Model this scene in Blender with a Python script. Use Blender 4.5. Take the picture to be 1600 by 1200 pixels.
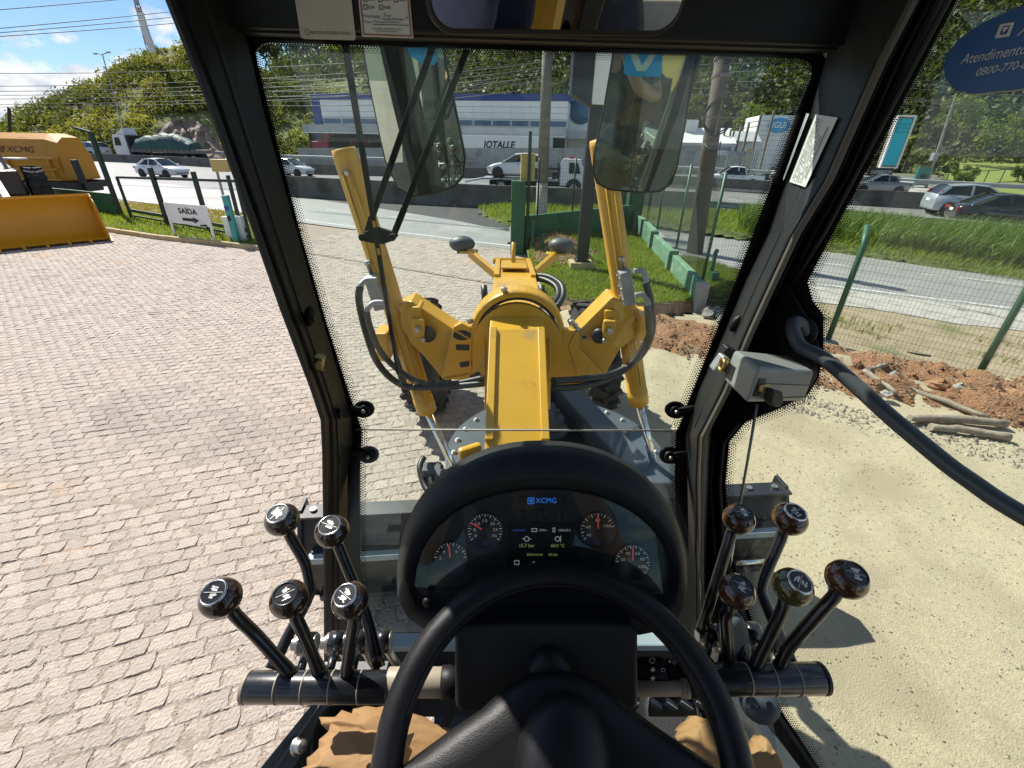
import bpy, bmesh, math, random
import numpy as np
from mathutils import Vector, Matrix, noise as mnoise

random.seed(7)
RNG = np.random.default_rng(7)
for _o in list(bpy.data.objects):
    bpy.data.objects.remove(_o)
SC = bpy.context.scene
COL = SC.collection

# ------------------------------------------------------------------ camera
CAM_POS = np.array([-0.078, 0.0, 3.1])          # driver's eye, metres above the yard
FPX = 700.0                                      # focal length in pixels of a 1600 px wide picture
_yv = np.array([-22., -375., FPX]); _yv /= np.linalg.norm(_yv)
_xv = np.array([21200., 90., FPX]); _xv = _xv - _yv * _xv.dot(_yv); _xv /= np.linalg.norm(_xv)
_zv = np.cross(_xv, _yv)
if _zv[1] > 0: _zv = -_zv
MW = np.stack([_xv, _yv, _zv], 1)                # world -> (right, down, forward)
cam_data = bpy.data.cameras.new("camera")
cam = bpy.data.objects.new("camera", cam_data)
COL.objects.link(cam)
cam_data.sensor_width = 36.0
cam_data.lens = 36.0 * FPX / 1600.0
cam_data.clip_start = 0.01
cam_data.clip_end = 5000
_R = np.stack([MW.T @ np.array([1, 0, 0]), MW.T @ np.array([0, -1, 0]), MW.T @ np.array([0, 0, -1])], 1)
_m = Matrix([list(_R[0]) + [CAM_POS[0]], list(_R[1]) + [CAM_POS[1]], list(_R[2]) + [CAM_POS[2]], [0, 0, 0, 1]])
cam.matrix_world = _m
SC.camera = cam

# ------------------------------------------------------------------ sky and sun
SUN_TO = Vector((0.63, -0.67, -1.0)).normalized()       # direction in which the light travels
SUN_EL = math.asin(-SUN_TO.z)
SUN_AZ = math.atan2(-SUN_TO.x, -SUN_TO.y)               # clockwise from +Y
world = bpy.data.worlds.new("World")
SC.world = world
world.use_nodes = True
wn, wl = world.node_tree.nodes, world.node_tree.links
wn.clear()
w_out = wn.new("ShaderNodeOutputWorld")
w_bg = wn.new("ShaderNodeBackground")
w_sky = wn.new("ShaderNodeTexSky")
w_sky.sky_type = 'NISHITA'
w_sky.sun_disc = False
w_sky.sun_elevation = SUN_EL
w_sky.sun_rotation = SUN_AZ
w_sky.altitude = 20
w_sky.air_density = 1.0
w_sky.dust_density = 0.15
w_sky.ozone_density = 2.2
w_bg.inputs["Strength"].default_value = 0.088
# drifting cumulus in every direction, overhead cover added to lift the ambient light
w_tc = wn.new("ShaderNodeTexCoord")
w_map = wn.new("ShaderNodeMapping")
w_map.inputs["Scale"].default_value = (3.0, 3.0, 6.0)
w_map.inputs["Location"].default_value = (1.4, 0.1, 0.12)
w_n = wn.new("ShaderNodeTexNoise")
w_n.inputs["Scale"].default_value = 2.6
w_n.inputs["Detail"].default_value = 9
w_n.inputs["Roughness"].default_value = 0.56
w_sep = wn.new("ShaderNodeSeparateXYZ")
w_low = wn.new("ShaderNodeMapRange")                     # more cloud low down, less overhead
w_low.inputs["From Min"].default_value = 0.02
w_low.inputs["From Max"].default_value = 0.14
w_low.inputs["To Min"].default_value = 0.26
w_low.inputs["To Max"].default_value = 0.035
w_add = wn.new("ShaderNodeMath"); w_add.operation = 'ADD'
w_ramp = wn.new("ShaderNodeValToRGB")
w_ramp.color_ramp.elements[0].position = 0.56
w_ramp.color_ramp.elements[1].position = 0.64
w_n2 = wn.new("ShaderNodeTexNoise")
w_n2.inputs["Scale"].default_value = 9.0
w_n2.inputs["Detail"].default_value = 6
w_cc = wn.new("ShaderNodeValToRGB")
w_cc.color_ramp.elements[0].position = 0.35
w_cc.color_ramp.elements[0].color = (4.6, 5.0, 5.6, 1)
w_cc.color_ramp.elements[1].position = 0.65
w_cc.color_ramp.elements[1].color = (7.6, 7.6, 7.5, 1)
w_mix = wn.new("ShaderNodeMixRGB")
wl.new(w_tc.outputs["Generated"], w_map.inputs["Vector"])
wl.new(w_map.outputs["Vector"], w_n.inputs["Vector"])
wl.new(w_map.outputs["Vector"], w_n2.inputs["Vector"])
wl.new(w_tc.outputs["Generated"], w_sep.inputs[0])
wl.new(w_sep.outputs["Z"], w_low.inputs["Value"])
wl.new(w_n.outputs["Fac"], w_add.inputs[0])
wl.new(w_low.outputs["Result"], w_add.inputs[1])
wl.new(w_add.outputs[0], w_ramp.inputs["Fac"])
wl.new(w_n2.outputs["Fac"], w_cc.inputs["Fac"])
wl.new(w_ramp.outputs["Color"], w_mix.inputs["Fac"])
w_tint = wn.new("ShaderNodeMixRGB"); w_tint.blend_type = 'MULTIPLY'; w_tint.inputs["Fac"].default_value = 1.0
w_tint.inputs["Color2"].default_value = (0.53, 0.64, 0.75, 1)          # clear washed air between the clouds
wl.new(w_sky.outputs["Color"], w_tint.inputs["Color1"])
wl.new(w_tint.outputs["Color"], w_mix.inputs["Color1"])
wl.new(w_cc.outputs["Color"], w_mix.inputs["Color2"])
wl.new(w_mix.outputs["Color"], w_bg.inputs["Color"])
wl.new(w_bg.outputs["Background"], w_out.inputs["Surface"])

sun_data = bpy.data.lights.new("sun", 'SUN')
sun_data.energy = 4.6
sun_data.angle = math.radians(0.5)
sun_data.color = (1.0, 0.95, 0.87)
sun = bpy.data.objects.new("sun", sun_data)
COL.objects.link(sun)
sun.rotation_euler = SUN_TO.to_track_quat('-Z', 'Y').to_euler()
sun.location = (-20, 25, 40)

SC.view_settings.view_transform = 'Standard'
SC.view_settings.look = 'None'
SC.view_settings.gamma = 1
SC.view_settings.exposure = 0.78
SC.view_settings.use_curve_mapping = False
SC.render.engine = 'CYCLES'
SC.cycles.max_bounces = 10
SC.cycles.transparent_max_bounces = 24

# ------------------------------------------------------------------ sight lines of the photograph -> points in the place
def ray(px, py):
    return MW.T @ np.array([px - 800.0, py - 600.0, FPX])
def PZ(px, py, z=0.0):
    r = ray(px, py); return Vector(CAM_POS + r * ((z - CAM_POS[2]) / r[2]))
def PY(px, py, y):
    r = ray(px, py); return Vector(CAM_POS + r * (y / r[1]))
def PX(px, py, x):
    r = ray(px, py); return Vector(CAM_POS + r * ((x - CAM_POS[0]) / r[0]))
def PD(px, py, d):
    return Vector(CAM_POS + ray(px, py) * (d / FPX))
def PP(px, py, p0, n):
    r = ray(px, py); p0 = np.array(p0); n = np.array(n)
    return Vector(CAM_POS + r * ((p0 - CAM_POS).dot(n) / r.dot(n)))
def PR(px, py, R):
    r = ray(px, py); return Vector(CAM_POS + r * (R / math.hypot(r[0], r[1])))
def V(*a): return Vector(a if len(a) == 3 else (*a, 0.0))

# ------------------------------------------------------------------ objects
def tag(o, label=None, cat=None, group=None, kind=None):
    if label: o["label"] = label
    if cat: o["category"] = cat
    if group: o["group"] = group
    if kind: o["kind"] = kind
    return o
def thing(name, label, cat, loc=(0, 0, 0), rz=0.0, group=None):
    o = bpy.data.objects.new(name, None)
    o.empty_display_size = 0.2
    COL.objects.link(o)
    o.location = loc; o.rotation_euler = (0, 0, rz)
    return tag(o, label, cat, group)
def wmat(o):
    m = o.matrix_basis.copy()
    if o.parent: m = wmat(o.parent) @ o.matrix_parent_inverse @ m
    return m
def link(name, me, parent=None, local=False):
    o = bpy.data.objects.new(name, me)
    COL.objects.link(o)
    if parent:
        o.parent = parent
        if not local: o.matrix_parent_inverse = wmat(parent).inverted()
    return o
def copy_tree(o, parent=None):
    c = o.copy(); COL.objects.link(c)
    if parent: c.parent = parent
    for ch in list(o.children):
        copy_tree(ch, c)
    return c

def fine(pr, k=4):
    o = []
    for i in range(len(pr) - 1):
        p0, p1, p2, p3 = [Vector((*pr[j], 0)) for j in (max(i - 1, 0), i, i + 1, min(i + 2, len(pr) - 1))]
        o += [(.5 * ((2 * p1) + (p2 - p0) * t + (2 * p0 - 5 * p1 + 4 * p2 - p3) * t * t + (3 * p1 - p0 - 3 * p2 + p3) * t ** 3))[:2] for t in [j / k for j in range(k)]]
    return o + [pr[-1]]
def rrect(c, x, y, w, h, r, k=7):
    o = []
    for (sx, sy, a0) in ((1, 1, 0), (-1, 1, 90), (-1, -1, 180), (1, -1, 270)):
        for i in range(k): a = math.radians(a0 + 90 * i / (k - 1)); o.append(c + x * (sx * (w / 2 - r) + r * math.cos(a)) + y * (sy * (h / 2 - r) + r * math.sin(a)))
    return o
class MB:
    """collects shapes into one mesh"""
    k = 1.0
    def __init__(s): s.v = []; s.f = []; s.m = []; s.s = []
    def add(s, vs, fs, mat=0, sm=False):
        b = len(s.v); s.v += [tuple(x) for x in vs]
        for f in fs: s.f.append([i + b for i in f]); s.m.append(mat); s.s.append(sm)
        return s
    def box(s, c, size, rot=None, mat=0):
        c = Vector(c); x, y, z = [k / 2 for k in size]
        vs = [Vector((a * x, b * y, d * z)) for d in (-1, 1) for b in (-1, 1) for a in (-1, 1)]
        if rot is not None: vs = [rot @ p for p in vs]
        return s.add([c + p for p in vs], [(0, 2, 3, 1), (4, 5, 7, 6), (0, 1, 5, 4), (2, 6, 7, 3), (0, 4, 6, 2), (1, 3, 7, 5)], mat)
    def beam(s, p0, p1, w, h, up=(0, 0, 1), mat=0, w1=None, h1=None):
        p0, p1 = Vector(p0), Vector(p1); d = (p1 - p0).normalized(); up = Vector(up)
        x = d.cross(up)
        if x.length < 1e-5: x = d.cross(Vector((1, 0, 0)))
        x.normalize(); u = x.cross(d).normalized()
        w1 = w if w1 is None else w1; h1 = h if h1 is None else h1
        vs = []
        for p, ww, hh in ((p0, w, h), (p1, w1, h1)):
            vs += [p - x * ww / 2 - u * hh / 2, p + x * ww / 2 - u * hh / 2, p + x * ww / 2 + u * hh / 2, p - x * ww / 2 + u * hh / 2]
        return s.add(vs, [(3, 2, 1, 0), (4, 5, 6, 7), (0, 1, 5, 4), (1, 2, 6, 5), (2, 3, 7, 6), (3, 0, 4, 7)], mat)
    def tube(s, pts, r, seg=10, mat=0, caps=True, radii=None):
        pts = [Vector(p) for p in pts]; n = len(pts)
        t0 = (pts[1] - pts[0]).normalized()
        x = t0.cross(Vector((0, 0, 1)))
        if x.length < 1e-3: x = t0.cross(Vector((0, 1, 0)))
        x.normalize(); rings = []
        for i, p in enumerate(pts):
            t = ((pts[min(i + 1, n - 1)] - p).normalized() + (p - pts[max(i - 1, 0)]).normalized())
            if t.length < 1e-6: t = t0
            t.normalize()
            x = (x - t * x.dot(t)).normalized(); y = t.cross(x)
            rr = (radii[i] if radii else r) * MB.k
            rings.append([p + (x * math.cos(a) + y * math.sin(a)) * rr for a in [2 * math.pi * k / seg for k in range(seg)]])
        return s.loft(rings, True, caps, caps, mat, True)
    def loft(s, rings, closed=True, cap0=True, cap1=True, mat=0, sm=False):
        n = len(rings[0]); vs = [p for r in rings for p in r]; fs = []
        for i in range(len(rings) - 1):
            for k in range(n if closed else n - 1):
                a, b = i * n + k, i * n + (k + 1) % n
                fs.append((a, b, b + n, a + n))
        s.add(vs, fs, mat, sm)
        if cap0: s.add(list(rings[0])[::-1], [tuple(range(n))], mat)
        if cap1: s.add(rings[-1], [tuple(range(n))], mat)
        return s
    def lathe(s, prof, o, axis=(0, 0, 1), seg=24, mat=0, caps=False, sm=True, ang=None):
        prof = [(r * MB.k, h * MB.k) for r, h in prof]
        o = Vector(o); ax = Vector(axis).normalized()
        x = ax.cross(Vector((0, 0, 1)))
        if x.length < 1e-4: x = Vector((1, 0, 0))
        x.normalize(); y = ax.cross(x)
        a0, a1 = ang if ang else (0, 2 * math.pi)
        cl = ang is None; n = seg if cl else seg + 1
        rings = [[o + ax * h + (x * math.cos(a0 + (a1 - a0) * k / seg) + y * math.sin(a0 + (a1 - a0) * k / seg)) * r for k in range(n)] for r, h in prof]
        return s.loft(rings, cl, caps, caps, mat, sm)
    def prism(s, poly, vec, mat=0):
        poly = [Vector(p) for p in poly]; vec = Vector(vec); n = len(poly)
        vs = poly + [p + vec for p in poly]
        fs = [tuple(range(n))[::-1], tuple(range(n, 2 * n))] + [(i, (i + 1) % n, n + (i + 1) % n, n + i) for i in range(n)]
        return s.add(vs, fs, mat)
    def sphere(s, c, r, mat=0, seg=16, rings=8, sx=(1, 1, 1), rot=None):
        c = Vector(c); rr = []
        for i in range(rings + 1):
            t = math.pi * (0.002 + 0.996 * i / rings)
            row = [Vector((math.sin(t) * math.cos(2 * math.pi * k / seg) * r * sx[0], math.sin(t) * math.sin(2 * math.pi * k / seg) * r * sx[1], math.cos(t) * r * sx[2])) for k in range(seg)]
            rr.append([c + (rot @ p if rot is not None else p) for p in row])
        return s.loft(rr, True, False, False, mat, True)
    def build(s, name, mats, parent=None, bevel=0.0, seg=2, kind=None, local=False, label=None, recalc=True, smooth_angle=None):
        me = bpy.data.meshes.new(name)
        me.from_pydata(s.v, [], s.f)
        mats = mats if isinstance(mats, (list, tuple)) else [mats]
        for m in mats: me.materials.append(m)
        me.polygons.foreach_set("material_index", s.m)
        me.polygons.foreach_set("use_smooth", [bool(x) for x in s.s])
        if recalc:
            bm = bmesh.new(); bm.from_mesh(me)
            bmesh.ops.remove_doubles(bm, verts=bm.verts, dist=1e-6)
            bmesh.ops.recalc_face_normals(bm, faces=bm.faces)
            bm.to_mesh(me); bm.free()
        me.update()
        o = link(name, me, parent, local)
        if bevel > 0:
            md = o.modifiers.new("bevel", 'BEVEL'); md.width = bevel; md.segments = seg
            md.limit_method = 'ANGLE'; md.angle_limit = math.radians(40)
        if kind: o["kind"] = kind
        if label: o["label"] = label
        return o

def np_mesh(name, v, f, mat, parent=None, kind=None, smooth=False, mi=None):
    """fast mesh from numpy arrays: f is (M,k) with constant k, or a list of such arrays"""
    fl = f if isinstance(f, list) else [f]
    me = bpy.data.meshes.new(name)
    me.vertices.add(len(v)); me.vertices.foreach_set("co", np.ascontiguousarray(v, dtype=np.float32).ravel())
    idx = np.concatenate([a.ravel() for a in fl]).astype(np.int32)
    tot = np.concatenate([np.full(len(a), a.shape[1]) for a in fl]).astype(np.int32)
    st = np.concatenate([[0], np.cumsum(tot)[:-1]]).astype(np.int32)
    me.loops.add(len(idx)); me.loops.foreach_set("vertex_index", idx)
    me.polygons.add(len(tot)); me.polygons.foreach_set("loop_start", st); me.polygons.foreach_set("loop_total", tot)
    me.polygons.foreach_set("use_smooth", np.full(len(tot), smooth))
    for m in (mat if isinstance(mat, list) else [mat]): me.materials.append(m)
    if mi is not None: me.polygons.foreach_set("material_index", mi.astype(np.int32))
    me.update(calc_edges=True); me.validate()
    o = link(name, me, parent)
    if kind: o["kind"] = kind
    return o

def text(name, body, mat, org, xd, yd, width, parent=None, height=None, ext=0.0006, shear=0.0, local=False, bold=0.0):
    """flat lettering: org is the lower left corner, xd the reading direction, width in metres"""
    cu = bpy.data.curves.new(name, 'FONT'); cu.body = body; cu.shear = shear
    cu.size = 1.0; cu.fill_mode = 'FRONT'; cu.resolution_u = 3; cu.extrude = 0.0; cu.offset = bold
    ob = bpy.data.objects.new(name + "_tmp", cu); COL.objects.link(ob)
    bpy.context.view_layer.update()
    me = bpy.data.meshes.new_from_object(ob.evaluated_get(bpy.context.evaluated_depsgraph_get()))
    bpy.data.objects.remove(ob)
    xd = Vector(xd).normalized(); yd = Vector(yd); yd = (yd - xd * yd.dot(xd)).normalized(); nd = xd.cross(yd)
    co = np.array([v.co[:] for v in me.vertices])
    x0, x1, y0, y1 = co[:, 0].min(), co[:, 0].max(), co[:, 1].min(), co[:, 1].max()
    sx = width / (x1 - x0); sy = sx if height is None else height / (y1 - y0)
    for v in me.vertices:
        v.co = Vector(org) + xd * (v.co.x - x0) * sx + yd * (v.co.y - y0) * sy + nd * ext
    me.name = name; me.materials.clear(); me.materials.append(mat)
    return link(name, me, parent, local)
# ------------------------------------------------------------------ materials
def nodes_of(m):
    m.use_nodes = True
    return m.node_tree.nodes, m.node_tree.links
def M(name, c1, c2=None, scale=6.0, rough=0.5, metal=0.0, bump=0.0, bscale=40.0, coat=0.0, rvar=0.0, detail=5, spread=0.5, island=0.0, obj=0.0, emit=0.0, spec=None, sheen=0.0, tint3=None, t3scale=1.5, t3thr=0.6, bdist=0.01, trans=0.0, tint4=None, t4scale=0.4, t4thr=0.62):
    """procedural surface: two tones by noise, optional third tone in patches, per-piece tint, roughness variation, bump"""
    m = bpy.data.materials.new(name); n, l = nodes_of(m)
    b = n["Principled BSDF"]
    tc = n.new("ShaderNodeTexCoord")
    c2 = c2 or tuple(x * 0.82 for x in c1)
    ns = n.new("ShaderNodeTexNoise"); ns.inputs["Scale"].default_value = scale; ns.inputs["Detail"].default_value = detail
    l.new(tc.outputs["Object"], ns.inputs["Vector"])
    rp = n.new("ShaderNodeValToRGB")
    rp.color_ramp.elements[0].position = 0.5 - spread / 2; rp.color_ramp.elements[1].position = 0.5 + spread / 2
    rp.color_ramp.elements[0].color = (*c2, 1); rp.color_ramp.elements[1].color = (*c1, 1)
    l.new(ns.outputs["Fac"], rp.inputs["Fac"])
    col = rp.outputs["Color"]
    if tint3:
        n3 = n.new("ShaderNodeTexNoise"); n3.inputs["Scale"].default_value = t3scale; n3.inputs["Detail"].default_value = 6
        l.new(tc.outputs["Object"], n3.inputs["Vector"])
        r3 = n.new("ShaderNodeValToRGB"); r3.color_ramp.elements[0].position = t3thr; r3.color_ramp.elements[1].position = t3thr + 0.12
        l.new(n3.outputs["Fac"], r3.inputs["Fac"])
        mx = n.new("ShaderNodeMixRGB"); mx.inputs["Color2"].default_value = (*tint3, 1)
        l.new(r3.outputs["Color"], mx.inputs["Fac"]); l.new(col, mx.inputs["Color1"]); col = mx.outputs["Color"]
    if tint4:
        n4 = n.new("ShaderNodeTexNoise"); n4.inputs["Scale"].default_value = t4scale; n4.inputs["Detail"].default_value = 7; n4.inputs["Distortion"].default_value = 0.6
        mp4 = n.new("ShaderNodeMapping"); mp4.inputs["Location"].default_value = (7.3, 2.1, 0.4); l.new(tc.outputs["Object"], mp4.inputs[0]); l.new(mp4.outputs[0], n4.inputs["Vector"])
        r4 = n.new("ShaderNodeMapRange"); r4.inputs["From Min"].default_value = t4thr; r4.inputs["From Max"].default_value = t4thr + 0.14; r4.inputs["To Max"].default_value = 0.6
        l.new(n4.outputs["Fac"], r4.inputs["Value"])
        mx = n.new("ShaderNodeMixRGB"); mx.inputs["Color2"].default_value = (*tint4, 1)
        l.new(r4.outputs["Result"], mx.inputs["Fac"]); l.new(col, mx.inputs["Color1"]); col = mx.outputs["Color"]
    if island or obj:
        geo = n.new("ShaderNodeNewGeometry"); oi = n.new("ShaderNodeObjectInfo")
        ad = n.new("ShaderNodeMath"); ad.operation = 'ADD'; fr = n.new("ShaderNodeMath"); fr.operation = 'FRACT'
        l.new(geo.outputs["Random Per Island"], ad.inputs[0]); l.new(oi.outputs["Random"], ad.inputs[1]); l.new(ad.outputs[0], fr.inputs[0])
        mr = n.new("ShaderNodeMapRange"); k = island or obj
        mr.inputs["To Min"].default_value = 1 - k; mr.inputs["To Max"].default_value = 1 + k
        l.new(fr.outputs[0], mr.inputs["Value"])
        mx = n.new("ShaderNodeVectorMath"); mx.operation = 'SCALE'
        l.new(col, mx.inputs[0]); l.new(mr.outputs["Result"], mx.inputs["Scale"]); col = mx.outputs["Vector"]
    l.new(col, b.inputs["Base Color"])
    b.inputs["Roughness"].default_value = rough; b.inputs["Metallic"].default_value = metal
    if spec is not None: b.inputs["Specular IOR Level"].default_value = spec
    if coat: b.inputs["Coat Weight"].default_value = coat; b.inputs["Coat Roughness"].default_value = 0.08
    if sheen: b.inputs["Sheen Weight"].default_value = sheen
    if rvar:
        mr = n.new("ShaderNodeMapRange"); mr.inputs["To Min"].default_value = max(0, rough - rvar); mr.inputs["To Max"].default_value = min(1, rough + rvar)
        n2 = n.new("ShaderNodeTexNoise"); n2.inputs["Scale"].default_value = scale * 2.3; n2.inputs["Detail"].default_value = 6
        l.new(tc.outputs["Object"], n2.inputs["Vector"]); l.new(n2.outputs["Fac"], mr.inputs["Value"]); l.new(mr.outputs["Result"], b.inputs["Roughness"])
    if bump:
        nb = n.new("ShaderNodeTexNoise"); nb.inputs["Scale"].default_value = bscale; nb.inputs["Detail"].default_value = 6
        l.new(tc.outputs["Object"], nb.inputs["Vector"])
        bp = n.new("ShaderNodeBump"); bp.inputs["Strength"].default_value = bump; bp.inputs["Distance"].default_value = bdist
        l.new(nb.outputs["Fac"], bp.inputs["Height"]); l.new(bp.outputs["Normal"], b.inputs["Normal"])
    if emit:
        l.new(col, b.inputs["Emission Color"]); b.inputs["Emission Strength"].default_value = emit
    if trans:                                     # light that comes through leaves
        tl = n.new("ShaderNodeBsdfTranslucent"); mx = n.new("ShaderNodeMixShader"); mx.inputs[0].default_value = trans
        gm = n.new("ShaderNodeVectorMath"); gm.operation = 'MULTIPLY'; gm.inputs[1].default_value = (1.5, 1.35, 0.7)
        l.new(col, gm.inputs[0]); l.new(gm.outputs["Vector"], tl.inputs["Color"])
        l.new(b.outputs[0], mx.inputs[1]); l.new(tl.outputs[0], mx.inputs[2]); l.new(mx.outputs[0], n["Material Output"].inputs["Surface"])
    return m
def glass_mat(name, tint, dust=0.03, ior=1.5, dustcol=(0.75, 0.8, 0.75), scratch=0.0, film=0.0):
    m = bpy.data.materials.new(name); n, l = nodes_of(m); n.clear()
    out = n.new("ShaderNodeOutputMaterial"); tr = n.new("ShaderNodeBsdfTransparent"); gl = n.new("ShaderNodeBsdfGlossy"); df = n.new("ShaderNodeBsdfDiffuse")
    tr.inputs["Color"].default_value = (*tint, 1); gl.inputs["Roughness"].default_value = 0.0; gl.inputs["Color"].default_value = (0.9, 0.95, 0.92, 1)
    df.inputs["Color"].default_value = (*dustcol, 1)
    geo = n.new("ShaderNodeNewGeometry"); dt = n.new("ShaderNodeVectorMath"); dt.operation = 'DOT_PRODUCT'     # Schlick's reflectance, the same from both sides of the pane
    l.new(geo.outputs["Normal"], dt.inputs[0]); l.new(geo.outputs["Incoming"], dt.inputs[1])
    def mth(op, *a):
        q = n.new("ShaderNodeMath"); q.operation = op
        for i, x in enumerate(a):
            if isinstance(x, (int, float)): q.inputs[i].default_value = x
            else: l.new(x, q.inputs[i])
        return q.outputs[0]
    f0 = ((ior - 1) / (ior + 1)) ** 2
    fres = mth('ADD', mth('MULTIPLY', mth('POWER', mth('SUBTRACT', 1.0, mth('ABSOLUTE', dt.outputs["Value"])), 5.0), 1 - f0), f0)
    m1 = n.new("ShaderNodeMixShader"); m2 = n.new("ShaderNodeMixShader")
    l.new(fres, m1.inputs[0]); l.new(tr.outputs[0], m1.inputs[1]); l.new(gl.outputs[0], m1.inputs[2])
    tc = n.new("ShaderNodeTexCoord"); mp = n.new("ShaderNodeMapping"); mp.inputs["Scale"].default_value = (1, 1, 0.35)
    ns = n.new("ShaderNodeTexNoise"); ns.inputs["Scale"].default_value = 7; ns.inputs["Detail"].default_value = 10; ns.inputs["Roughness"].default_value = 0.7
    l.new(tc.outputs["Object"], mp.inputs[0]); l.new(mp.outputs[0], ns.inputs["Vector"])
    mr = n.new("ShaderNodeMapRange"); mr.inputs["From Min"].default_value = 0.35; mr.inputs["From Max"].default_value = 0.75
    mr.inputs["To Min"].default_value = dust * 0.3; mr.inputs["To Max"].default_value = dust * 1.9
    l.new(ns.outputs["Fac"], mr.inputs["Value"]); fac = mr.outputs["Result"]
    if scratch:                                   # fine specks and wipe scratches in the dust
        n2 = n.new("ShaderNodeTexNoise"); n2.inputs["Scale"].default_value = 130; n2.inputs["Detail"].default_value = 3
        l.new(tc.outputs["Object"], n2.inputs["Vector"])
        r2 = n.new("ShaderNodeMapRange"); r2.inputs["From Min"].default_value = 0.70; r2.inputs["From Max"].default_value = 0.78; r2.inputs["To Max"].default_value = scratch
        l.new(n2.outputs["Fac"], r2.inputs["Value"])
        ad = n.new("ShaderNodeMath"); ad.operation = 'ADD'; l.new(fac, ad.inputs[0]); l.new(r2.outputs["Result"], ad.inputs[1]); fac = ad.outputs[0]
    l.new(fac, m2.inputs[0]); l.new(m1.outputs[0], m2.inputs[1]); l.new(df.outputs[0], m2.inputs[2]); l.new(m2.outputs[0], out.inputs["Surface"])
    return m

m_yellow = M("yellow_paint", (0.64, 0.355, 0.022), (0.55, 0.295, 0.02), 2.2, 0.38, bump=0.04, bscale=60, coat=0.2, rvar=0.14, detail=9, tint3=(0.44, 0.275, 0.085), t3scale=6, t3thr=0.60, tint4=(0.20, 0.115, 0.03), t4scale=9, t4thr=0.62)
m_yellow2 = M("yellow_loader_paint", (0.62, 0.29, 0.008), (0.57, 0.26, 0.008), 2.0, 0.4, rvar=0.06)
m_orange = M("orange_truck_paint", (0.56, 0.255, 0.018), (0.50, 0.225, 0.016), 2.0, 0.45)
m_frame = M("charcoal_cab_paint", (0.0125, 0.0135, 0.0145), (0.009, 0.0095, 0.0105), 8, 0.52, bump=0.03, bscale=120, rvar=0.08, spec=0.4, tint3=(0.045, 0.042, 0.037), t3scale=70, t3thr=0.66)
m_frame2 = M("grey_pillar_trim", (0.022, 0.0235, 0.025), (0.017, 0.0185, 0.020), 10, 0.5, bump=0.08, bscale=250, rvar=0.06, spec=0.4, tint3=(0.045, 0.042, 0.037), t3scale=70, t3thr=0.66)
m_black = M("black_plastic", (0.0095, 0.0095, 0.010), (0.007, 0.007, 0.0075), 20, 0.5, bump=0.12, bscale=420, rvar=0.08, bdist=0.002, spec=0.35)
m_dash = M("dash_plastic", (0.0135, 0.0155, 0.0165), (0.011, 0.0125, 0.0135), 14, 0.6, bump=0.2, bscale=520, rvar=0.06, bdist=0.002, spec=0.4)
m_panel = M("gauge_panel_plastic", (0.02, 0.022, 0.022), (0.016, 0.018, 0.018), 14, 0.32, bump=0.05, bscale=300, bdist=0.002)
m_gauge = M("gauge_face", (0.006, 0.006, 0.006), (0.005, 0.005, 0.005), 10, 0.4)
m_rubber = M("black_rubber", (0.012, 0.012, 0.012), (0.008, 0.008, 0.008), 18, 0.6, bump=0.1, bscale=160, rvar=0.1)
m_wheelskin = M("steering_wheel_skin", (0.0085, 0.0085, 0.010), (0.0065, 0.0065, 0.0075), 12, 0.46, bump=0.25, bscale=700, rvar=0.08, bdist=0.002, spec=0.4)
m_frit = M("black_ceramic_frit", (0.006, 0.006, 0.006), (0.005, 0.005, 0.005), 10, 0.25)
m_leverpaint = M("black_lever_enamel", (0.012, 0.013, 0.016), (0.010, 0.010, 0.012), 12, 0.30, coat=0.4, bump=0.03, bscale=90, tint3=(0.045, 0.042, 0.037), t3scale=70, t3thr=0.66)
m_knob = M("dark_walnut_knob", (0.14, 0.048, 0.015), (0.022, 0.010, 0.006), 42, 0.16, coat=0.8, spread=0.35)
m_knob_dark = M("black_brown_knob", (0.060, 0.028, 0.014), (0.010, 0.008, 0.007), 40, 0.18, coat=0.7, spread=0.4)
m_knob_green = M("olive_knob", (0.085, 0.075, 0.012), (0.04, 0.03, 0.008), 26, 0.16, coat=0.8)
m_badge = M("black_badge", (0.012, 0.012, 0.013), None, 10, 0.25)
m_silver = M("silver_print", (0.72, 0.72, 0.70), (0.6, 0.6, 0.58), 30, 0.35, metal=0.4)
m_chrome = M("chrome", (0.78, 0.77, 0.74), (0.68, 0.67, 0.64), 20, 0.14, metal=1.0, rvar=0.05)
m_zinc = M("zinc_plated_steel", (0.55, 0.54, 0.50), (0.36, 0.34, 0.30), 40, 0.36, metal=0.9, rvar=0.1)
m_steel = M("bare_grey_steel", (0.34, 0.35, 0.36), (0.25, 0.26, 0.27), 15, 0.45, metal=0.3, rvar=0.1)
m_bluegrey = M("blue_grey_machine_paint", (0.062, 0.078, 0.094), (0.048, 0.060, 0.072), 5, 0.5, bump=0.05, bscale=60, rvar=0.1, tint3=(0.10, 0.10, 0.092), t3scale=7, t3thr=0.60)
m_darkmach = M("black_machine_paint", (0.022, 0.025, 0.030), (0.016, 0.018, 0.020), 8, 0.45, rvar=0.1, tint3=(0.05, 0.045, 0.036), t3scale=6, t3thr=0.6)
m_mold = M("muddy_moldboard_back", (0.028, 0.028, 0.028), (0.050, 0.044, 0.034), 6, 0.6, bump=0.3, bscale=40, tint3=(0.085, 0.07, 0.05), t3scale=9, t3thr=0.6)
m_rail = M("polished_slide_rail", (0.30, 0.37, 0.40), (0.22, 0.28, 0.31), 8, 0.5, rvar=0.1)
m_tyre = M("dusty_tyre", (0.030, 0.029, 0.027), (0.016, 0.016, 0.016), 8, 0.85, bump=0.3, bscale=70, tint3=(0.075, 0.068, 0.055), t3scale=4, t3thr=0.6)
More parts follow.
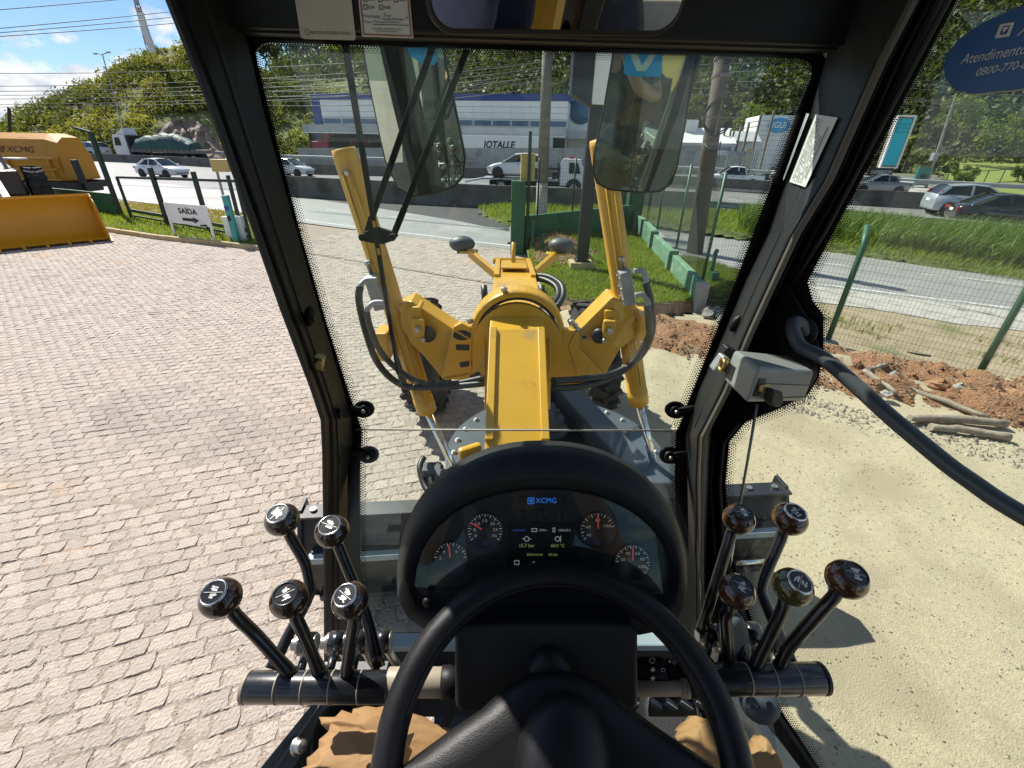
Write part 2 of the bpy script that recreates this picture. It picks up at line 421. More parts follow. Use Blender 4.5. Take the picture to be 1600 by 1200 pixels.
m_hose = M("hydraulic_hose", (0.012, 0.013, 0.014), (0.020, 0.020, 0.020), 60, 0.45, bump=0.1, bscale=300)
m_beige = M("beige_shaft_paint", (0.36, 0.31, 0.23), (0.31, 0.265, 0.195), 20, 0.5, rvar=0.1)
m_greybox = M("grey_lock_plastic", (0.24, 0.252, 0.24), (0.21, 0.222, 0.21), 10, 0.42, bump=0.1, bscale=400, bdist=0.002)
m_brass = M("brass_latch", (0.50, 0.36, 0.14), (0.35, 0.25, 0.10), 30, 0.35, metal=0.9)
m_bar = M("grab_bar_enamel", (0.088, 0.100, 0.106), (0.070, 0.080, 0.086), 12, 0.36, bump=0.06, bscale=90, rvar=0.1)
m_tan = M("tan_seal_strip", (0.10, 0.085, 0.066), (0.085, 0.072, 0.055), 18, 0.6)
m_sill = M("grey_sill_paint", (0.13, 0.15, 0.165), (0.10, 0.115, 0.125), 10, 0.4, rvar=0.1, bump=0.06, bscale=80)
m_paper = M("kraft_paper", (0.44, 0.262, 0.112), (0.37, 0.215, 0.088), 9, 0.7, bump=0.1, bscale=120, rvar=0.1, trans=0.25)
m_cream = M("cream_sticker", (0.55, 0.53, 0.44), (0.50, 0.48, 0.39), 12, 0.5, tint3=(0.36, 0.345, 0.29), t3scale=20, t3thr=0.64)
m_label = M("white_label", (0.70, 0.71, 0.68), (0.64, 0.65, 0.62), 20, 0.5)
m_ink = M("black_ink", (0.012, 0.012, 0.012), None, 10, 0.5)
m_pencil = M("pen_ink", (0.22, 0.25, 0.30), None, 10, 0.6)
m_orangeline = M("orange_print", (0.40, 0.13, 0.035), None, 10, 0.5)
m_navy = M("navy_sticker", (0.012, 0.085, 0.27), (0.010, 0.072, 0.235), 12, 0.3)
m_greyprint = M("pale_grey_print", (0.62, 0.65, 0.67), None, 10, 0.4)
m_cyanlogo = M("light_blue_decal", (0.045, 0.36, 0.64), (0.04, 0.32, 0.58), 10, 0.4)
m_palelogo = M("pale_mint_decal", (0.52, 0.72, 0.66), None, 10, 0.4)
m_screen = M("display_screen", (0.008, 0.010, 0.010), None, 10, 0.2)
m_screengreen = M("lit_green_text", (0.30, 0.42, 0.14), None, 10, 0.5, emit=0.30)
m_screenwhite = M("lit_white_text", (0.55, 0.56, 0.55), None, 10, 0.5, emit=0.28)
m_screenblue = M("lit_blue_text", (0.02, 0.16, 0.55), None, 10, 0.5, emit=0.55)
m_dimblue = M("dim_blue_symbol", (0.02, 0.03, 0.18), None, 10, 0.5, emit=0.25)
m_needle = M("red_needle", (0.60, 0.05, 0.04), None, 10, 0.5, emit=0.25)
m_tick = M("white_tick", (0.62, 0.63, 0.60), None, 10, 0.5, emit=0.1)
m_mirror = M("mirror_silvering", (0.62, 0.72, 0.70), (0.60, 0.70, 0.68), 4, 0.012, metal=1.0)
m_mirror2 = M("cab_mirror_silvering", (0.80, 0.82, 0.78), (0.78, 0.80, 0.76), 4, 0.012, metal=1.0)
m_glass = glass_mat("windshield_glass", (0.955, 0.995, 0.965), dust=0.012, scratch=0.03, ior=1.34)
m_sideglass = glass_mat("door_glass", (0.95, 0.985, 0.955), dust=0.005, scratch=0.02, ior=1.40)
m_rearglass = glass_mat("tinted_rear_glass", (0.66, 0.72, 0.69), dust=0.01)  # dark tint added to the unseen rear pane to weaken windshield reflections
m_wipe = M("wiper_paint", (0.009, 0.010, 0.010), None, 12, 0.75, spec=0.3)

m_asphalt = M("worn_asphalt", (0.29, 0.285, 0.27), (0.225, 0.22, 0.21), 1.6, 0.5, bump=0.25, bscale=60, rvar=0.12, tint3=(0.335, 0.325, 0.305), t3scale=0.35, t3thr=0.55)
m_highway = M("grey_highway_asphalt", (0.245, 0.24, 0.23), (0.185, 0.18, 0.172), 0.9, 0.38, bump=0.10, bscale=30, rvar=0.10, tint3=(0.29, 0.283, 0.268), t3scale=0.15, t3thr=0.55)
m_newasphalt = M("dark_asphalt_shoulder", (0.036, 0.036, 0.038), (0.028, 0.028, 0.029), 2, 0.8, bump=0.2, bscale=50)
m_paint = M("road_marking_paint", (0.62, 0.61, 0.57), (0.42, 0.41, 0.38), 7, 0.6, spread=0.3)
m_paver = M("concrete_paver", (0.44, 0.375, 0.318), (0.36, 0.305, 0.255), 17, 0.85, bump=1.0, bscale=42, detail=9, island=0.11, tint3=(0.47, 0.315, 0.19), t3scale=0.5, t3thr=0.63, bdist=0.02, tint4=(0.20, 0.175, 0.15), t4scale=0.45, t4thr=0.60)
m_sandjoint = M("sandy_joint", (0.37, 0.305, 0.245), (0.27, 0.22, 0.175), 22, 0.95, bump=0.9, bscale=70, detail=8, tint3=(0.45, 0.27, 0.14), t3scale=0.6, t3thr=0.63, bdist=0.015, tint4=(0.16, 0.135, 0.11), t4scale=0.45, t4thr=0.60)
m_gravel = M("pale_sandy_gravel", (0.47, 0.405, 0.275), (0.36, 0.305, 0.205), 26, 0.95, bump=0.75, bscale=85, detail=9, tint3=(0.345, 0.29, 0.195), t3scale=0.9, t3thr=0.50, bdist=0.012, tint4=(0.26, 0.215, 0.15), t4scale=1.4, t4thr=0.58)
m_pebble = M("gravel_stone", (0.36, 0.32, 0.24), (0.20, 0.175, 0.13), 3, 0.9, island=0.35)
m_redsoil = M("red_clay_soil", (0.35, 0.185, 0.092), (0.21, 0.105, 0.055), 11, 0.95, bump=1.0, bscale=34, detail=10, tint3=(0.36, 0.255, 0.15), t3scale=1.6, t3thr=0.53, bdist=0.05)
m_clod = M("clay_clod", (0.34, 0.185, 0.095), (0.21, 0.115, 0.062), 4, 0.95, bump=0.8, bscale=14, island=0.35, bdist=0.04)
m_rubble = M("grey_rubble", (0.34, 0.33, 0.31), (0.23, 0.22, 0.20), 6, 0.9, bump=0.6, bscale=20, island=0.25)
m_verge = M("dry_verge_soil", (0.36, 0.29, 0.19), (0.25, 0.20, 0.125), 2.5, 0.95, bump=0.8, bscale=22, detail=8, tint3=(0.16, 0.16, 0.07), t3scale=0.8, t3thr=0.58, bdist=0.03)
m_crackcon = M("cracked_pale_shoulder", (0.44, 0.42, 0.38), (0.30, 0.285, 0.255), 3, 0.9, bump=0.8, bscale=10, tint3=(0.20, 0.18, 0.145), t3scale=4.0, t3thr=0.58, bdist=0.02)
m_soilgrass = M("grassy_soil", (0.115, 0.145, 0.026), (0.075, 0.10, 0.02), 3, 0.95, bump=0.6, bscale=30)
m_grass = M("grass_blade", (0.185, 0.245, 0.030), (0.125, 0.185, 0.024), 0.7, 0.6, island=0.35, trans=0.52)
m_longgrass = M("long_grass_blade", (0.125, 0.20, 0.036), (0.075, 0.135, 0.024), 0.5, 0.5, island=0.4, trans=0.45)
m_drygrass = M("dry_grass_blade", (0.26, 0.25, 0.07), (0.18, 0.18, 0.05), 0.7, 0.7, island=0.35, trans=0.4)
m_log = M("weathered_log", (0.36, 0.31, 0.24), (0.22, 0.18, 0.13), 12, 0.85, bump=0.6, bscale=30)
m_concrete = M("weathered_concrete", (0.27, 0.265, 0.25), (0.19, 0.185, 0.172), 2.5, 0.85, bump=0.3, bscale=30, tint3=(0.11, 0.105, 0.095), t3scale=1.2, t3thr=0.6)
m_barrier = M("stained_barrier_concrete", (0.135, 0.13, 0.12), (0.085, 0.082, 0.075), 1.6, 0.9, bump=0.3, bscale=20, tint3=(0.055, 0.052, 0.046), t3scale=0.8, t3thr=0.55)
m_kerb = M("yellowed_kerb_concrete", (0.46, 0.37, 0.20), (0.36, 0.285, 0.155), 3, 0.85, bump=0.3, bscale=40)
m_green = M("green_wall_paint", (0.028, 0.115, 0.048), (0.020, 0.085, 0.036), 3, 0.55, bump=0.15, bscale=30, rvar=0.1)
m_greenlow = M("faded_green_wall_paint", (0.14, 0.275, 0.17), (0.08, 0.19, 0.11), 4, 0.8, bump=0.3, bscale=30, tint3=(0.27, 0.34, 0.27), t3scale=5, t3thr=0.56)
m_greenpost = M("green_post_paint", (0.040, 0.125, 0.066), (0.028, 0.095, 0.048), 8, 0.5, rvar=0.1)
m_darkgreen = M("dark_green_gate_paint", (0.010, 0.032, 0.018), (0.007, 0.024, 0.013), 8, 0.5)
m_wire = M("fence_wire", (0.10, 0.12, 0.105), (0.07, 0.085, 0.075), 20, 0.5, metal=0.3)
m_pole = M("utility_pole_concrete", (0.20, 0.175, 0.145), (0.13, 0.112, 0.092), 5, 0.85, bump=0.3, bscale=20)
m_polebase = M("limewashed_pole", (0.42, 0.40, 0.35), (0.28, 0.265, 0.23), 5, 0.85, bump=0.3, bscale=20)
m_woodpole = M("dark_wooden_pole", (0.115, 0.090, 0.070), (0.065, 0.05, 0.04), 7, 0.85, bump=0.4, bscale=25)
m_cable = M("power_cable", (0.012, 0.012, 0.012), None, 5, 0.6)
m_blackpost = M("black_post_paint", (0.020, 0.021, 0.022), (0.014, 0.015, 0.016), 6, 0.4)
m_white = M("white_panel", (0.80, 0.80, 0.78), (0.74, 0.74, 0.72), 1.0, 0.6, rvar=0.1)
m_whitecar = M("white_car_paint", (0.66, 0.68, 0.70), (0.63, 0.65, 0.67), 2, 0.25, coat=0.6)
m_silvercar = M("silver_car_paint", (0.42, 0.46, 0.50), (0.39, 0.43, 0.47), 2, 0.28, metal=0.4, coat=0.6)
m_greycar = M("grey_car_paint", (0.25, 0.25, 0.26), (0.22, 0.22, 0.23), 2, 0.28, metal=0.4, coat=0.6)
m_blackcar = M("black_car_paint", (0.012, 0.013, 0.015), (0.010, 0.010, 0.012), 2, 0.18, coat=0.8)
m_carglass = M("dark_car_glass", (0.012, 0.016, 0.018), None, 4, 0.06)
m_cartyre = M("car_tyre", (0.014, 0.014, 0.014), None, 8, 0.8)
m_rim = M("alloy_rim", (0.38, 0.38, 0.39), (0.22, 0.22, 0.22), 8, 0.35, metal=0.7)
m_tail = M("red_tail_lamp", (0.42, 0.018, 0.015), None, 5, 0.2)
m_lamp = M("clear_head_lamp", (0.55, 0.57, 0.58), None, 5, 0.15)
m_bluefascia = M("blue_roof_fascia", (0.028, 0.055, 0.24), (0.022, 0.045, 0.20), 2, 0.5)
m_bluepane = M("blue_window_pane", (0.04, 0.13, 0.24), (0.03, 0.10, 0.19), 1.5, 0.12)
m_wallgrey = M("pale_grey_cladding", (0.66, 0.67, 0.66), (0.58, 0.59, 0.58), 0.4, 0.7)
m_fibre = M("grey_board_wall", (0.36, 0.365, 0.355), (0.26, 0.265, 0.26), 1.2, 0.85, tint3=(0.19, 0.19, 0.185), t3scale=0.5, t3thr=0.58)
m_roofgrey = M("grey_roof_sheet", (0.44, 0.45, 0.46), (0.36, 0.37, 0.38), 1.0, 0.6)
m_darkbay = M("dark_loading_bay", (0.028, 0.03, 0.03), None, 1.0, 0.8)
m_redtruck = M("red_truck_paint", (0.30, 0.035, 0.06), (0.25, 0.03, 0.05), 2, 0.5)
m_navyletter = M("navy_lettering", (0.010, 0.035, 0.09), None, 2, 0.5)
m_tarp = M("green_tarpaulin", (0.032, 0.095, 0.085), (0.020, 0.060, 0.055), 2, 0.6, bump=0.6, bscale=2, bdist=0.2)
m_bed = M("grey_truck_bed", (0.19, 0.18, 0.165), (0.13, 0.122, 0.11), 4, 0.7)
m_teal = M("teal_intercom_paint", (0.05, 0.33, 0.30), (0.04, 0.28, 0.26), 6, 0.5)
m_yellowbox = M("pale_yellow_box", (0.50, 0.40, 0.14), (0.42, 0.33, 0.11), 6, 0.6)
m_cyan = M("cyan_pool_shell", (0.02, 0.48, 0.62), (0.018, 0.44, 0.57), 1, 0.3)
m_tealsign = M("teal_sign_board", (0.015, 0.16, 0.155), (0.012, 0.13, 0.125), 2, 0.5)
m_leaf = M("scrub_leaf", (0.14, 0.172, 0.036), (0.046, 0.064, 0.018), 0.20, 0.6, island=0.35, tint3=(0.215, 0.23, 0.055), t3scale=0.09, t3thr=0.50, trans=0.5)
m_leafdark = M("forest_leaf", (0.085, 0.110, 0.026), (0.026, 0.040, 0.013), 0.16, 0.6, island=0.5, trans=0.4)
m_leafbright = M("garden_leaf", (0.15, 0.205, 0.035), (0.080, 0.125, 0.022), 0.3, 0.6, island=0.45, trans=0.52)
m_hill = M("hill_soil", (0.155, 0.175, 0.042), (0.095, 0.112, 0.03), 0.12, 0.95, bump=0.8, bscale=0.9, tint3=(0.175, 0.145, 0.075), t3scale=0.08, t3thr=0.58, bdist=1.0)
m_rock = M("pale_cut_rock", (0.30, 0.245, 0.19), (0.13, 0.10, 0.08), 0.35, 0.9, bump=1.0, bscale=0.7, detail=9, bdist=1.0)
m_bark = M("tree_bark", (0.10, 0.085, 0.065), (0.06, 0.05, 0.038), 4, 0.9)
m_lawn = M("mown_lawn", (0.20, 0.235, 0.045), (0.155, 0.19, 0.035), 0.5, 0.9, bump=0.3, bscale=20)
m_ground = M("far_ground", (0.14, 0.14, 0.10), (0.09, 0.10, 0.06), 0.05, 0.95)
m_skin = M("skin", (0.42, 0.235, 0.155), (0.37, 0.20, 0.13), 14, 0.55)
m_shirt = M("navy_shirt", (0.014, 0.018, 0.042), (0.010, 0.013, 0.032), 30, 0.9, bump=0.2, bscale=200)
m_trouser = M("dark_trousers", (0.022, 0.022, 0.026), None, 20, 0.9)
m_hair = M("dark_hair", (0.014, 0.010, 0.008), None, 60, 0.6)
m_liner = M("grey_roof_liner", (0.028, 0.028, 0.028), (0.022, 0.022, 0.022), 20, 0.9, bump=0.2, bscale=200)
# ------------------------------------------------------------------ ground, roads
U = Vector((0.875, -0.484, 0)); N = Vector((0.484, 0.875, 0))      # along the road, across it
def ST(s, t, z=0.0): return U * s + N * t + Vector((0, 0, z))
def tval(p): return p[0] * N.x + p[1] * N.y
def sval(p): return p[0] * U.x + p[1] * U.y
def sheet(name, poly, z, mat, kind="structure"):
    b = MB(); b.add([(p[0], p[1], z) for p in poly], [tuple(range(len(poly)))])
    return b.build(name, mat, None, kind=kind, recalc=False)
def strip_along(pts, w0, w1):
    """quad strip beside a polyline (offset to its left side by w0..w1)"""
    a, c = [], []
    for i, p in enumerate(pts):
        d = (Vector(pts[min(i + 1, len(pts) - 1)]) - Vector(pts[max(i - 1, 0)])); d.z = 0; d.normalize(); nn = Vector((-d.y, d.x, 0))
        a.append(Vector(p) + nn * w0); c.append(Vector(p) + nn * w1)
    return a, c
def ribbon(name, pts, w0, w1, z, mat, kind="structure"):
    a, c = strip_along(pts, w0, w1); b = MB(); n = len(a)
    b.add([(p.x, p.y, z) for p in a + c], [(i, i + 1, n + i + 1, n + i) for i in range(n - 1)])
    return b.build(name, mat, None, kind=kind)

sheet("ground", [(-1500, -1500), (1500, -1500), (1500, 1500), (-1500, 1500)], -0.08, m_ground)
sheet("yard_base", [(-26, -9), (0.75, -9), (0.75, 10.9), tuple(ST(3.2, 13.9))[:2], tuple(ST(-40, 13.9))[:2]], -0.030, m_sandjoint)
sheet("highway", [tuple(ST(-260, 19.9))[:2], tuple(ST(120, 19.9))[:2], tuple(ST(150, 92))[:2], tuple(ST(-260, 92))[:2]], 0.0, m_highway)
sheet("service_road", [tuple(ST(-120, 13.85))[:2], tuple(ST(80, 13.4))[:2], tuple(ST(80, 20.2))[:2], tuple(ST(-120, 20.4))[:2]], 0.004, m_asphalt)
# painted lines
for nm, t0, s0, s1, w in (("edge_line", 14.1, -60, 70, 0.14),):
    b = MB(); b.add([ST(s0, t0, 0.010), ST(s1, t0 - 0.25, 0.010), ST(s1, t0 - 0.25 + w, 0.010), ST(s0, t0 + w, 0.010)], [(0, 1, 2, 3)])
    b.build(nm, m_paint, None, kind="structure")
for k in range(-12, 14):
    b = MB(); s0 = k * 4.0 + 0.6
    b.add([ST(s0, 17.0, 0.010), ST(s0 + 2.2, 17.0, 0.010), ST(s0 + 2.2, 17.1, 0.010), ST(s0, 17.1, 0.010)], [(0, 1, 2, 3)])
    b.build("lane_line", m_paint, None, kind="structure")
MED = [PZ(*p) for p in ((60, 247), (150, 252), (260, 257), (400, 266), (480, 272), (640, 276), (780, 279), (960, 287), (1200, 303), (1330, 320), (1470, 328), (1600, 335))]
WALL2 = [PZ(*p) for p in ((405, 302), (470, 308), (560, 314), (690, 321), (830, 328), (960, 333), (1090, 338))]
GRAIL = [PZ(*p) for p in ((1060, 336), (1130, 340), (1200, 346), (1330, 356), (1460, 371), (1600, 386), (1750, 405))]
for off in (-3.4, -6.9):
    b = MB()
    a, c = strip_along(MED[3:], off, off - 0.13); n = len(a)
    b.add([(p.x, p.y, 0.008) for p in a + c], [(i, i + 1, n + i + 1, n + i) for i in range(n - 1)])
    b.build("carriageway_line", m_paint, None, kind="structure")
sheet("asphalt_shoulder", [PZ(430, 300)[:2], PZ(560, 312)[:2], PZ(640, 318)[:2], PZ(720, 322)[:2], PZ(800, 331)[:2], PZ(795, 362)[:2], PZ(720, 346)[:2], PZ(620, 330)[:2], PZ(500, 312)[:2]], 0.008, m_newasphalt)

# --- jersey barrier between the carriageways, wall beside the slip road
def jersey(name, pts, h, w, mat, lab, cat, zt=0.0, seg=None):
    r = thing(name, lab, cat, pts[0])
    prof = [(-w / 2, 0), (-w / 2, 0.08 * h), (-w * 0.22, 0.38 * h), (-w * 0.16, h), (w * 0.16, h), (w * 0.22, 0.38 * h), (w / 2, 0.08 * h), (w / 2, 0)]
    for i in range(len(pts) - 1):
        p0, p1 = Vector(pts[i]), Vector(pts[i + 1]); L = (p1 - p0).length; k = max(1, int(L / 6))
        for j in range(k):
            a = p0.lerp(p1, j / k); c = p0.lerp(p1, (j + 1) / k); d = (c - a).normalized(); nn = Vector((-d.y, d.x, 0))
            c2 = c - d * 0.03
            b = MB(); b.loft([[a + nn * x + Vector((0, 0, y)) for x, y in prof], [c2 + nn * x + Vector((0, 0, y)) for x, y in prof]], True, True, True)
            b.build("barrier_segment", mat, r)
    return r
jersey("median_barrier", MED, 0.95, 0.6, m_barrier, "stained low concrete barrier dividing the highway carriageways", "barrier")
jersey("slip_road_wall", WALL2, 1.15, 0.5, m_barrier, "dark concrete wall between highway and slip road behind the wipers", "barrier")
def guardrail(name, pts, h, lab, every=1):
    r = thing(name, lab, "guardrail", pts[0])
    b = MB(); pr = [(0, -0.16), (0.05, -0.12), (0.01, -0.04), (0.01, 0.04), (0.05, 0.12), (0, 0.16)]
    rings = []
    for i, p in enumerate(pts):
        d = Vector(pts[min(i + 1, len(pts) - 1)]) - Vector(pts[max(i - 1, 0)]); d.z = 0; d.normalize(); nn = Vector((d.y, -d.x, 0))
        rings.append([Vector(p) + nn * (x + 0.05) + Vector((0, 0, h + y)) for x, y in pr])
    b.loft(rings, False, False, False)
    o = b.build("rail", m_steel, r); md = o.modifiers.new("thick", 'SOLIDIFY'); md.thickness = 0.012
    for i in range(len(pts) - 1):
        p0, p1 = Vector(pts[i]), Vector(pts[i + 1]); k = max(1, int((p1 - p0).length / 4))
        for j in range(k):
            q = p0.lerp(p1, j / k); c = MB(); c.box(q + Vector((0, 0, (h + 0.1) / 2)), (0.09, 0.12, h + 0.1)); c.build("post", m_steel, r)
    return r
guardrail("guardrail", GRAIL, 0.62, "weathered steel guardrail behind the tall roadside grass")
guardrail("guardrail", [PZ(*p) + Vector((0, 0, 0.55)) for p in ((330, 250), (470, 259), (620, 263), (780, 266), (960, 272), (1200, 287), (1420, 306), (1600, 318))], 0.55, "pale guardrail along the far side of the highway before the grey board wall")

# --- grassy verge between slip road and guardrail
def blades(name, pts, h, w, lean, mat, dirn=(0.5, -0.2), hv=0.4, parent=None, per=1, clump=0.0):
    """one object of many bent blades, two quads each"""
    P = np.array([[p[0], p[1], p[2]] for p in pts]); n = len(P)
    a = RNG.uniform(0, 2 * np.pi, n); hh = h * (1 + RNG.uniform(-hv, hv, n)); ww = w * RNG.uniform(0.7, 1.3, n)
    dx, dy = np.cos(a) * ww, np.sin(a) * ww
    lx = dirn[0] * lean * hh + RNG.normal(0, 0.42 * lean + 0.05, n) * hh; ly = dirn[1] * lean * hh + RNG.normal(0, 0.42 * lean + 0.05, n) * hh
    z0 = P[:, 2] - 0.01
    v = np.zeros((n, 6, 3))
    v[:, 0] = np.stack([P[:, 0] - dx, P[:, 1] - dy, z0], 1); v[:, 1] = np.stack([P[:, 0] + dx, P[:, 1] + dy, z0], 1)
    v[:, 2] = np.stack([P[:, 0] + dx * .8 + lx * .35, P[:, 1] + dy * .8 + ly * .35, z0 + hh * .6], 1); v[:, 3] = np.stack([P[:, 0] - dx * .8 + lx * .35, P[:, 1] - dy * .8 + ly * .35, z0 + hh * .6], 1)
    v[:, 4] = np.stack([P[:, 0] + dx * .15 + lx, P[:, 1] + dy * .15 + ly, z0 + hh], 1); v[:, 5] = np.stack([P[:, 0] - dx * .15 + lx, P[:, 1] - dy * .15 + ly, z0 + hh], 1)
    base = (np.arange(n) * 6)[:, None]
    f = np.concatenate([base + np.array([[0, 1, 2, 3]]), base + np.array([[3, 2, 4, 5]])])
    return np_mesh(name, v.reshape(-1, 3), f, mat, parent, kind="stuff")
def inpoly(P, poly):
    x, y = P[:, 0], P[:, 1]; c = np.zeros(len(P), bool); n = len(poly)
    for i in range(n):
        x0, y0 = poly[i][0], poly[i][1]; x1, y1 = poly[(i + 1) % n][0], poly[(i + 1) % n][1]
        k = ((y0 > y) != (y1 > y)) & (x < (x1 - x0) * (y - y0) / ((y1 - y0) or 1e-9) + x0); c ^= k
    return c
def scatter(poly, n, zf=None):
    q = np.array([[p[0], p[1]] for p in poly]); lo, hi = q.min(0), q.max(0); out = np.zeros((0, 2))
    while len(out) < n:
        P = RNG.uniform(lo, hi, (n, 2)); out = np.concatenate([out, P[inpoly(P, q)]])
    out = out[:n]
    z = np.array([zf(x, y) for x, y in out]) if zf else np.zeros(n)
    return np.column_stack([out, z])
def noise2(x, y, s, o=0.0): return mnoise.noise(Vector((x * s, y * s, o)))
def grid_terrain(name, poly, step, zf, mat, kind="structure", pad=0.0, edge=0.0):
    q = np.array([[p[0], p[1]] for p in poly]); lo, hi = q.min(0) - pad, q.max(0) + pad
    xs = np.arange(lo[0], hi[0] + step, step); ys = np.arange(lo[1], hi[1] + step, step)
    X, Y = np.meshgrid(xs, ys, indexing='ij'); ins = inpoly(np.column_stack([(X[:-1, :-1] + step / 2).ravel(), (Y[:-1, :-1] + step / 2).ravel()]), q).reshape(len(xs) - 1, len(ys) - 1)
    Z = np.array([[zf(x, y) for y in ys] for x in xs])
    if edge:                                       # the skirt dips into the ground along the outline
        P = np.column_stack([X.ravel(), Y.ravel()]); dm = np.full(len(P), 9.0)
        for i in range(len(q)):
            a, c = q[i], q[(i + 1) % len(q)]; d = c - a; t = np.clip(((P - a) @ d) / max(d @ d, 1e-9), 0, 1)
            dm = np.minimum(dm, np.linalg.norm(P - a - t[:, None] * d, axis=1))
        dm[~inpoly(P, q)] = 0; Z = Z - edge * np.clip(1 - dm.reshape(Z.shape) / (edge * 3.5), 0, 1)
    v = np.column_stack([X.ravel(), Y.ravel(), Z.ravel()]); ny = len(ys)
    ii, jj = np.nonzero(ins); a = ii * ny + jj
    f = np.column_stack([a, a + ny, a + ny + 1, a + 1])
    return np_mesh(name, v, f, mat, kind=kind, smooth=True)

VERGE = [PZ(745, 334), PZ(800, 358), PZ(1000, 354), PZ(1160, 376), PZ(1300, 394), PZ(1600, 440), PZ(1760, 480), PZ(1760, 392), PZ(1600, 376), PZ(1330, 350), PZ(1090, 334), PZ(960, 330), PZ(840, 326)]
def z_verge(x, y):
    e = min(1.0, max(0.0, (tval((x, y)) - 17.6) / 2.5)); return 0.03 + 0.22 * e + 0.10 * noise2(x, y, 0.5, 3)
grid_terrain("grassy_verge", VERGE, 0.3, z_verge, m_soilgrass, edge=0.16)
blades("verge_grass", scatter(VERGE, 26000, z_verge), 0.22, 0.012, 0.5, m_grass)
VR = [PZ(1150, 372), PZ(1300, 388), PZ(1600, 428), PZ(1760, 462), PZ(1760, 412), PZ(1600, 393), PZ(1330, 364), PZ(1150, 352)]
pts = scatter(VR, 26000, z_verge)
keep = np.array([noise2(p[0], p[1], 0.45, 9) + 0.2 + RNG.uniform(-0.3, 0.3) > 0 for p in pts])
blades("tall_roadside_grass", pts[keep], 0.60, 0.014, 0.60, m_longgrass, dirn=(0.45, -0.15), hv=0.55)

# --- dry shoulder and verge between fence and slip road
E_TOP, E_LOW = 13.45, 9.1
VERGE2 = [ST(-0.6, 13.7), ST(60, 13.2), ST(60, 6.5), ST(1.5, 8.0), ST(-1.0, 10.5)]
VERGE2 = [ST(0.5, 13.75), ST(40, 13.3), ST(40, 8.2), ST(-0.5, 9.0), ST(-1.0, 12.0)]
def z_verge2(x, y):
    k = 1 - max(0.0, min(1.0, (tval((x, y)) - 11.6) / 0.7)); return -0.004 + k * (0.012 + 0.05 * noise2(x, y, 0.7, 5) + 0.03 * noise2(x, y, 3.1, 1))
grid_terrain("dry_verge", VERGE2, 0.22, z_verge2, m_verge, edge=0.06)
b = MB()
pl = []
for k in range(60):
    s = 0.6 + k * 0.7; pl.append((s, 12.15 + 0.35 * mnoise.noise(Vector((s * 0.6, 2, 0))) + 0.12 * mnoise.noise(Vector((s * 2.5, 5, 0)))))
b.add([ST(s, t, 0.012) for s, t in pl] + [ST(s, 13.72, 0.020) for s, t in pl], [(i, i + 1, 60 + i + 1, 60 + i) for i in range(59)])
b.build("broken_shoulder", m_crackcon, None, kind="structure")
gp = scatter([ST(1.5, 11.2), ST(30, 11.2), ST(30, 9.6), ST(1.5, 9.9)], 5200, z_verge2)
keep = np.array([noise2(p[0], p[1], 0.9, 4) > 0.12 for p in gp])
blades("sparse_verge_grass", gp[keep], 0.11, 0.008, 0.5, m_drygrass)

# --- sandy gravel lot right of the machine, with a bank of red clay under the fence
def bank(x, y):
    t = tval((x, y)); e = max(0.0, 1 - abs(t - 8.1) / 1.35)
    return e
def z_lot(x, y):
    e = bank(x, y); n = noise2(x, y, 1.6, 7) * 0.5 + noise2(x, y, 4.2, 2) * 0.35 + noise2(x, y, 10, 8) * 0.18
    rut = sum(0.020 * math.exp(-((x - (c0 + 0.24 * (y - 2))) / 0.16) ** 2) * (0.75 + 0.25 * math.sin(y * 42)) for c0 in (2.35, 4.05))
    return 0.006 - rut + 0.014 * noise2(x, y, 0.8, 1) + 0.012 * noise2(x, y, 5.0, 4) + e * (0.10 + 0.22 * n)
LOT = [V(0.6, -8), V(16, -8), ST(9.2, 8.9)[:], ST(4.0, 8.9), V(3.1, 9.0), V(0.6, 10.4)]
LOT = [V(0.6, -8), V(14, -8), V(14, 1.2), ST(3.0, 9.05), V(4.15, 9.05), V(3.4, 8.6), V(0.6, 8.9)]
grid_terrain("gravel_lot", LOT, 0.12, z_lot, m_gravel)
# the clay itself: a second skin that rises out of the gravel
CLAY = [ST(-1.6, 7.25), ST(3.0, 6.9), ST(8.0, 6.75), ST(16, 6.6), ST(16, 9.0), ST(3.0, 9.15), V(4.3, 9.1), V(3.5, 9.0), V(1.3, 9.2), V(1.2, 8.2)]
def z_clay(x, y):
    t = tval((x, y)); e = max(0.0, min(1.0, (t - 6.75 - 0.45 * noise2(x, y, 0.6, 2)) / 0.8)) * max(0.15, min(1.0, (9.5 - t) / 0.8))
    n = noise2(x, y, 1.9, 17) * 0.5 + noise2(x, y, 4.8, 12) * 0.38 + abs(noise2(x, y, 11, 18)) * 0.3
    return -0.04 + e * (0.20 + 0.24 * n)
grid_terrain("red_clay_bank", CLAY, 0.07, z_clay, m_redsoil, edge=0.12)

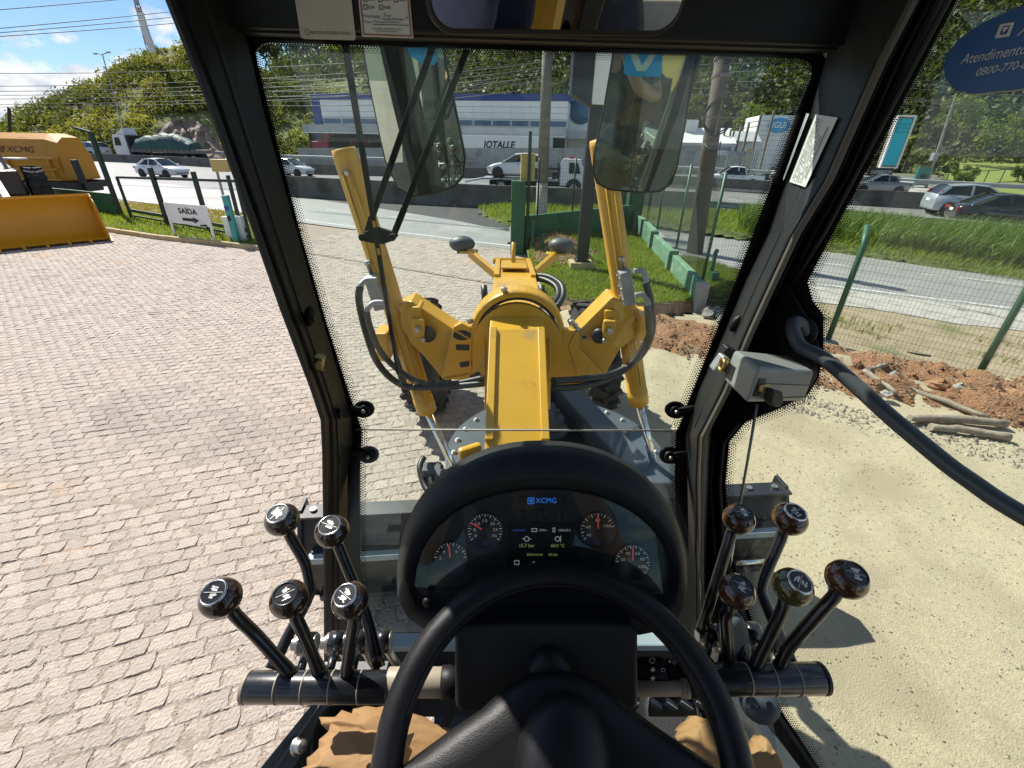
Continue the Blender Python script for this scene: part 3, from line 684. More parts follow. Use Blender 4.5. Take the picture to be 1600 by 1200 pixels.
def lumps(name, pts, r0, r1, mat, flat=0.7):
    """many small irregular stones as one object"""
    base = np.array([[1, 0, 0], [-1, 0, 0], [0, 1, 0], [0, -1, 0], [0, 0, 1], [0, 0, -1.0]]); fc = np.array([[0, 2, 4], [2, 1, 4], [1, 3, 4], [3, 0, 4], [2, 0, 5], [1, 2, 5], [3, 1, 5], [0, 3, 5]])
    n = len(pts); P = np.array([[p[0], p[1], p[2]] for p in pts]); r = np.exp(RNG.uniform(np.log(r0), np.log(r1), n))
    a = RNG.uniform(0, 6.28, n); ca, sa = np.cos(a), np.sin(a)
    loc = base[None] * (r[:, None, None] * RNG.uniform(0.55, 1.25, (n, 6, 3)))
    v = np.empty_like(loc); v[..., 0] = loc[..., 0] * ca[:, None] - loc[..., 1] * sa[:, None]; v[..., 1] = loc[..., 0] * sa[:, None] + loc[..., 1] * ca[:, None]; v[..., 2] = loc[..., 2] * flat
    v += P[:, None]
    return np_mesh(name, v.reshape(-1, 3), ((np.arange(n) * 6)[:, None, None] + fc[None]).reshape(-1, 3), mat, kind="stuff")
lumps("gravel", scatter([V(0.7, -2), V(7, -2), V(7.2, 2.5), ST(2, 7.1), V(0.7, 7.8)], 16000, z_lot), 0.0035, 0.014, m_pebble)
gb = scatter([ST(0.4, 6.9), ST(12, 6.4), ST(12, 5.7), ST(0.4, 6.3)], 3500, z_lot)
lumps("gravel_windrow", gb, 0.012, 0.045, m_pebble)
lumps("clay_clods", scatter([ST(-0.5, 7.2), ST(14, 6.7), ST(14, 9.0), ST(3, 9.0), V(1.5, 8.9)], 9000, z_clay), 0.006, 0.045, m_clod)

# --- interlocking pavers: bricks with zig-zag sides, running bond
PL_, PW_ = 0.150, 0.136
pang = math.radians(17); pa = np.array([math.cos(pang), math.sin(pang)]); pb = np.array([-math.sin(pang), math.cos(pang)])
def zig(x): x = (x % 1.0); return 4 * abs(x - 0.5) - 1
def paver_outline(inset):
    L, W, j = PL_ / 2 - inset, PW_ / 2 - inset, inset
    a = [(-L, -W), (-L / 2, -W), (0, -W), (L / 2, -W), (L, -W), (L, 0), (L, W), (L / 2, W), (0, W), (-L / 2, W), (-L, W), (-L, 0)]
    return np.array([(x + 0.011 * zig(y / PW_ + 0.5), y + 0.013 * zig(x / (PL_ / 2) + 0.25)) for x, y in a])
PO, PI_ = paver_outline(0.0036), paver_outline(0.0125)
YARD = [V(-24, -3), V(0.62, -3), V(0.62, 10.75), ST(3.0, 13.75), ST(-14.0, 13.75), PZ(412, 388), PZ(400, 388), PZ(165, 360), PZ(60, 348), PZ(-120, 330)]
half = 24
cells = []
for r_ in range(-255, 255):
    for c_ in range(-245, 170):
        a = (c_ + (0.5 if r_ % 2 else 0.0)) * PL_; b_ = r_ * PW_
        cells.append((a, b_))
cells = np.array(cells); cw = cells[:, :1] * pa + cells[:, 1:] * pb
ok = inpoly(cw, YARD)
tt = cw[:, 0] * N.x + cw[:, 1] * N.y
ok &= ~((np.abs(tt - 9.66) < 0.10) & (cw[:, 0] > -7.2))               # the drain joint crosses the yard here
cw = cw[ok]
# which pavers show: in front of the eye and inside the frame
rel = np.column_stack([cw, np.zeros(len(cw))]) - CAM_POS; cc = rel @ MW.T
ppx = 800 + FPX * cc[:, 0] / np.maximum(cc[:, 2], 0.1); ppy = 600 + FPX * cc[:, 1] / np.maximum(cc[:, 2], 0.1)
inv = (cc[:, 2] > 0.5) & (ppx > -120) & (ppx < 860) & (ppy > 250) & (ppy < 1290)
order = np.argsort(np.where(inv, cc[:, 2], 1e6) + np.where((ppx > 395 + (ppy - 700) * 0.1) & (ppy > 700), 40, 0))
def paver_mesh(n_, P, rng_):
    k = 12; tz = rng_.uniform(-0.0035, 0.003, n_); tx, ty = rng_.normal(0, 0.024, n_), rng_.normal(0, 0.030, n_)
    o2 = PO[None] + rng_.normal(0, 0.0034, (n_, k, 2)); i2 = PI_[None] + rng_.normal(0, 0.0055, (n_, k, 2))
    def up(q, z): 
        zz = z + tz[:, None] + q[..., 0] * tx[:, None] + q[..., 1] * ty[:, None]
        w = q[..., :1] * pa + q[..., 1:] * pb + P[:, None, :]
        return np.concatenate([w, zz[..., None]], 2)
    v = np.concatenate([up(o2, -0.03), up(o2, -0.0060), up(i2, 0.0)], 1)
    i = np.arange(k); j = (i + 1) % k
    q = np.concatenate([np.column_stack([i, j, j + k, i + k]), np.column_stack([i + k, j + k, j + 2 * k, i + 2 * k])])
    base = (np.arange(n_) * 3 * k)
    return v.reshape(-1, 3), (base[:, None, None] + q[None]).reshape(-1, 4), base[:, None] + (np.arange(k) + 2 * k)[None]
yard = bpy.data.objects["yard_base"]; yard.name = "paver_yard"
near, rest = cw[order[:300]], cw[order[300:]]
protos = []
for k in range(12):
    v, f1, f2 = paver_mesh(1, np.zeros((1, 2)), RNG)
    o = np_mesh("paver", v, [f1, f2], m_paver, yard); protos.append(o.data)
    o.location = (near[k][0], near[k][1], 0)
for k in range(12, 300):
    o = bpy.data.objects.new("paver", protos[k % 12]); COL.objects.link(o); o.parent = yard
    o.location = (near[k][0], near[k][1], 0); o.rotation_euler = (0, 0, math.pi * (k % 2))
keep = np.ones(len(rest), bool)
v, f1, f2 = paver_mesh(len(rest), rest, RNG)
o = np_mesh("paver_field", v, [f1, f2], m_paver, yard, kind="stuff")
# drain slot
# drifted sand and grit that fills the joints and half hides the worn pavers
def z_sand(x, y):
    a = mnoise.noise(Vector((x * 1.3, y * 1.3, 3))); c = mnoise.noise(Vector((x * 5.2, y * 5.2, 9))); d = mnoise.noise(Vector((x * 21, y * 21, 1)))
    return -0.0056 + 0.0030 * a + 0.0026 * c + 0.0032 * d
SANDP = [V(-7.2, 1.0), V(0.6, 1.0), V(0.6, 7.6), V(-9.5, 7.6)]
o = grid_terrain("joint_sand", SANDP, 0.034, z_sand, m_sandjoint); o.parent = yard; o["kind"] = "stuff"
gq_ = scatter(SANDP, 16000, lambda x, y: -0.004); lumps("yard_grit", gq_, 0.003, 0.010, m_pebble)
o = grid_terrain("far_joint_sand", [V(-24, 7.6), V(0.6, 7.6), V(0.6, 10.7), ST(3.0, 13.7), ST(-14, 13.7), PZ(400, 388), PZ(-120, 330)], 0.5, lambda x, y: -0.009 + 0.003 * noise2(x, y, 1.3, 3), m_sandjoint); o.parent = yard; o["kind"] = "stuff"
b = MB(); b.beam(ST(-13.5, 9.66, -0.02), ST(3.2, 9.66, -0.02), 0.05, 0.03); b.build("drain_slot", m_ink, None, kind="structure")

# kerb and grass strip on the left
KL = [PZ(-140, 332), PZ(60, 348), PZ(165, 361), PZ(250, 374), PZ(330, 382), PZ(402, 390), PZ(430, 395)]
for i in range(len(KL) - 1):
    L = (KL[i + 1] - KL[i]).length; k = max(1, int(L / 0.95))
    for j in range(k):
        a, c = KL[i].lerp(KL[i + 1], j / k), KL[i].lerp(KL[i + 1], (j + 1) / k - 0.012 / L)
        b = MB(); b.beam(a + V(0, 0, 0.06), c + V(0, 0, 0.06), 0.14, 0.16); b.build("kerb_stone", m_kerb, None, bevel=0.02, kind="structure")
GL = [PZ(165, 359), PZ(250, 372), PZ(330, 380), PZ(402, 388), PZ(425, 392), PZ(440, 372), PZ(420, 362), PZ(330, 352), PZ(200, 333), PZ(60, 318), PZ(-100, 305), PZ(-140, 328), PZ(60, 346)]
def z_gl(x, y): return 0.10 + 0.03 * noise2(x, y, 0.8, 6)
grid_terrain("grass_strip", GL, 0.2, z_gl, m_soilgrass, edge=0.06)
blades("strip_grass", scatter(GL, 15000, z_gl), 0.13, 0.010, 0.4, m_grass)
DG = [PZ(200, 333), PZ(330, 352), PZ(420, 362), PZ(440, 372), PZ(470, 360), PZ(420, 338), PZ(300, 326), PZ(180, 316), PZ(60, 306)]
grid_terrain("dry_strip", DG, 0.4, lambda x, y: 0.03 + 0.02 * noise2(x, y, 0.8, 6), m_verge)
blades("dry_strip_grass", scatter(DG, 9000, lambda x, y: 0.03), 0.10, 0.012, 0.4, m_drygrass)

# green plot right of the gate, ending in a clay cut
PLOT = [V(1.05, 9.45), V(2.0, 9.15), V(3.2, 9.1), V(4.25, 9.3), V(4.5, 11), V(4.9, 14.0), V(5.5, 18.6), V(1.0, 15.4), V(0.8, 13)]
def z_plot(x, y): return 0.18 + 0.04 * noise2(x, y, 0.7, 11) + 0.35 * max(0, min(1, (y - 12.2) / 2.5)) * max(0, 1 - abs(x - 1.8) / 2.0)
grid_terrain("grass_plot", PLOT, 0.14, z_plot, m_soilgrass)
b = MB(); cut = [V(0.95, 9.8), V(1.05, 9.45), V(2.0, 9.15), V(3.2, 9.1), V(4.25, 9.3)]
top = []
for i in range(len(cut) - 1):
    for j in range(8): p = cut[i].lerp(cut[i + 1], j / 8); top.append(p)
rings = [[p + V(0.05 * noise2(p.x * 3, z, 2, 1), -0.16 * (1 - z / 0.2) + 0.05 * noise2(p.x * 4, z * 9, 2, 5) + 0.02, z) for p in top] for z in (-0.02, 0.06, 0.13, 0.2)]
b.loft(rings, False, False, False, 0, True); b.build("clay_cut", m_redsoil, None, kind="structure")
bare = [V(0.95, 12.5), V(2.3, 12.4), V(2.9, 13.6), V(2.2, 15.6), V(1.0, 15.2)]
gp = scatter(PLOT, 30000, z_plot); gp = gp[~(inpoly(gp, bare) & (RNG.uniform(0, 1, len(gp)) < 0.93))]
blades("plot_grass", gp, 0.085, 0.007, 0.4, m_grass)
lumps("mound_clods", scatter(bare, 900, z_plot), 0.02, 0.09, m_clod)
RB = [V(4.75, 9.7), V(5.3, 10.0), V(6.2, 12.6), V(6.9, 15.5), V(6.6, 19), V(5.9, 19.3), V(5.1, 14)]
RB = [V(4.62, 9.3), V(5.6, 9.5), ST(0.2, 13.4), ST(-2.0, 13.6), V(5.9, 19.0), V(5.05, 14)]
def z_rb(x, y): return 0.10 + 0.25 * max(0, 1 - abs(x - 5.0 - (y - 9) * 0.08) / 1.6) + 0.03 * noise2(x, y, 1, 2)
grid_terrain("fence_bank", RB, 0.2, z_rb, m_soilgrass, edge=0.12)
blades("bank_grass", scatter(RB, 16000, z_rb), 0.12, 0.009, 0.45, m_grass)
# ------------------------------------------------------------------ near yard things: walls, fences, posts, signs, logs
# low green wall with pilasters, stepping toward the machine
r = thing("low_wall", "low faded green wall with stepped piers right of the lawn", "wall", (4.3, 9.5, 0))
LW = [V(4.28, 9.35, 0), V(4.62, 12.0, 0), V(4.98, 14.8, 0), V(5.42, 18.4, 0)]
for i in range(3):
    a, c = LW[i], LW[i + 1]
    h0 = (0.62, 0.66, 0.78)[i]
    b = MB(); b.beam(a + V(0, 0, h0 / 2), c - (c - a).normalized() * 0.11 + V(0, 0, h0 / 2), 0.16, h0); b.build("wall_panel", m_greenlow, r, bevel=0.015)
    b = MB(); b.box(c + V(-0.04, 0, (h0 + 0.1) / 2), (0.26, 0.22, h0 + 0.1), Matrix.Rotation(-0.13, 3, 'Z')); b.build("pier", m_greenlow, r, bevel=0.015)
b = MB(); b.box(V(4.27, 9.22, 0.27), (0.24, 0.24, 0.66), Matrix.Rotation(-0.13, 3, 'Z')); b.build("broken_end", m_rubble, r, bevel=0.03)
for k, (dx, dy, s) in enumerate(((0.0, -0.35, .15), (0.2, -0.45, .12), (0.1, -0.75, .11), (0.35, -0.85, .16), (0.5, -1.15, .12), (0.6, -1.45, .13), (0.25, -0.2, .1), (0.78, -1.55, .09))):
    c = MB(); q = V(4.3 + dx, 9.1 + dy, 0.10); c.sphere(q, s, 0, 7, 5, (1.2, 0.9, 0.7), Matrix.Rotation(k * 1.3, 3, 'Z'))
    for i, vv in enumerate(c.v): c.v[i] = tuple(Vector(vv) + Vector((RNG.normal(0, .2 * s), RNG.normal(0, .2 * s), RNG.normal(0, .15 * s))))
    c.s = [False] * len(c.s)
    tag(c.build("rubble_chunk", m_rubble, None), "broken grey concrete chunk at the end of the low green wall", "rubble", "rubble at the end of the low wall")

def mesh_panel(b, A, B, h0, h1, sx, sz, w, diamond=False, drop=0.0):
    """welded or chain link wires between two posts"""
    A, B = Vector(A), Vector(B); d = B - A; L = Vector((d.x, d.y, 0)).length
    def pt(s, z): return A + d * (s / L) + Vector((0, 0, z))
    nn = Vector((-d.y, d.x, 0)).normalized()
    def wire(p, q):
        t = (q - p).normalized(); x = t.cross(nn).normalized() * w; y = nn * w
        b.add([p + x, p + y * 1 - x * .5, p - y - x * .5, q + x, q + y - x * .5, q - y - x * .5], [(0, 1, 4, 3), (1, 2, 5, 4), (2, 0, 3, 5)])
    if not diamond:
        for i in range(int(L / sx) + 1): wire(pt(min(i * sx, L), h0), pt(min(i * sx, L), h1))
        k = int((h1 - h0) / sz)
        for i in range(k + 1): wire(pt(0, h0 + i * sz), pt(L, h0 + i * sz))
    else:
        H = h1 - h0; c = -H
        while c < L:
            for sg in (1, -1):
                s0, s1 = max(c, 0), min(c + H, L)
                if s1 > s0:
                    z0, z1 = (s0 - c), (s1 - c)
                    wire(pt(s0, h0 + (z0 if sg > 0 else H - z0)), pt(s1, h0 + (z1 if sg > 0 else H - z1)))
            c += sx
    return b

# chain link fence standing on the low wall
r = thing("chain_link_fence", "chain link fence on green posts above the low green wall", "fence", (4.3, 9.5, 0.6))
FP = [V(4.34, 9.45, .55), V(4.72, 12.2, .6), V(5.05, 14.9, .7), V(5.45, 18.2, .75)]
for k, p in enumerate(FP):
    b = MB(); b.tube([p, p + V(0, 0, 2.15)], 0.035, 8); b.build("post", m_greenpost, r)
for i in range(3):
    b = MB(); mesh_panel(b, FP[i], FP[i + 1], 0.1, 2.05, 0.10, 0.1, 0.0032, True); b.build("wire_mesh", m_wire, r, kind="stuff", recalc=False)
# fence along the verge on the right: posts with bent tops, welded mesh
r = thing("mesh_fence", "tall green mesh fence with bent post tops along the dry verge", "fence", (5.86, 7.31, 0))
def post_bent(p, h, name="post", top=0.35, par=None):
    b = MB(); q = p + V(0, 0, h); nn = N * -0.0 + N * 1.0
    b.tube([p - V(0, 0, .1), q, q + nn * top * 0.75 + V(0, 0, top * 0.8)], 0.045, 8); return b.build(name, m_greenpost, par)
FR = [V(4.25, 8.75, 0), V(5.86, 7.31, 0), V(7.206, 5.851, 0), V(8.9, 4.05, 0), V(10.7, 2.2, 0)]
for p in FR[1:]:
    post_bent(p, 1.75, par=r)
    b = MB(); b.lathe([(0.02, .13), (0.16, .10), (0.22, 0.02), (0.25, -0.06)], p, (0, 0, 1), 10, caps=False); b.build("concrete_foot", m_rubble, r)
b = MB(); b.tube([V(4.9, 10.3, 0), V(4.9, 10.3, 1.0), V(4.95, 10.35, 1.05)], 0.05, 8); b.box(V(4.93, 10.2, .3), (.16, .22, .6)); b.build("stub_post", m_greenpost, r)
for i in range(0, 4):
    b = MB(); mesh_panel(b, FR[i], FR[i + 1], 0.06, 1.72, 0.055, 0.11, 0.0022); b.build("wire_mesh", m_wire, r, kind="stuff", recalc=False)

# gate pillar and green wall beside the exit
r = thing("gate_pillar", "square green gate pillar with a pale yellow box on top", "pillar", (0.62, 14.3, 0))
q = PZ(808, 398); b = MB(); hp = PY(808, 283, q.y).z
b.box(V(q.x, q.y + .2, hp / 2), (0.42, 0.42, hp)); b.build("shaft", m_green, r, bevel=0.012)
b = MB(); b.beam(V(q.x + .30, q.y + .1, 0), V(q.x + .30, q.y + .1, PY(823, 205, q.y).z), 0.09, 0.09); b.build("post", m_darkgreen, r)
b = MB(); b.box(V(q.x + .27, q.y + .35, hp + .36), (0.42, 0.3, 0.74)); b.build("meter_box", m_yellowbox, r, bevel=0.01)
for z in (0.35, 1.0, 1.6):
    b = MB(); b.box(V(q.x - .26, q.y + .05, z), (0.1, 0.06, 0.05)); b.build("hinge", m_ink, r)
GPY = q.y
w0, w1 = V(q.x + .2, q.y + .35, 0), V(5.35, 18.6, 0)
r = thing("green_wall", "dark green painted wall running from the gate pillar behind the lawn", "wall", (1, 14.5, 0))
b = MB(); b.beam(w0 + V(0, 0, .55), w1 + V(0, 0, .55), 0.16, 1.15); b.build("wall_panel", m_green, r, bevel=0.01)
b = MB(); b.box(V(5.25, 18.7, 1.35), (0.5, 0.45, 2.7)); b.build("corner_pillar", m_green, r, bevel=0.012)
r = thing("mesh_fence", "wire mesh screen above the dark green wall by the gate", "fence", (1, 14.7, 1.1))
for k in range(4):
    p = w0.lerp(w1, (k + .35) / 3.6); b = MB(); b.tube([p + V(0, 0, 1.1), p + V(0, 0, 2.75)], .03, 6); b.build("post", m_darkgreen, r)
b = MB(); mesh_panel(b, w0, w1, 1.12, 2.7, 0.11, 0.11, 0.004); b.build("wire_mesh", m_wire, r, kind="stuff", recalc=False)
for k, (dx, dy) in enumerate(((0.45, -.35), (0.75, -.5))):
    p = V(q.x + dx, q.y + dy, 0.1); c = MB(); c.beam(p, p + V(0, 0, (1.0, .65)[k]), .07, .07)
    tag(c.build("green_stake", m_greenpost, None), ("taller" if k == 0 else "shorter") + " green stake beside the gate pillar at the clay mound", "stake")

# black totem post with two-sided box sign
q = PZ(906, 428); r = thing("totem_sign", "black post on a concrete block carrying a large box sign", "sign", q)
b = MB(); b.box(q + V(0, 0, .17), (0.62, 0.5, 0.36)); b.build("footing", m_kerb, r, bevel=0.02)
zt = PY(920, 168, q.y).z
b = MB(); b.box(q + V(0.02, 0, .365), (0.40, .34, .03)); b.beam(q + V(0.02, 0, .36), V(q.x + .02, q.y, zt + .8), 0.30, 0.2, (0, 1, 0)); b.build("column", m_blackpost, r)
a, c = PY(887, 150, q.y), PY(921, 166, q.y); top = PY(900, 30, q.y).z
b = MB(); b.prism([V(a.x, q.y - .55, a.z), V(c.x - .05, q.y - .55, c.z - .05), V(c.x - .05, q.y - .55, top), V(a.x, q.y - .55, top)], V(0, .45, 0)); b.build("side_panel", m_blackpost, r, bevel=0.03)
b = MB(); a2, c2 = PY(918, 165, q.y), PY(1005, 165, q.y)
b.prism([V(a2.x, q.y - .5, a2.z), V(c2.x, q.y + .1, c2.z), V(c2.x, q.y + .1, top), V(a2.x, q.y - .5, top)], V(.05, .2, 0)); b.build("face_panel", m_white, r, bevel=0.02)
for sx in (-.12, .12):
    for sy in (-.1, .1):
        c = MB(); c.lathe([(.02, 0), (.02, .05)], q + V(sx * 1.2, sy * 1.2, .38), seg=6, caps=True); c.build("anchor_bolt", m_zinc, r)

# utility poles
def pole(name, lab, base, top, r0, r1, mat, base_mat=None, hb=1.8):
    p = thing(name, lab, "utility pole", base)
    d = top - base
    if base_mat:
        b = MB(); f = hb / d.length; b.tube([base - V(0, 0, .2), base + d * f], 0, 14, radii=[r0 * 1.02, r0 + (r1 - r0) * f + .004]); b.build("painted_base", base_mat, p)
        b = MB(); b.tube([base + d * f, top], 0, 14, radii=[r0 + (r1 - r0) * f, r1]); b.build("shaft", mat, p)
    else:
        b = MB(); b.tube([base - V(0, 0, .2), top], 0, 14, radii=[r0, r1]); b.build("shaft", mat, p)
    return p
q = PZ(845, 352); z1 = PY(858, 20, q.y)
pole("utility_pole", "round concrete utility pole with limewashed foot behind the green wall", q, z1, .25, .19, m_pole, m_polebase, 1.7)
PB = V(6.55, 15.2, 0.1); pt_ = PY(1140, 20, 15.3)
p = pole("utility_pole", "thick dark utility pole with coiled cable behind the chain link fence", PB, pt_, .26, .21, m_woodpole)
def along(py): 
    f = (PY(1110, py, 15.25).z - PB.z) / (pt_.z - PB.z); return PB.lerp(pt_, f)
for py in (182, 186):
    cpt = along(py); b = MB(); ring = [cpt + V(math.cos(a) * .42, -.27, math.sin(a) * .42) for a in np.linspace(0, 2 * math.pi, 25)]; b.tube(ring, .022, 6, caps=False); b.build("cable_coil", m_cable, p)
cpt = along(184); b = MB(); b.beam(cpt + V(-.5, -.3, 0), cpt + V(.5, -.3, 0), .035, .035); b.beam(cpt + V(0, -.3, -.45), cpt + V(0, -.3, .45), .035, .035); b.build("cross_bracket", m_pole, p)
for py in (90, 118, 225, 345):
    cpt = along(py); b = MB(); b.lathe([(.235, -.05), (.245, 0), (.235, .05)], cpt, pt_ - PB, 14); b.build("band", m_pole, p)
c1 = along(225); b = MB(); b.tube([c1 + V(-.25, -.1, 0), c1 + V(-.1, -.34, -.16), c1 + V(.15, -.34, -.14), c1 + V(.26, -.1, .06)], .02, 6); b.build("hanging_cable", m_cable, p)

# weathered logs and branches on the clay bank
def log(p0, p1, r0, r1, lab, bend=0.05):
    p0, p1 = Vector(p0), Vector(p1); n = 9; pts = []
    for i in range(n):
        f = i / (n - 1); pts.append(p0.lerp(p1, f) + V(RNG.normal(0, .008), bend * math.sin(f * 3.1), RNG.normal(0, .006)))
    b = MB(); b.tube(pts, 0, 9, radii=[(r0 + (r1 - r0) * i / (n - 1)) * RNG.uniform(.9, 1.08) for i in range(n)])
    return tag(b.build("log", m_log, None), lab, "log", "logs on the clay bank")
log(PZ(1405, 603, .12), PZ(1545, 652, .12), .042, .035, "longest pale branch lying farthest up the red clay bank", .06)
log(PZ(1420, 653, .08), PZ(1572, 663, .10), .050, .054, "upper of two parallel logs at the foot of the clay bank")
log(PZ(1455, 668, .06), PZ(1580, 684, .08), .046, .050, "lower of two parallel logs at the foot of the clay bank")
log(PZ(1350, 580, .2), PZ(1402, 614, .14), .05, .03, "short broken branch beside the grab bar on the clay", .0)
log(PZ(1355, 578, .22), PZ(1385, 570, .2), .04, .03, "short brown stick lying at the top of the branch pile", .0)
for k, (px, py, s) in enumerate(((1400, 590, .10), (1375, 603, .07), (1465, 602, .12), (1500, 605, .08), (1560, 630, .12), (1590, 618, .1), (1385, 615, .06), (1340, 572, .09), (1490, 612, .07))):
    q = PZ(px, py, .15); c = MB(); c.sphere(q, s, 0, 7, 5, (1.2, .9, .75), Matrix.Rotation(k, 3, 'Z'))
    for i, vv in enumerate(c.v): c.v[i] = tuple(Vector(vv) + Vector((RNG.normal(0, .2 * s), RNG.normal(0, .2 * s), RNG.normal(0, .2 * s))))
    c.s = [False] * len(c.s)
    tag(c.build("rubble_chunk", m_rubble if k % 3 == 0 else m_clod, None), "loose lump of rubble or clay among the logs", "rubble", "rubble among the logs")

# ---------------- left side: gate, sign, intercom
q0, q1 = PZ(190, 338), PZ(146, 330)
r = thing("gate_wall", "green sheet wall panel left of the open gate frame", "wall", q0)
a, c = PZ(130, 333), PZ(192, 341); zt = PY(160, 300, (a.y + c.y) / 2).z
b = MB(); b.beam(V(a.x - 2, a.y + .9, zt / 2), V(c.x, c.y, zt / 2), .08, zt); b.build("sheet", m_green, r)
p1 = PZ(191, 341); p2 = PY(143, 205, p1.y + .2)
b = MB(); b.beam(p1, V(p1.x, p1.y, PY(150, 207, p1.y).z), .14, .14); b.build("post", m_darkgreen, r)
b = MB(); zz = PY(150, 207, p1.y).z; b.beam(V(p1.x, p1.y, zz), V(p1.x - .55, p1.y, zz + .15), .10, .08); b.build("arm", m_darkgreen, r)
r = thing("gate_frame", "dark green open gate frame of thin posts and rails by the exit", "gate", PZ(210, 348))
G0, G1 = PZ(207, 345), PZ(400, 383)
gz = lambda px, py, p: PY(px, py, p.y).z
posts = [(207, 345, 184, 277, .08), (265, 357, 240, 262, .13), (330, 368, 299, 268, .12), (382, 377, 358, 274, .09), (393, 380, 368, 283, .08)]
for (bx, by, tx, ty, w) in posts:
    p = PZ(bx, by); b = MB(); b.beam(p, V(p.x, p.y, gz(tx, ty, p)), w, w); b.build("gate_post", m_darkgreen, r)
pa_, pb_ = PZ(207, 345), PZ(393, 380)
for (za, zb, h) in ((gz(184, 277, pa_), gz(368, 283, pb_), .08), (.42, .42, .12), (.22, .22, .06), (.05, .05, .12)):
    b = MB(); b.beam(V(pa_.x, pa_.y, za), V(pb_.x, pb_.y, zb), .06, h); b.build("rail", m_darkgreen, r)
# SAIDA sign on two white legs
f0, f1 = PZ(275, 372), PZ(337, 380)
r = thing("exit_sign", "white SAÍDA sign with a black arrow on two white legs", "sign", f0)
h_ = gz(256, 316, f0)
d_ = (f1 - f0).normalized()
for p in (f0, f1):
    b = MB(); b.beam(p, p + V(0, 0, h_), .07, .05, (0, 1, 0)); b.build("leg", m_white, r)
b = MB(); zb = h_ * .44; b.prism([f0 + V(0, 0, zb), f1 + V(0, 0, zb), f1 + V(0, 0, h_), f0 + V(0, 0, h_)], V(0, .03, 0)); board = b.build("board", m_white, r)
nf = V(d_.y, -d_.x, 0)
L_ = (f1 - f0).length
text("lettering", "SAÍDA", m_ink, f0 + d_ * L_ * .30 + V(0, 0, zb + (h_ - zb) * .52) + nf * .012, d_, (0, 0, 1), L_ * .46, board, height=(h_ - zb) * .34, bold=.02)
b = MB(); y0 = zb + (h_ - zb) * .25; t_ = (h_ - zb) * .07
o_ = f0 + nf * .014
b.add([o_ + d_ * L_ * .34 + V(0, 0, y0 - t_), o_ + d_ * L_ * .62 + V(0, 0, y0 - t_), o_ + d_ * L_ * .62 + V(0, 0, y0 - 2.2 * t_), o_ + d_ * L_ * .76 + V(0, 0, y0), o_ + d_ * L_ * .62 + V(0, 0, y0 + 2.2 * t_), o_ + d_ * L_ * .62 + V(0, 0, y0 + t_), o_ + d_ * L_ * .34 + V(0, 0, y0 + t_)], [(0, 1, 2, 3, 4, 5, 6)]); b.build("arrow", m_ink, board, recalc=False)
b = MB(); b.box(f0 + d_ * L_ * .88 + V(0, 0, zb + .03) + nf * .02, (.32, .02, .05)); b.build("strip", m_ink, board)
# intercom pillar, box on pole
q = PZ(372, 382); r = thing("intercom_pillar", "slanting teal intercom post with a pale equipment box behind it", "intercom", q)
zt = gz(352, 305, q); b = MB(); b.beam(q, V(q.x, q.y, zt), .17, .17); b.build("post", m_teal, r, bevel=.01)
b = MB(); b.box(V(q.x - .02, q.y - .09, zt * .55), (.1, .03, .16)); b.build("keypad", m_ink, r)
b = MB(); b.box(V(q.x - .02, q.y - .09, zt * .75), (.12, .02, .14)); b.build("notice", m_dimblue, r)
b = MB(); b.box(V(q.x - .1, q.y + .35, .42), (.62, .34, .84)); b.build("equipment_box", m_white, r, bevel=.01)
q = PZ(362, 378); q = V(q.x - .15, q.y + .5, 0); r = thing("barrier_sensor", "pale yellow box on a thin pole beside the teal intercom", "control box", q)
zt = gz(344, 268, q); b = MB(); b.beam(q, V(q.x, q.y, zt), .06, .06); b.build("pole", m_steel, r)
a, c = PY(335, 268, q.y), PY(357, 249, q.y); b = MB(); b.box(V((a.x + c.x) / 2, q.y, (a.z + c.z) / 2), (abs(c.x - a.x), .25, abs(c.z - a.z))); b.build("box", m_yellowbox, r, bevel=.02)
# ------------------------------------------------------------------ the motor grader seen from its own cab
G = thing("motor_grader", "yellow motor grader seen from its cab with levers dash and blade", "motor grader", (0, 0, 0))
def part(b, name, mat, par=None, bevel=0.0, **k): return b.build(name, mat, par or G, bevel=bevel, **k)

# --- front frame (gooseneck)
gp_ = [V(.012, 1.05, 1.50), V(.015, 1.673, 1.905), V(.029, 2.252, 2.225), V(.034, 2.55, 2.285), V(.045, 3.1, 2.285), V(.056, 3.86, 2.225)]
b = MB(); w = .148
def gsec(p, hh): return [p + V(-w, 0, 0), p + V(w, 0, 0), p + V(w, 0, -hh), p + V(-w, 0, -hh)]
b.loft([gsec(p, h) for p, h in zip(gp_, (.42, .40, .36, .36, .38, .42))] + [gsec(V(.07, 5.0, 1.25), .45), gsec(V(.07, 5.3, 1.1), .4)], True, True, True)
goose = part(b, "gooseneck", m_yellow, bevel=.008)
for s in (-1, 1):
    for i in range(1, 5):
        if i in (2, 3): continue
        q0, q1 = gp_[i], gp_[i + 1] if i != 1 else gp_[2]
        b = MB(); b.beam(q0 + V(s * .128, 0, .010), q1 + V(s * .128, 0, .010), .038, .02); part(b, "edge_rib", m_yellow, goose, bevel=.004)
b = MB(); b.beam(gp_[4] + V(0, .2, .012), gp_[5] + V(0, -.06, .012), .20, .012); part(b, "cover_plate", m_yellow, goose, bevel=.004)
b = MB(); b.tube([V(.05, 3.62, 2.25), V(.05, 3.72, 2.33), V(.052, 3.74, 2.40)], .018, 6); part(b, "lifting_hook", m_yellow, goose)
b = MB(); b.beam(V(.05, 3.84, 2.235), V(.05, 3.90, 2.205), .34, .05, (0, 0, 1)); part(b, "end_bracket", m_yellow, goose, bevel=.02)
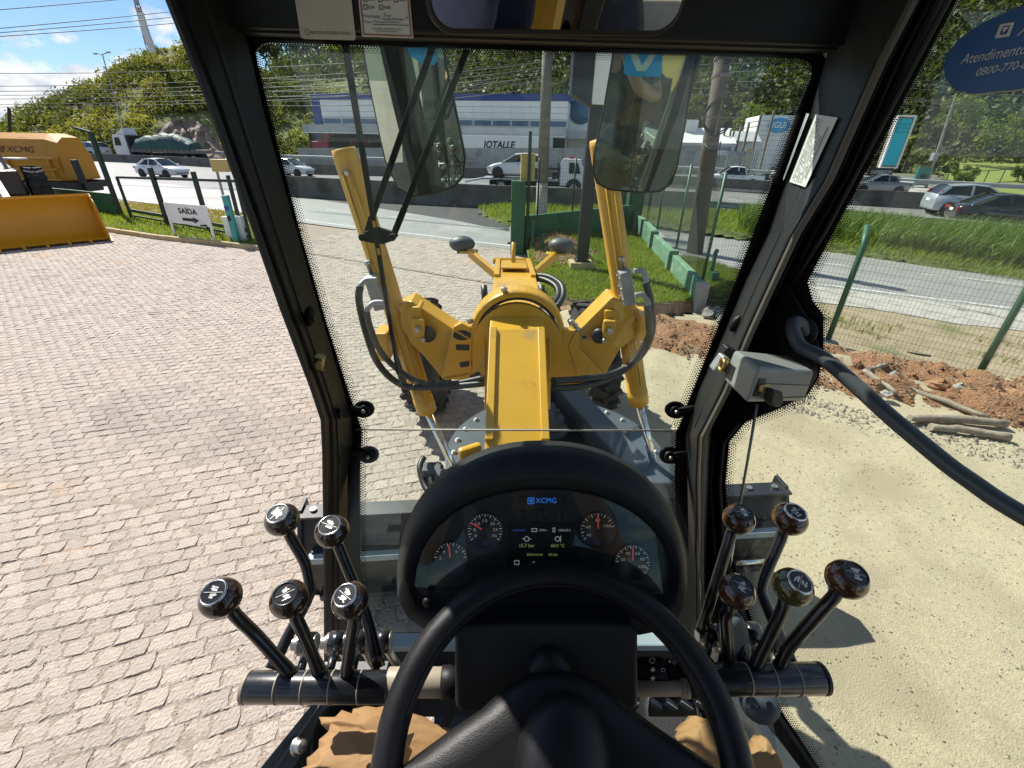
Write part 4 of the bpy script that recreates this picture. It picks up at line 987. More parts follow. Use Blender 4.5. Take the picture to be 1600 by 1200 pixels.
# headlamps on arms
for s, (ax, ay), (bx, by), (lx, ly) in ((-1, (778, 432), (733, 394), (722, 381)), (1, (834, 428), (868, 398), (877, 384))):
    b = MB(); a, c = PD(ax, ay, 3.75), PD(bx, by, 3.95); b.beam(a, c, .035, .085, (0, -.5, 1)); b.box(c + V(0, 0, .01), (.16, .10, .015))
    arm = part(b, "headlight_arm", m_yellow, bevel=.005)
    b = MB(); q = PD(lx, ly, 3.95); b.sphere(q, .115, 0, 18, 10, (1, .75, .60)); b.box(q - V(0, 0, .06), (.09, .05, .04)); part(b, "headlight", m_bluegrey, arm)
# saddle ring and yoke that carries the lift cylinders
RC = PY(808, 522, 2.45); 
b = MB(); b.lathe([(.240, .09), (.268, .09), (.276, .07), (.276, -.05), (.268, -.065), (.240, -.065), (.240, .09)], RC, (0, 1, 0), 48, sm=False); part(b, "saddle_ring", m_yellow, bevel=.004)
b = MB(); b.lathe([(.222, .05), (.236, .05), (.236, -.05), (.222, -.05)], RC, (0, 1, 0), 48); part(b, "bearing_band", m_darkmach)
def yoke(px_pts, y0, th, name="saddle_yoke"):
    b = MB(); b.prism([PY(x, y, y0) for x, y in px_pts], V(0, th, 0)); return part(b, name, m_yellow, bevel=.006)
arc = [(808 + 71 * math.cos(a) * 1.0, 545 - 70 * math.sin(a)) for a in np.linspace(.12, math.pi - .12, 21)]
yk = yoke([(946, 588), (905, 545), (905, 519), (880, 514)] + arc + [(735, 512), (720, 505), (709, 511), (700, 545), (690, 592), (757, 597), (757, 640), (860, 640), (860, 600), (905, 604)], 2.38, .045)
ya = yoke([(712, 517), (642, 470), (622, 480), (640, 535), (662, 556), (692, 593), (735, 585), (735, 530)], 2.43, .17, "yoke_arm")
yb = yoke([(900, 521), (957, 464), (985, 470), (1000, 520), (968, 546), (946, 586), (905, 590), (890, 540)], 2.43, .17, "yoke_arm")
for (x, y, rx) in ((722, 524, 14),):
    b = MB(); c = PY(x, y, 2.378); b.prism([c + V(math.cos(a) * rx * .0037, -.001, math.sin(a) * rx * .0022) for a in np.linspace(0, 2 * math.pi, 17)[:-1]], V(0, .006, 0)); part(b, "lightening_hole", m_darkbay, yk)
for (x, y, w_, h_, a_) in ((723, 543, .078, .036, .05), (728, 569, .074, .034, -.22), (743, 588, .066, .038, -.55), (913, 527, .03, .02, 0)):
    b = MB(); c = PY(x, y, 2.377); b.prism(rrect(c, V(math.cos(a_), 0, -math.sin(a_)), V(math.sin(a_), 0, math.cos(a_)), w_, h_, .008, 4), V(0, .005, 0)); part(b, "warning_decal", m_darkmach, yk)
for pts_ in ([(712, 517), (735, 530), (735, 585), (692, 593)], [(900, 521), (890, 540), (905, 590)], [(757, 600), (757, 522)], [(860, 600), (858, 522)]):
    b = MB(); P_ = [PY(x, y, 2.376) for x, y in pts_]; b.tube([p.lerp(q_, f_) + V(RNG.normal(0, .0008), 0, RNG.normal(0, .0008)) for p, q_ in zip(P_, P_[1:]) for f_ in np.linspace(0, 1, 14)[:-1]], .0055, 6); part(b, "weld_bead", m_yellow, yk)
for (x, y, r_) in ((645, 497, .085), (982, 497, .085)):
    b = MB(); b.lathe([(r_ * .6, -.11), (r_, -.10), (r_, .12), (r_ * .6, .13)], PY(x, y, 2.55), (0, 1, 0), 24, caps=True); part(b, "cylinder_trunnion_boss", m_yellow, yk)
for (x, y) in ((734, 503), (893, 506), (898, 511), (902, 517), (788, 455)):
    b = MB(); c = PY(x, y, 2.40); b.lathe([(.018, 0), (.018, .02), (.012, .026)], c, (0, -.3, 1), 6, caps=True); part(b, "ring_bolt", m_zinc, yk)
for s, pts_ in ((-1, [(770, 640), (771, 523)]), (1, [(849, 640), (845, 523)])):
    pass
# --- lift cylinders
def lift_cyl(top, bot, rod_end, side, blk, blk_top):
    top, bot, rod_end = Vector(top), Vector(bot), Vector(rod_end); d = (bot - top).normalized(); r0 = .061
    b = MB(); b.tube([top, top + d * .03, top + d * .05, bot - d * .10, bot - d * .098, bot], r0, 28, radii=[r0 * .93, r0, r0, r0, r0 * 1.06, r0 * 1.06], caps=True)
    cy = part(b, "lift_cylinder", m_yellow)
    b = MB(); b.tube([bot - d * .02, rod_end], .026, 18); part(b, "rod", m_chrome, cy)
    b = MB(); b.sphere(rod_end, .055, 0, 14, 8); b.tube([rod_end + V(0, 0, .02), rod_end - V(0, 0, .16)], .05, 12); part(b, "rod_end_ball", m_yellow, cy)
    x = V(0, 0, 1).cross(d).normalized(); 
    b = MB(); n = V(0, -1, 0); n = (n - d * n.dot(d)).normalized()
    sd = d.cross(n).normalized()
    for o in (-.018, .022): b.tube([top + d * .10 + n * .062 + sd * o, bot - d * .16 + n * .062 + sd * o], .006, 8)
    part(b, "oil_pipe", m_yellow, cy)
    b = MB(); b.tube([top + d * .10 + n * .06, top + d * .11 + n * .075], .012, 8); part(b, "pipe_fitting", m_zinc, cy)
    c = blk; rot = d.to_track_quat('-Z', 'Y').to_matrix()
    b = MB(); b.box(c, (.10, .06, .19), rot); vb = part(b, "valve_block", m_steel, cy, bevel=.004)
    b = MB()
    for i in (-1, 0, 1):
        for j in (-1, 1): b.lathe([(.009, 0), (.009, .006)], c + rot @ V(.03 * j, -.03, .06 * i), rot @ V(0, -1, 0), 6, caps=True)
    b.lathe([(.012, 0), (.012, .05), (.018, .05), (.018, .07)], c + rot @ V(-.01, 0, .095), rot @ V(0, 0, 1), 8, caps=True)
    part(b, "block_bolt", m_zinc, cy)
    return cy, rot
tL, bL = PY(536, 232, 2.5), PY(667, 642, 2.5); tR, bR = PY(939, 216, 2.5), PY(998, 629, 2.5)
rL, rR = PY(742, 800, 2.42), PY(1030, 760, 2.42)
cyL, rotL = lift_cyl(tL, bL, rL, -1, PY(588, 455, 2.42), 0)
cyR, rotR = lift_cyl(tR, bR, rR, 1, PY(978, 448, 2.40), 0)
def pxtube(pts, r, mat, name, par, seg=9, sub=5):
    P = [PD(*p) for p in pts]; out = []
    for i in range(len(P) - 1):                      # Catmull-Rom
        p0, p1, p2, p3 = P[max(i - 1, 0)], P[i], P[i + 1], P[min(i + 2, len(P) - 1)]
        for k in range(sub):
            t = k / sub; out.append(.5 * ((2 * p1) + (p2 - p0) * t + (2 * p0 - 5 * p1 + 4 * p2 - p3) * t * t + (3 * p1 - p0 - 3 * p2 + p3) * t ** 3))
    out.append(P[-1]); b = MB(); b.tube(out, r, seg); return part(b, name, mat, par)
pxtube([(563, 447, 2.28), (561, 470, 2.3), (572, 520, 2.4), (592, 570, 2.5), (630, 602, 2.55), (690, 605, 2.5), (757, 599, 2.45)], .019, m_hose, "hose", cyL)
pxtube([(573, 487, 2.32), (578, 510, 2.35), (594, 548, 2.45), (625, 580, 2.5), (660, 598, 2.52), (705, 600, 2.5), (757, 590, 2.45)], .017, m_hose, "hose", cyL)
pxtube([(590, 437, 2.3), (572, 438, 2.3), (563, 447, 2.28), (562, 462, 2.29)], .014, m_steel, "elbow_pipe", cyL)
pxtube([(600, 473, 2.33), (585, 473, 2.33), (575, 482, 2.32), (574, 497, 2.33)], .014, m_steel, "elbow_pipe", cyL)
pxtube([(1009, 442, 2.3), (1017, 475, 2.35), (1018, 520, 2.42), (1000, 557, 2.5), (960, 583, 2.5), (910, 592, 2.45), (862, 595, 2.4)], .019, m_hose, "hose", cyR)
pxtube([(1011, 478, 2.33), (1014, 505, 2.36), (1012, 530, 2.45), (985, 570, 2.5), (950, 592, 2.5), (905, 604, 2.45), (862, 606, 2.4)], .019, m_hose, "hose", cyR)
pxtube([(990, 424, 2.3), (1003, 423, 2.3), (1009, 432, 2.3), (1010, 450, 2.31)], .014, m_steel, "elbow_pipe", cyR)
pxtube([(992, 462, 2.33), (1005, 460, 2.33), (1012, 470, 2.33), (1013, 484, 2.34)], .014, m_steel, "elbow_pipe", cyR)
# trunnion brackets
for cy, items in ((cyL, (((650, 487), (.075, .14, .10), m_yellow), ((601, 532), (.075, .16, .15), m_yellow))), (cyR, (((950, 492), (.075, .14, .10), m_yellow), ((1003, 500), (.085, .16, .12), m_yellow)))):
    for (x, y), sz, mt in items:
        b = MB(); b.box(PY(x, y, 2.47), sz); b.lathe([(sz[0] * .55, -.06), (sz[0] * .55, .06)], PY(x, y, 2.47) - V(0, 0, sz[2] * .5), (0, 1, 0), 14, caps=True); part(b, "trunnion_bracket", mt, cy, bevel=.012)
for cy, (x, y) in ((cyL, (654, 512)), (cyR, (951, 514))):
    b = MB(); c = PY(x, y, 2.38); b.box(c, (.07, .04, .11)); tb = part(b, "trunnion_cap", m_yellow, cy, bevel=.01)
    b = MB(); b.lathe([(.02, 0), (.02, .02)], c + V(0, -.02, .0), (0, -1, 0), 6, caps=True); b.lathe([(.013, 0), (.013, .03)], c + V(0, -.02, .0), (0, -1, 0), 8, caps=True); b.lathe([(.014, 0), (.014, .02)], c + V(-.025 if x > 800 else .025, -.02, -.06), (0, -1, 0), 6, caps=True); part(b, "cap_bolt", m_zinc, cy)
    b = MB(); c2 = PY(x + (14 if x < 800 else -14), y + 10, 2.40); b.lathe([(.045, 0), (.045, .02), (.03, .03), (.001, .03)], c2, (0.4 if x < 800 else -.4, -1, 0.1), 14); part(b, "bearing_cap", m_darkmach, cy)
# hoses looping beside the front frame
pxtube([(832, 431, 3.5), (855, 432, 3.4), (876, 444, 3.3), (880, 462, 3.2), (870, 480, 3.1)], .022, m_hose, "frame_hose", G)
pxtube([(832, 436, 3.5), (850, 437, 3.4), (868, 447, 3.3), (872, 462, 3.2), (862, 478, 3.1)], .022, m_hose, "frame_hose", G)
for x in (758, 848): b = MB(); b.tube([PD(x, 470, 2.75), PD(x - 2, 446, 2.75)], .02, 8); part(b, "hose_guide", m_darkmach)
# --- front wheels
def front_wheel(c, s):
    r, w = .70, .38; c = Vector(c); ax = V(s, 0.05, .10 * s).normalized()
    wb = MB(); wb.lathe([(.30, -w * .32), (.33, -w * .36), (.33, -w * .2), (.12, -w * .1), (.12, .1), (.001, .12)], c, ax, 28); wh = part(wb, "wheel", m_yellow)
    wb = MB(); wb.lathe([(.33, -w / 2), (.63, -w / 2), (.685, -w * .40), (.69, 0), (.685, w * .40), (.63, w / 2), (.33, w / 2)], c, ax, 40); ty = part(wb, "tyre", m_tyre, wh)
    x = ax.cross(V(0, 0, 1)).normalized(); y = ax.cross(x); wb = MB()
    for k in range(22):
        a = k * 2 * math.pi / 22; rad = x * math.cos(a) + y * math.sin(a); tan = ax.cross(rad)
        for q in (-1, 1):
            a2 = a + (.14 if q > 0 else 0); rad = x * math.cos(a2) + y * math.sin(a2); tan = ax.cross(rad)
            wb.beam(c + rad * .698 + ax * q * -.02, c + rad * .670 + ax * q * w * .49 - tan * .14, .075, .06, rad)
    part(wb, "tread_lug", m_tyre, wh, kind="stuff")
    wb = MB(); wb.lathe([(.10, -.02), (.10, .06), (.07, .10), (.001, .10)], c + ax * -.1, -ax, 16); part(wb, "hub", m_steel, wh)
    return wh
front_wheel((-1.0, 5.25, .70), -1); front_wheel((1.16, 5.25, .70), 1)
b = MB(); b.beam(V(-.75, 5.25, .70), V(.95, 5.25, .70), .28, .26); b.beam(V(.06, 5.2, .7), V(.06, 5.2, 1.2), .3, .3); part(b, "front_axle", m_yellow, bevel=.02)
# --- drawbar, circle, moldboard
CC = V(.38, 2.80, 1.0)
b = MB(); b.lathe([(.42, -.04), (.85, -.04), (.85, .0), (.42, .0), (.42, -.04)], CC, (0, 0, 1), 64, sm=False); circ = part(b, "circle", m_bluegrey, bevel=.004)
b = MB(); b.lathe([(.60, -.16), (.74, -.16), (.74, -.04), (.60, -.04)], CC, (0, 0, 1), 48); part(b, "circle_gear", m_darkmach, circ)
b = MB(); b.lathe([(.43, 0), (.001, 0.0)], CC - V(0, 0, .03), (0, 0, 1), 32); part(b, "circle_floor", m_darkmach, circ)
for k in range(30):
    a = k * 2 * math.pi / 30; q = CC + V(math.cos(a) * .785, math.sin(a) * .785, .001); b = MB(); b.lathe([(.021, 0), (.021, .016), (.013, .022)], q, (0, 0, 1), 6, caps=True); b.lathe([(.028, 0), (.028, .005)], q, (0, 0, 1), 12, caps=True); part(b, "bolt", m_zinc, circ)
b = MB(); b.beam(V(.50, 3.55, 1.16), V(.86, 2.35, 1.16), .19, .18); b.beam(V(.22, 3.55, 1.14), V(-.02, 2.35, 1.14), .17, .18); b.beam(V(.35, 3.5, 1.14), V(.12, 4.7, 1.0), .34, .2); b.beam(V(-.35, 2.38, 1.1), V(1.2, 2.35, 1.1), .22, .14); part(b, "drawbar", m_bluegrey, bevel=.015)
b = MB(); b.lathe([(.14, 0), (.14, .16), (.10, .17), (.10, .26), (.001, .26)], V(.34, 2.9, 1.0), (0, 0, 1), 20); b.box(V(.34, 3.15, 1.1), (.16, .26, .14)); b.lathe([(.022, .27), (.022, .30)], V(.30, 2.86, 1.0), (0, 0, 1), 8, caps=True); b.lathe([(.022, .27), (.022, .30)], V(.39, 2.95, 1.0), (0, 0, 1), 8, caps=True); part(b, "circle_drive_motor", m_darkmach, bevel=.01)
b = MB(); b.box(V(-.28, 2.75, 1.05), (.18, .06, .10), Matrix.Rotation(.5, 3, 'Z')); part(b, "swing_lug", m_yellow, bevel=.02)
b = MB(); b.beam(PZ(935, 725, 1.2), PZ(985, 742, 1.16), .12, .08); part(b, "drawbar_clamp", m_darkmach, bevel=.02)
for k, pts_ in enumerate((((662, 715, 2.55), (656, 730, 2.5), (662, 755, 2.45), (672, 772, 2.4)), ((675, 726, 2.5), (672, 745, 2.45), (680, 768, 2.4)), ((688, 728, 2.5), (690, 748, 2.45), (684, 770, 2.4)))): pxtube(pts_, .018, m_hose, "blade_hose", G)
b = MB(); b.box(PD(676, 744, 2.5), (.10, .08, .14)); b.box(PD(692, 752, 2.45), (.07, .07, .12)); part(b, "hydraulic_manifold", m_bluegrey, bevel=.006)
ML, MR = PZ(468, 800, .86), PZ(1226, 762, .86); md_ = (MR - ML); md_.z = 0; mlen = md_.length; md_.normalize(); mn = V(-md_.y, md_.x, 0)     # mn points forward
prof = [(-.02, .86), (-.10, .74), (-.15, .58), (-.16, .42), (-.13, .24), (-.06, .10), (.06, .02), (.09, .02), (-.02, .11), (-.09, .25), (-.12, .42), (-.11, .58), (-.06, .73), (.02, .86)]
b = MB(); b.loft([[ML + md_ * s + mn * f + V(0, 0, z - .86) for f, z in prof] for s in (0, mlen)], True, True, True, 0, False); mold = part(b, "moldboard", m_mold)
b = MB(); b.beam(ML + mn * -.02 + V(0, 0, .012), MR + mn * -.02 + V(0, 0, .012), .13, .02); part(b, "top_edge", m_darkmach, mold, bevel=.004)
b = MB(); b.beam(ML + mn * -.20 + V(0, 0, -.22) + md_ * .08, MR + mn * -.20 + V(0, 0, -.22) - md_ * .06, .085, .05); part(b, "slide_rail", m_rail, mold, bevel=.006)
b = MB(); b.beam(ML + mn * -.17 + V(0, 0, -.25) + md_ * .1, MR + mn * -.17 + V(0, 0, -.25) - md_ * .1, .05, .14); b.beam(ML + mn * -.20 + V(0, 0, -.58) + md_ * .1, MR + mn * -.20 + V(0, 0, -.58) - md_ * .1, .09, .05); part(b, "rail_web", m_darkmach, mold)
b = MB(); b.tube([MR + mn * -.30 + V(0, 0, -.42) - md_ * .45, MR + mn * -.30 + V(0, 0, -.42) - md_ * .22], .022, 12); part(b, "side_shift_rod", m_chrome, mold)
for e, s in ((ML, 1), (MR, -1)):
    b = MB(); b.prism([e + mn * f + V(0, 0, z - .86) for f, z in [(-.03, .90), (-.14, .72), (-.19, .45), (-.15, .2), (-.02, .02), (.12, .02), (.10, .9)]], md_ * s * .03); ep = part(b, "end_bit", m_darkmach, mold, bevel=.004)
    for k in range(2):
        b = MB(); b.lathe([(.022, 0), (.022, .018)], e + mn * -.015 + md_ * s * (.10 + .20 * k) + V(0, 0, .022), (0, 0, 1), 8, caps=True); part(b, "end_bolt", m_zinc, ep)
b = MB(); q = ML + md_ * .36 + mn * -.172 + V(0, 0, -.335); b.prism([q, q + md_ * .085, q + md_ * .085 + V(0, 0, .06) , q + V(0, 0, .06)], mn * -.004); st_ = part(b, "warning_sticker", m_yellowbox, mold)
b = MB(); b.beam(q + md_ * .025 + V(0, 0, .03) - mn * .006, q + md_ * .07 + V(0, 0, .03) - mn * .006, .003, .012); part(b, "warning_symbol", m_ink, st_)
# --- rear body (casts the shadow beside the cab)
b = MB(); b.box(V(0, -2.6, 1.75), (1.1, 2.9, 1.1)); part(b, "engine_hood", m_yellow, bevel=.06)
b = MB(); b.box(V(0, -.15, 1.45), (1.0, 1.5, .5)); b.beam(V(0, .5, 1.35), V(.012, 1.3, 1.45), .34, .5); part(b, "cab_base_frame", m_darkmach, bevel=.02)
for s in (-1, 1):
    for y in (-1.9, -3.5):
        b = MB(); b.lathe([(.3, -.2), (.62, -.2), (.68, -.12), (.68, .12), (.62, .2), (.3, .2)], V(s * 1.05, y, .68), (1, 0, 0), 32); wh = part(b, "rear_wheel", m_tyre)
        b = MB(); b.lathe([(.31, -.12), (.2, .0), (.001, .0)], V(s * 1.05, y, .68), (-s, 0, 0), 20); part(b, "rim", m_yellow, wh)
# ------------------------------------------------------------------ cab shell
YW = .85                                                     # plane of the upper windshield
PBOT = PY(812, 672, YW); PLOW = V(0, .655, 2.085)            # lower pane leans toward the driver
LOWN = V(0, PBOT.z - PLOW.z, -(PBOT.y - PLOW.y)).normalized()
def W(px, py, off=0.0): return PY(px, py, YW - off)
def WL(px, py, off=0.0):
    p0 = PBOT - LOWN * off; return PP(px, py, p0[:], LOWN[:])
SPN = V(.75, .35, 0).normalized(); SP0 = V(.462, .752, 2.9)
def S(px, py, off=0.0): return PP(px, py, (SP0 - SPN * off)[:], SPN[:])

up_out = [(400, 80), (408, 70), (420, 67)] + [(x, 67 + (x - 420) * .0300) for x in range(470, 1240, 55)] + [(1246, 92), (1260, 95), (1269, 104), (1267, 122), (1243, 180), (1197, 310), (1150, 437), (1105, 552), (1074, 630), (1060, 668), (1056, 672)]
up_out += [(566, 672), (560, 655), (545, 612), (509, 500), (470, 365), (430, 210), (403, 100)]
lo_out = [(566, 672), (1056, 672), (1054, 740), (1056, 860), (1060, 985), (1050, 996), (575, 996), (566, 985), (563, 860), (563, 740)]
b = MB(); b.prism([W(x, y) for x, y in up_out], V(0, .005, 0)); ws = part(b, "windshield", m_glass)
b = MB(); b.prism([WL(x, y) for x, y in lo_out], LOWN * .005); wl_o = part(b, "lower_windshield", m_glass)

def frit(outline, fn, par, band_px, pitch=4.0, rows=4, closed=True, flip=1, r0=1.6):
    """solid ceramic band outside the outline, dots inside it, all on the glass"""
    n = len(outline); O = np.array(outline, float)
    # resample to fine steps
    pts = []
    for i in range(n if closed else n - 1):
        a, c = O[i], O[(i + 1) % n]; L = np.hypot(*(c - a)); k = max(1, int(L / pitch))
        pts += [a + (c - a) * j / k for j in range(k)]
    if not closed: pts.append(O[-1])
    pts = np.array(pts); m = len(pts)
    nx = np.roll(pts, -1, 0) - np.roll(pts, 1, 0)
    if not closed: nx[0] = pts[1] - pts[0]; nx[-1] = pts[-1] - pts[-2]
    nx /= np.linalg.norm(nx, axis=1)[:, None]; inn = np.column_stack([-nx[:, 1], nx[:, 0]]) * flip
    b = MB(); A = [fn(*(p - q * 0.3), .0015) for p, q in zip(pts, inn)]; B = [fn(*(p - q * band_px), .0015) for p, q in zip(pts, inn)]
    fs = [(i, (i + 1) % m, m + (i + 1) % m, m + i) for i in range(m if closed else m - 1)]
    b.add(A + B, fs); band = part(b, "frit_band", m_frit, par, recalc=False)
    d = MB()
    for r_ in range(rows):
        off = 1.0 + r_ * pitch * .80; rad = r0 * (1 - .15 * r_)
        for i in range(m - (0 if closed else 1)):
            a = pts[i] * (.5 if r_ % 2 else 1) + (pts[(i + 1) % m] * .5 if r_ % 2 else 0); c = a + inn[i] * off
            if not (-60 < c[0] < 1660 and -40 < c[1] < 1240): continue
            d.add([fn(c[0] + math.cos(t) * rad, c[1] + math.sin(t) * rad, .0015) for t in (0, 1.047, 2.094, 3.1416, 4.189, 5.236)], [(0, 1, 2, 3, 4, 5)])
    part(d, "frit_dots", m_frit, par, kind="stuff", recalc=False)
ofs = [(x, y) for x, y in up_out]
i0 = up_out.index((1056, 672)); ring_open = up_out[i0 + 1:] + up_out[:i0 + 1]
frit(ring_open, W, ws, 26, closed=False, flip=1)
frit([(1056, 672), (1054, 740), (1056, 860), (1060, 985), (1050, 996), (575, 996), (566, 985), (563, 860), (563, 740), (566, 672)], WL, wl_o, 20, closed=False, flip=1, rows=3)
# hinge clamps between the two panes, and the pale joint line
for (x, y, dx) in ((568, 640, 1), (575, 711, 1), (1056, 641, -1), (1047, 712, -1)):
    f_ = W if y < 672 else WL
    b = MB(); b.prism([f_(x + 17 * math.cos(a), y + 13 * math.sin(a), .004) for a in np.linspace(0, 2 * math.pi, 19)[:-1]] , V(0, .004, 0)); pl_ = part(b, "hinge_pad", m_frit, ws)
    b = MB(); c = f_(x + dx * 2, y, .006); b.lathe([(.0115, 0), (.0115, .006), (.008, .008), (.008, .003), (.005, .003), (.005, .010), (.001, .010)], c, (0, -1, .2), 18); part(b, "hinge_bolt", m_frame, pl_)
    b = MB(); b.lathe([(.0045, 0.008), (.0045, .014), (.002, .016)], c, (0, -1, .2), 8, caps=True); part(b, "bolt_head", m_zinc, pl_)
    b = MB(); b.beam(f_(x - dx * 30, y - 4, .012), f_(x - dx * 2, y, .010), .012, .008, (0, -1, 0)); part(b, "hinge_strap", m_frame, pl_, bevel=.002)
b = MB(); b.tube([W(556, 671, .006), W(1057, 673, .006)], .0022, 8); part(b, "pane_joint", m_palelogo if False else M("pale_joint_seal", (0.50, 0.47, 0.42), (0.42, 0.39, 0.34), 20, .5), G)

# --- A pillars
def pillar(levels, name, mat, yin, yout, s):
    rings = []
    for py, xo, xi in levels:
        A = PY(xi, py, yin); B = PY(xo, py, yout); rings.append([A, A.lerp(B, .5) + V(0, -.006, 0), B, V(B.x - (.05 if s > 0 else -.11), YW + .05, B.z), V(A.x - s * .075, YW + .05, A.z)])
    b = MB(); b.loft(rings, True, True, True, 0, False); return part(b, name, mat, bevel=.003)
LPL = [(-330, 137, 296), (-110, 226, 349), (0, 265, 372), (165, 330, 410), (320, 385, 452), (480, 440, 498), (600, 485, 534), (652, 502, 549), (700, 504, 552), (800, 505, 552), (1000, 506, 552), (1130, 506, 552)]
lp = pillar(LPL, "cab_pillar", m_frame, .838, .70, 1)
def along_strip(levels, fn_o, w, h, name, mat, par, bevel=.0015):
    b = MB(); prev = None; rings = []
    for (py, xo, xi) in levels:
        p = fn_o(py, xo, xi); rings.append([p + V(-w / 2, 0, 0), p + V(w / 2, 0, 0), p + V(w / 2, -h, 0), p + V(-w / 2, -h, 0)])
    b.loft(rings, True, True, True); return part(b, name, mat, par, bevel=bevel)
along_strip(LPL, lambda py, xo, xi: PY(xo + 5, py, .698), .007, .012, "door_seal_lip", m_frame2, lp)
along_strip(LPL, lambda py, xo, xi: PY(xo + 16, py, .72), .008, .006, "seal_groove", m_black, lp)
along_strip(LPL, lambda py, xo, xi: PY(xo + .52 * (xi - xo), py, .765), .005, .006, "trim_edge", m_frame2, lp)
b = MB(); c = PY(498, 566, .745); b.box(c, (.016, .02, .026), Matrix.Rotation(.3, 3, 'Y')); b.lathe([(.008, 0), (.008, .016)], c + V(.004, -.012, .002), (.3, -1, .2), 10, caps=True); b.tube([c + V(-.008, -.016, .006), c + V(.006, -.022, -.002), c + V(.012, -.016, -.008)], .003, 6); part(b, "door_striker", m_brass, lp, bevel=.002)
b = MB(); c = PY(484, 494, .755); b.sphere(c, .013, 0, 12, 8, (.8, .8, 1.5), Matrix.Rotation(.3, 3, 'Y')); b.lathe([(.004, 0), (.004, .010)], c + V(.01, -.012, 0), (.2, -1, 0), 8, caps=True); part(b, "pillar_plug", m_black, lp)
for yy in (645, 718):
    b = MB(); b.box(PY(524, yy, .765), (.024, .008, .024), Matrix.Rotation(.2, 3, 'Y')); part(b, "hinge_cover", m_black, lp, bevel=.003)

RPL = [(-330, 1600, 1430), (-110, 1485, 1354), (-20, 1438, 1322), (100, 1376, 1288), (177, 1342, 1266), (280, 1297, 1229), (364, 1246, 1200), (437, 1212, 1166), (520, 1174, 1132), (610, 1137, 1092), (680, 1101, 1071), (746, 1098, 1067), (860, 1098, 1067), (1000, 1100, 1067), (1130, 1104, 1070)]
rp = pillar(RPL, "cab_pillar", m_frame2, .838, .705, -1)
TANP = [(py, xo, xi) for py, xo, xi in RPL]
along_strip(TANP, lambda py, xo, xi: PY(xo - 3, py, .702), .0085, .008, "foam_strip", m_tan, rp)
along_strip(TANP, lambda py, xo, xi: PY(xo - 12, py, .722), .004, .007, "trim_edge", m_frame, rp)
along_strip(RPL, lambda py, xo, xi: PY(xi + 5, py, .836), .007, .006, "trim_edge", m_black, rp)
along_strip(RPL[:9], lambda py, xo, xi: PY(xi + .42 * (xo - xi), py, .779), .003, .004, "trim_edge", m_black, rp)
# right door frame: black band between pillar strip and glass
SO = [(-330, 1671), (-40, 1517), (100, 1442), (280, 1347), (364, 1302), (440, 1262), (470, 1270), (492, 1287), (540, 1287), (590, 1280), (618, 1262), (640, 1215), (660, 1165), (690, 1140), (757, 1134), (860, 1141), (960, 1172), (1040, 1200), (1090, 1210), (1118, 1226), (1225, 1297)]
def tanx(py): return float(np.interp(py, [p[0] for p in RPL], [p[1] for p in RPL]))
door = MB(); A, B = [], []
for py, x in SO:
    xi = tanx(py) - 2 + max(0, (py - 940)) * .42; A.append(S(x - 4, py, .004)); B.append(S(xi, py, .012))
n = len(A); door.add(A + B + [p + SPN * .003 for p in A] + [p + SPN * .003 for p in B], [(i, i + 1, n + i + 1, n + i) for i in range(n - 1)] + [(2 * n + i, 2 * n + i + 1, i + 1, i) for i in range(n - 1)])
df = part(door, "door_frame", m_frit, recalc=False)
b = MB(); b.tube([S(x - 14 if py < 430 else x - 22, py, .012) for py, x in SO[:6]], .004, 8); b.tube([S(tanx(py) + 10, py, .014) for py in (-40, 100, 280, 364, 440, 520)], .003, 8); b.tube([S(tanx(py) + 26, py, .013) for py in (-40, 100, 280, 364, 430)], .0025, 8); part(b, "door_seal", m_rubber, df)
b = MB(); b.tube([S(x - 10, py, .012) for py, x in SO[12:]], .005, 8); b.tube([S(x - 24 - max(0, py - 900) * .08, py, .014) for py, x in SO[13:]], .004, 8); part(b, "door_seal", m_rubber, df)
outl = [(x, py) for py, x in SO] + [(1900, 1225), (1900, -330)]
b = MB(); b.prism([S(x, y) for x, y in outl], SPN * .005); sg = part(b, "door_glass", m_sideglass)
frit([(x, py) for py, x in SO], S, sg, 8, closed=False, flip=-1)
# grab bar with cranked end, bracket plate
def sp(px, py, off): return S(px, py, off)
pts = [(1258, 520, .018), (1250, 505, .03), (1240, 505, .045), (1240, 520, .055), (1252, 542, .06), (1287, 560, .062), (1340, 605, .063), (1393, 653, .064), (1460, 709, .065), (1490, 733, .066), (1520, 754, .067), (1560, 782, .068), (1620, 817, .069), (1720, 872, .07), (1850, 940, .07), (1890, 958, .06), (1896, 962, .01)]
P_ = [sp(*p) for p in pts]; out = []
for i in range(len(P_) - 1):
    p0, p1, p2, p3 = P_[max(i - 1, 0)], P_[i], P_[i + 1], P_[min(i + 2, len(P_) - 1)]
    for k in range(5):
        t = k / 5; out.append(.5 * ((2 * p1) + (p2 - p0) * t + (2 * p0 - 5 * p1 + 4 * p2 - p3) * t * t + (3 * p1 - p0 - 3 * p2 + p3) * t ** 3))
out.append(P_[-1]); b = MB(); b.tube(out, .0112, 18); gb_ = part(b, "grab_bar", m_bar)
b = MB(); c = sp(1256, 517, .012); b.lathe([(.026, 0), (.026, .006), (.019, .010), (.012, .010)], c, -SPN, 22, caps=True); b.prism([sp(1232, 442, .006), sp(1262, 490, .006), sp(1282, 540, .006), sp(1275, 570, .006), sp(1225, 560, .006), sp(1205, 500, .006)], -SPN * .006); part(b, "bar_bracket", m_frame, gb_, bevel=.003)
# door lock box
LBX = {"fl": (1127, 617, .56), "ft": (1150, 560, .57)}
c8 = [PD(1128, 592, .68), PD(1146, 550, .70), PD(1205, 577, .60), PD(1172, 633, .585), PD(1240, 636, .70), PD(1275, 588, .74), PD(1222, 536, .80)]
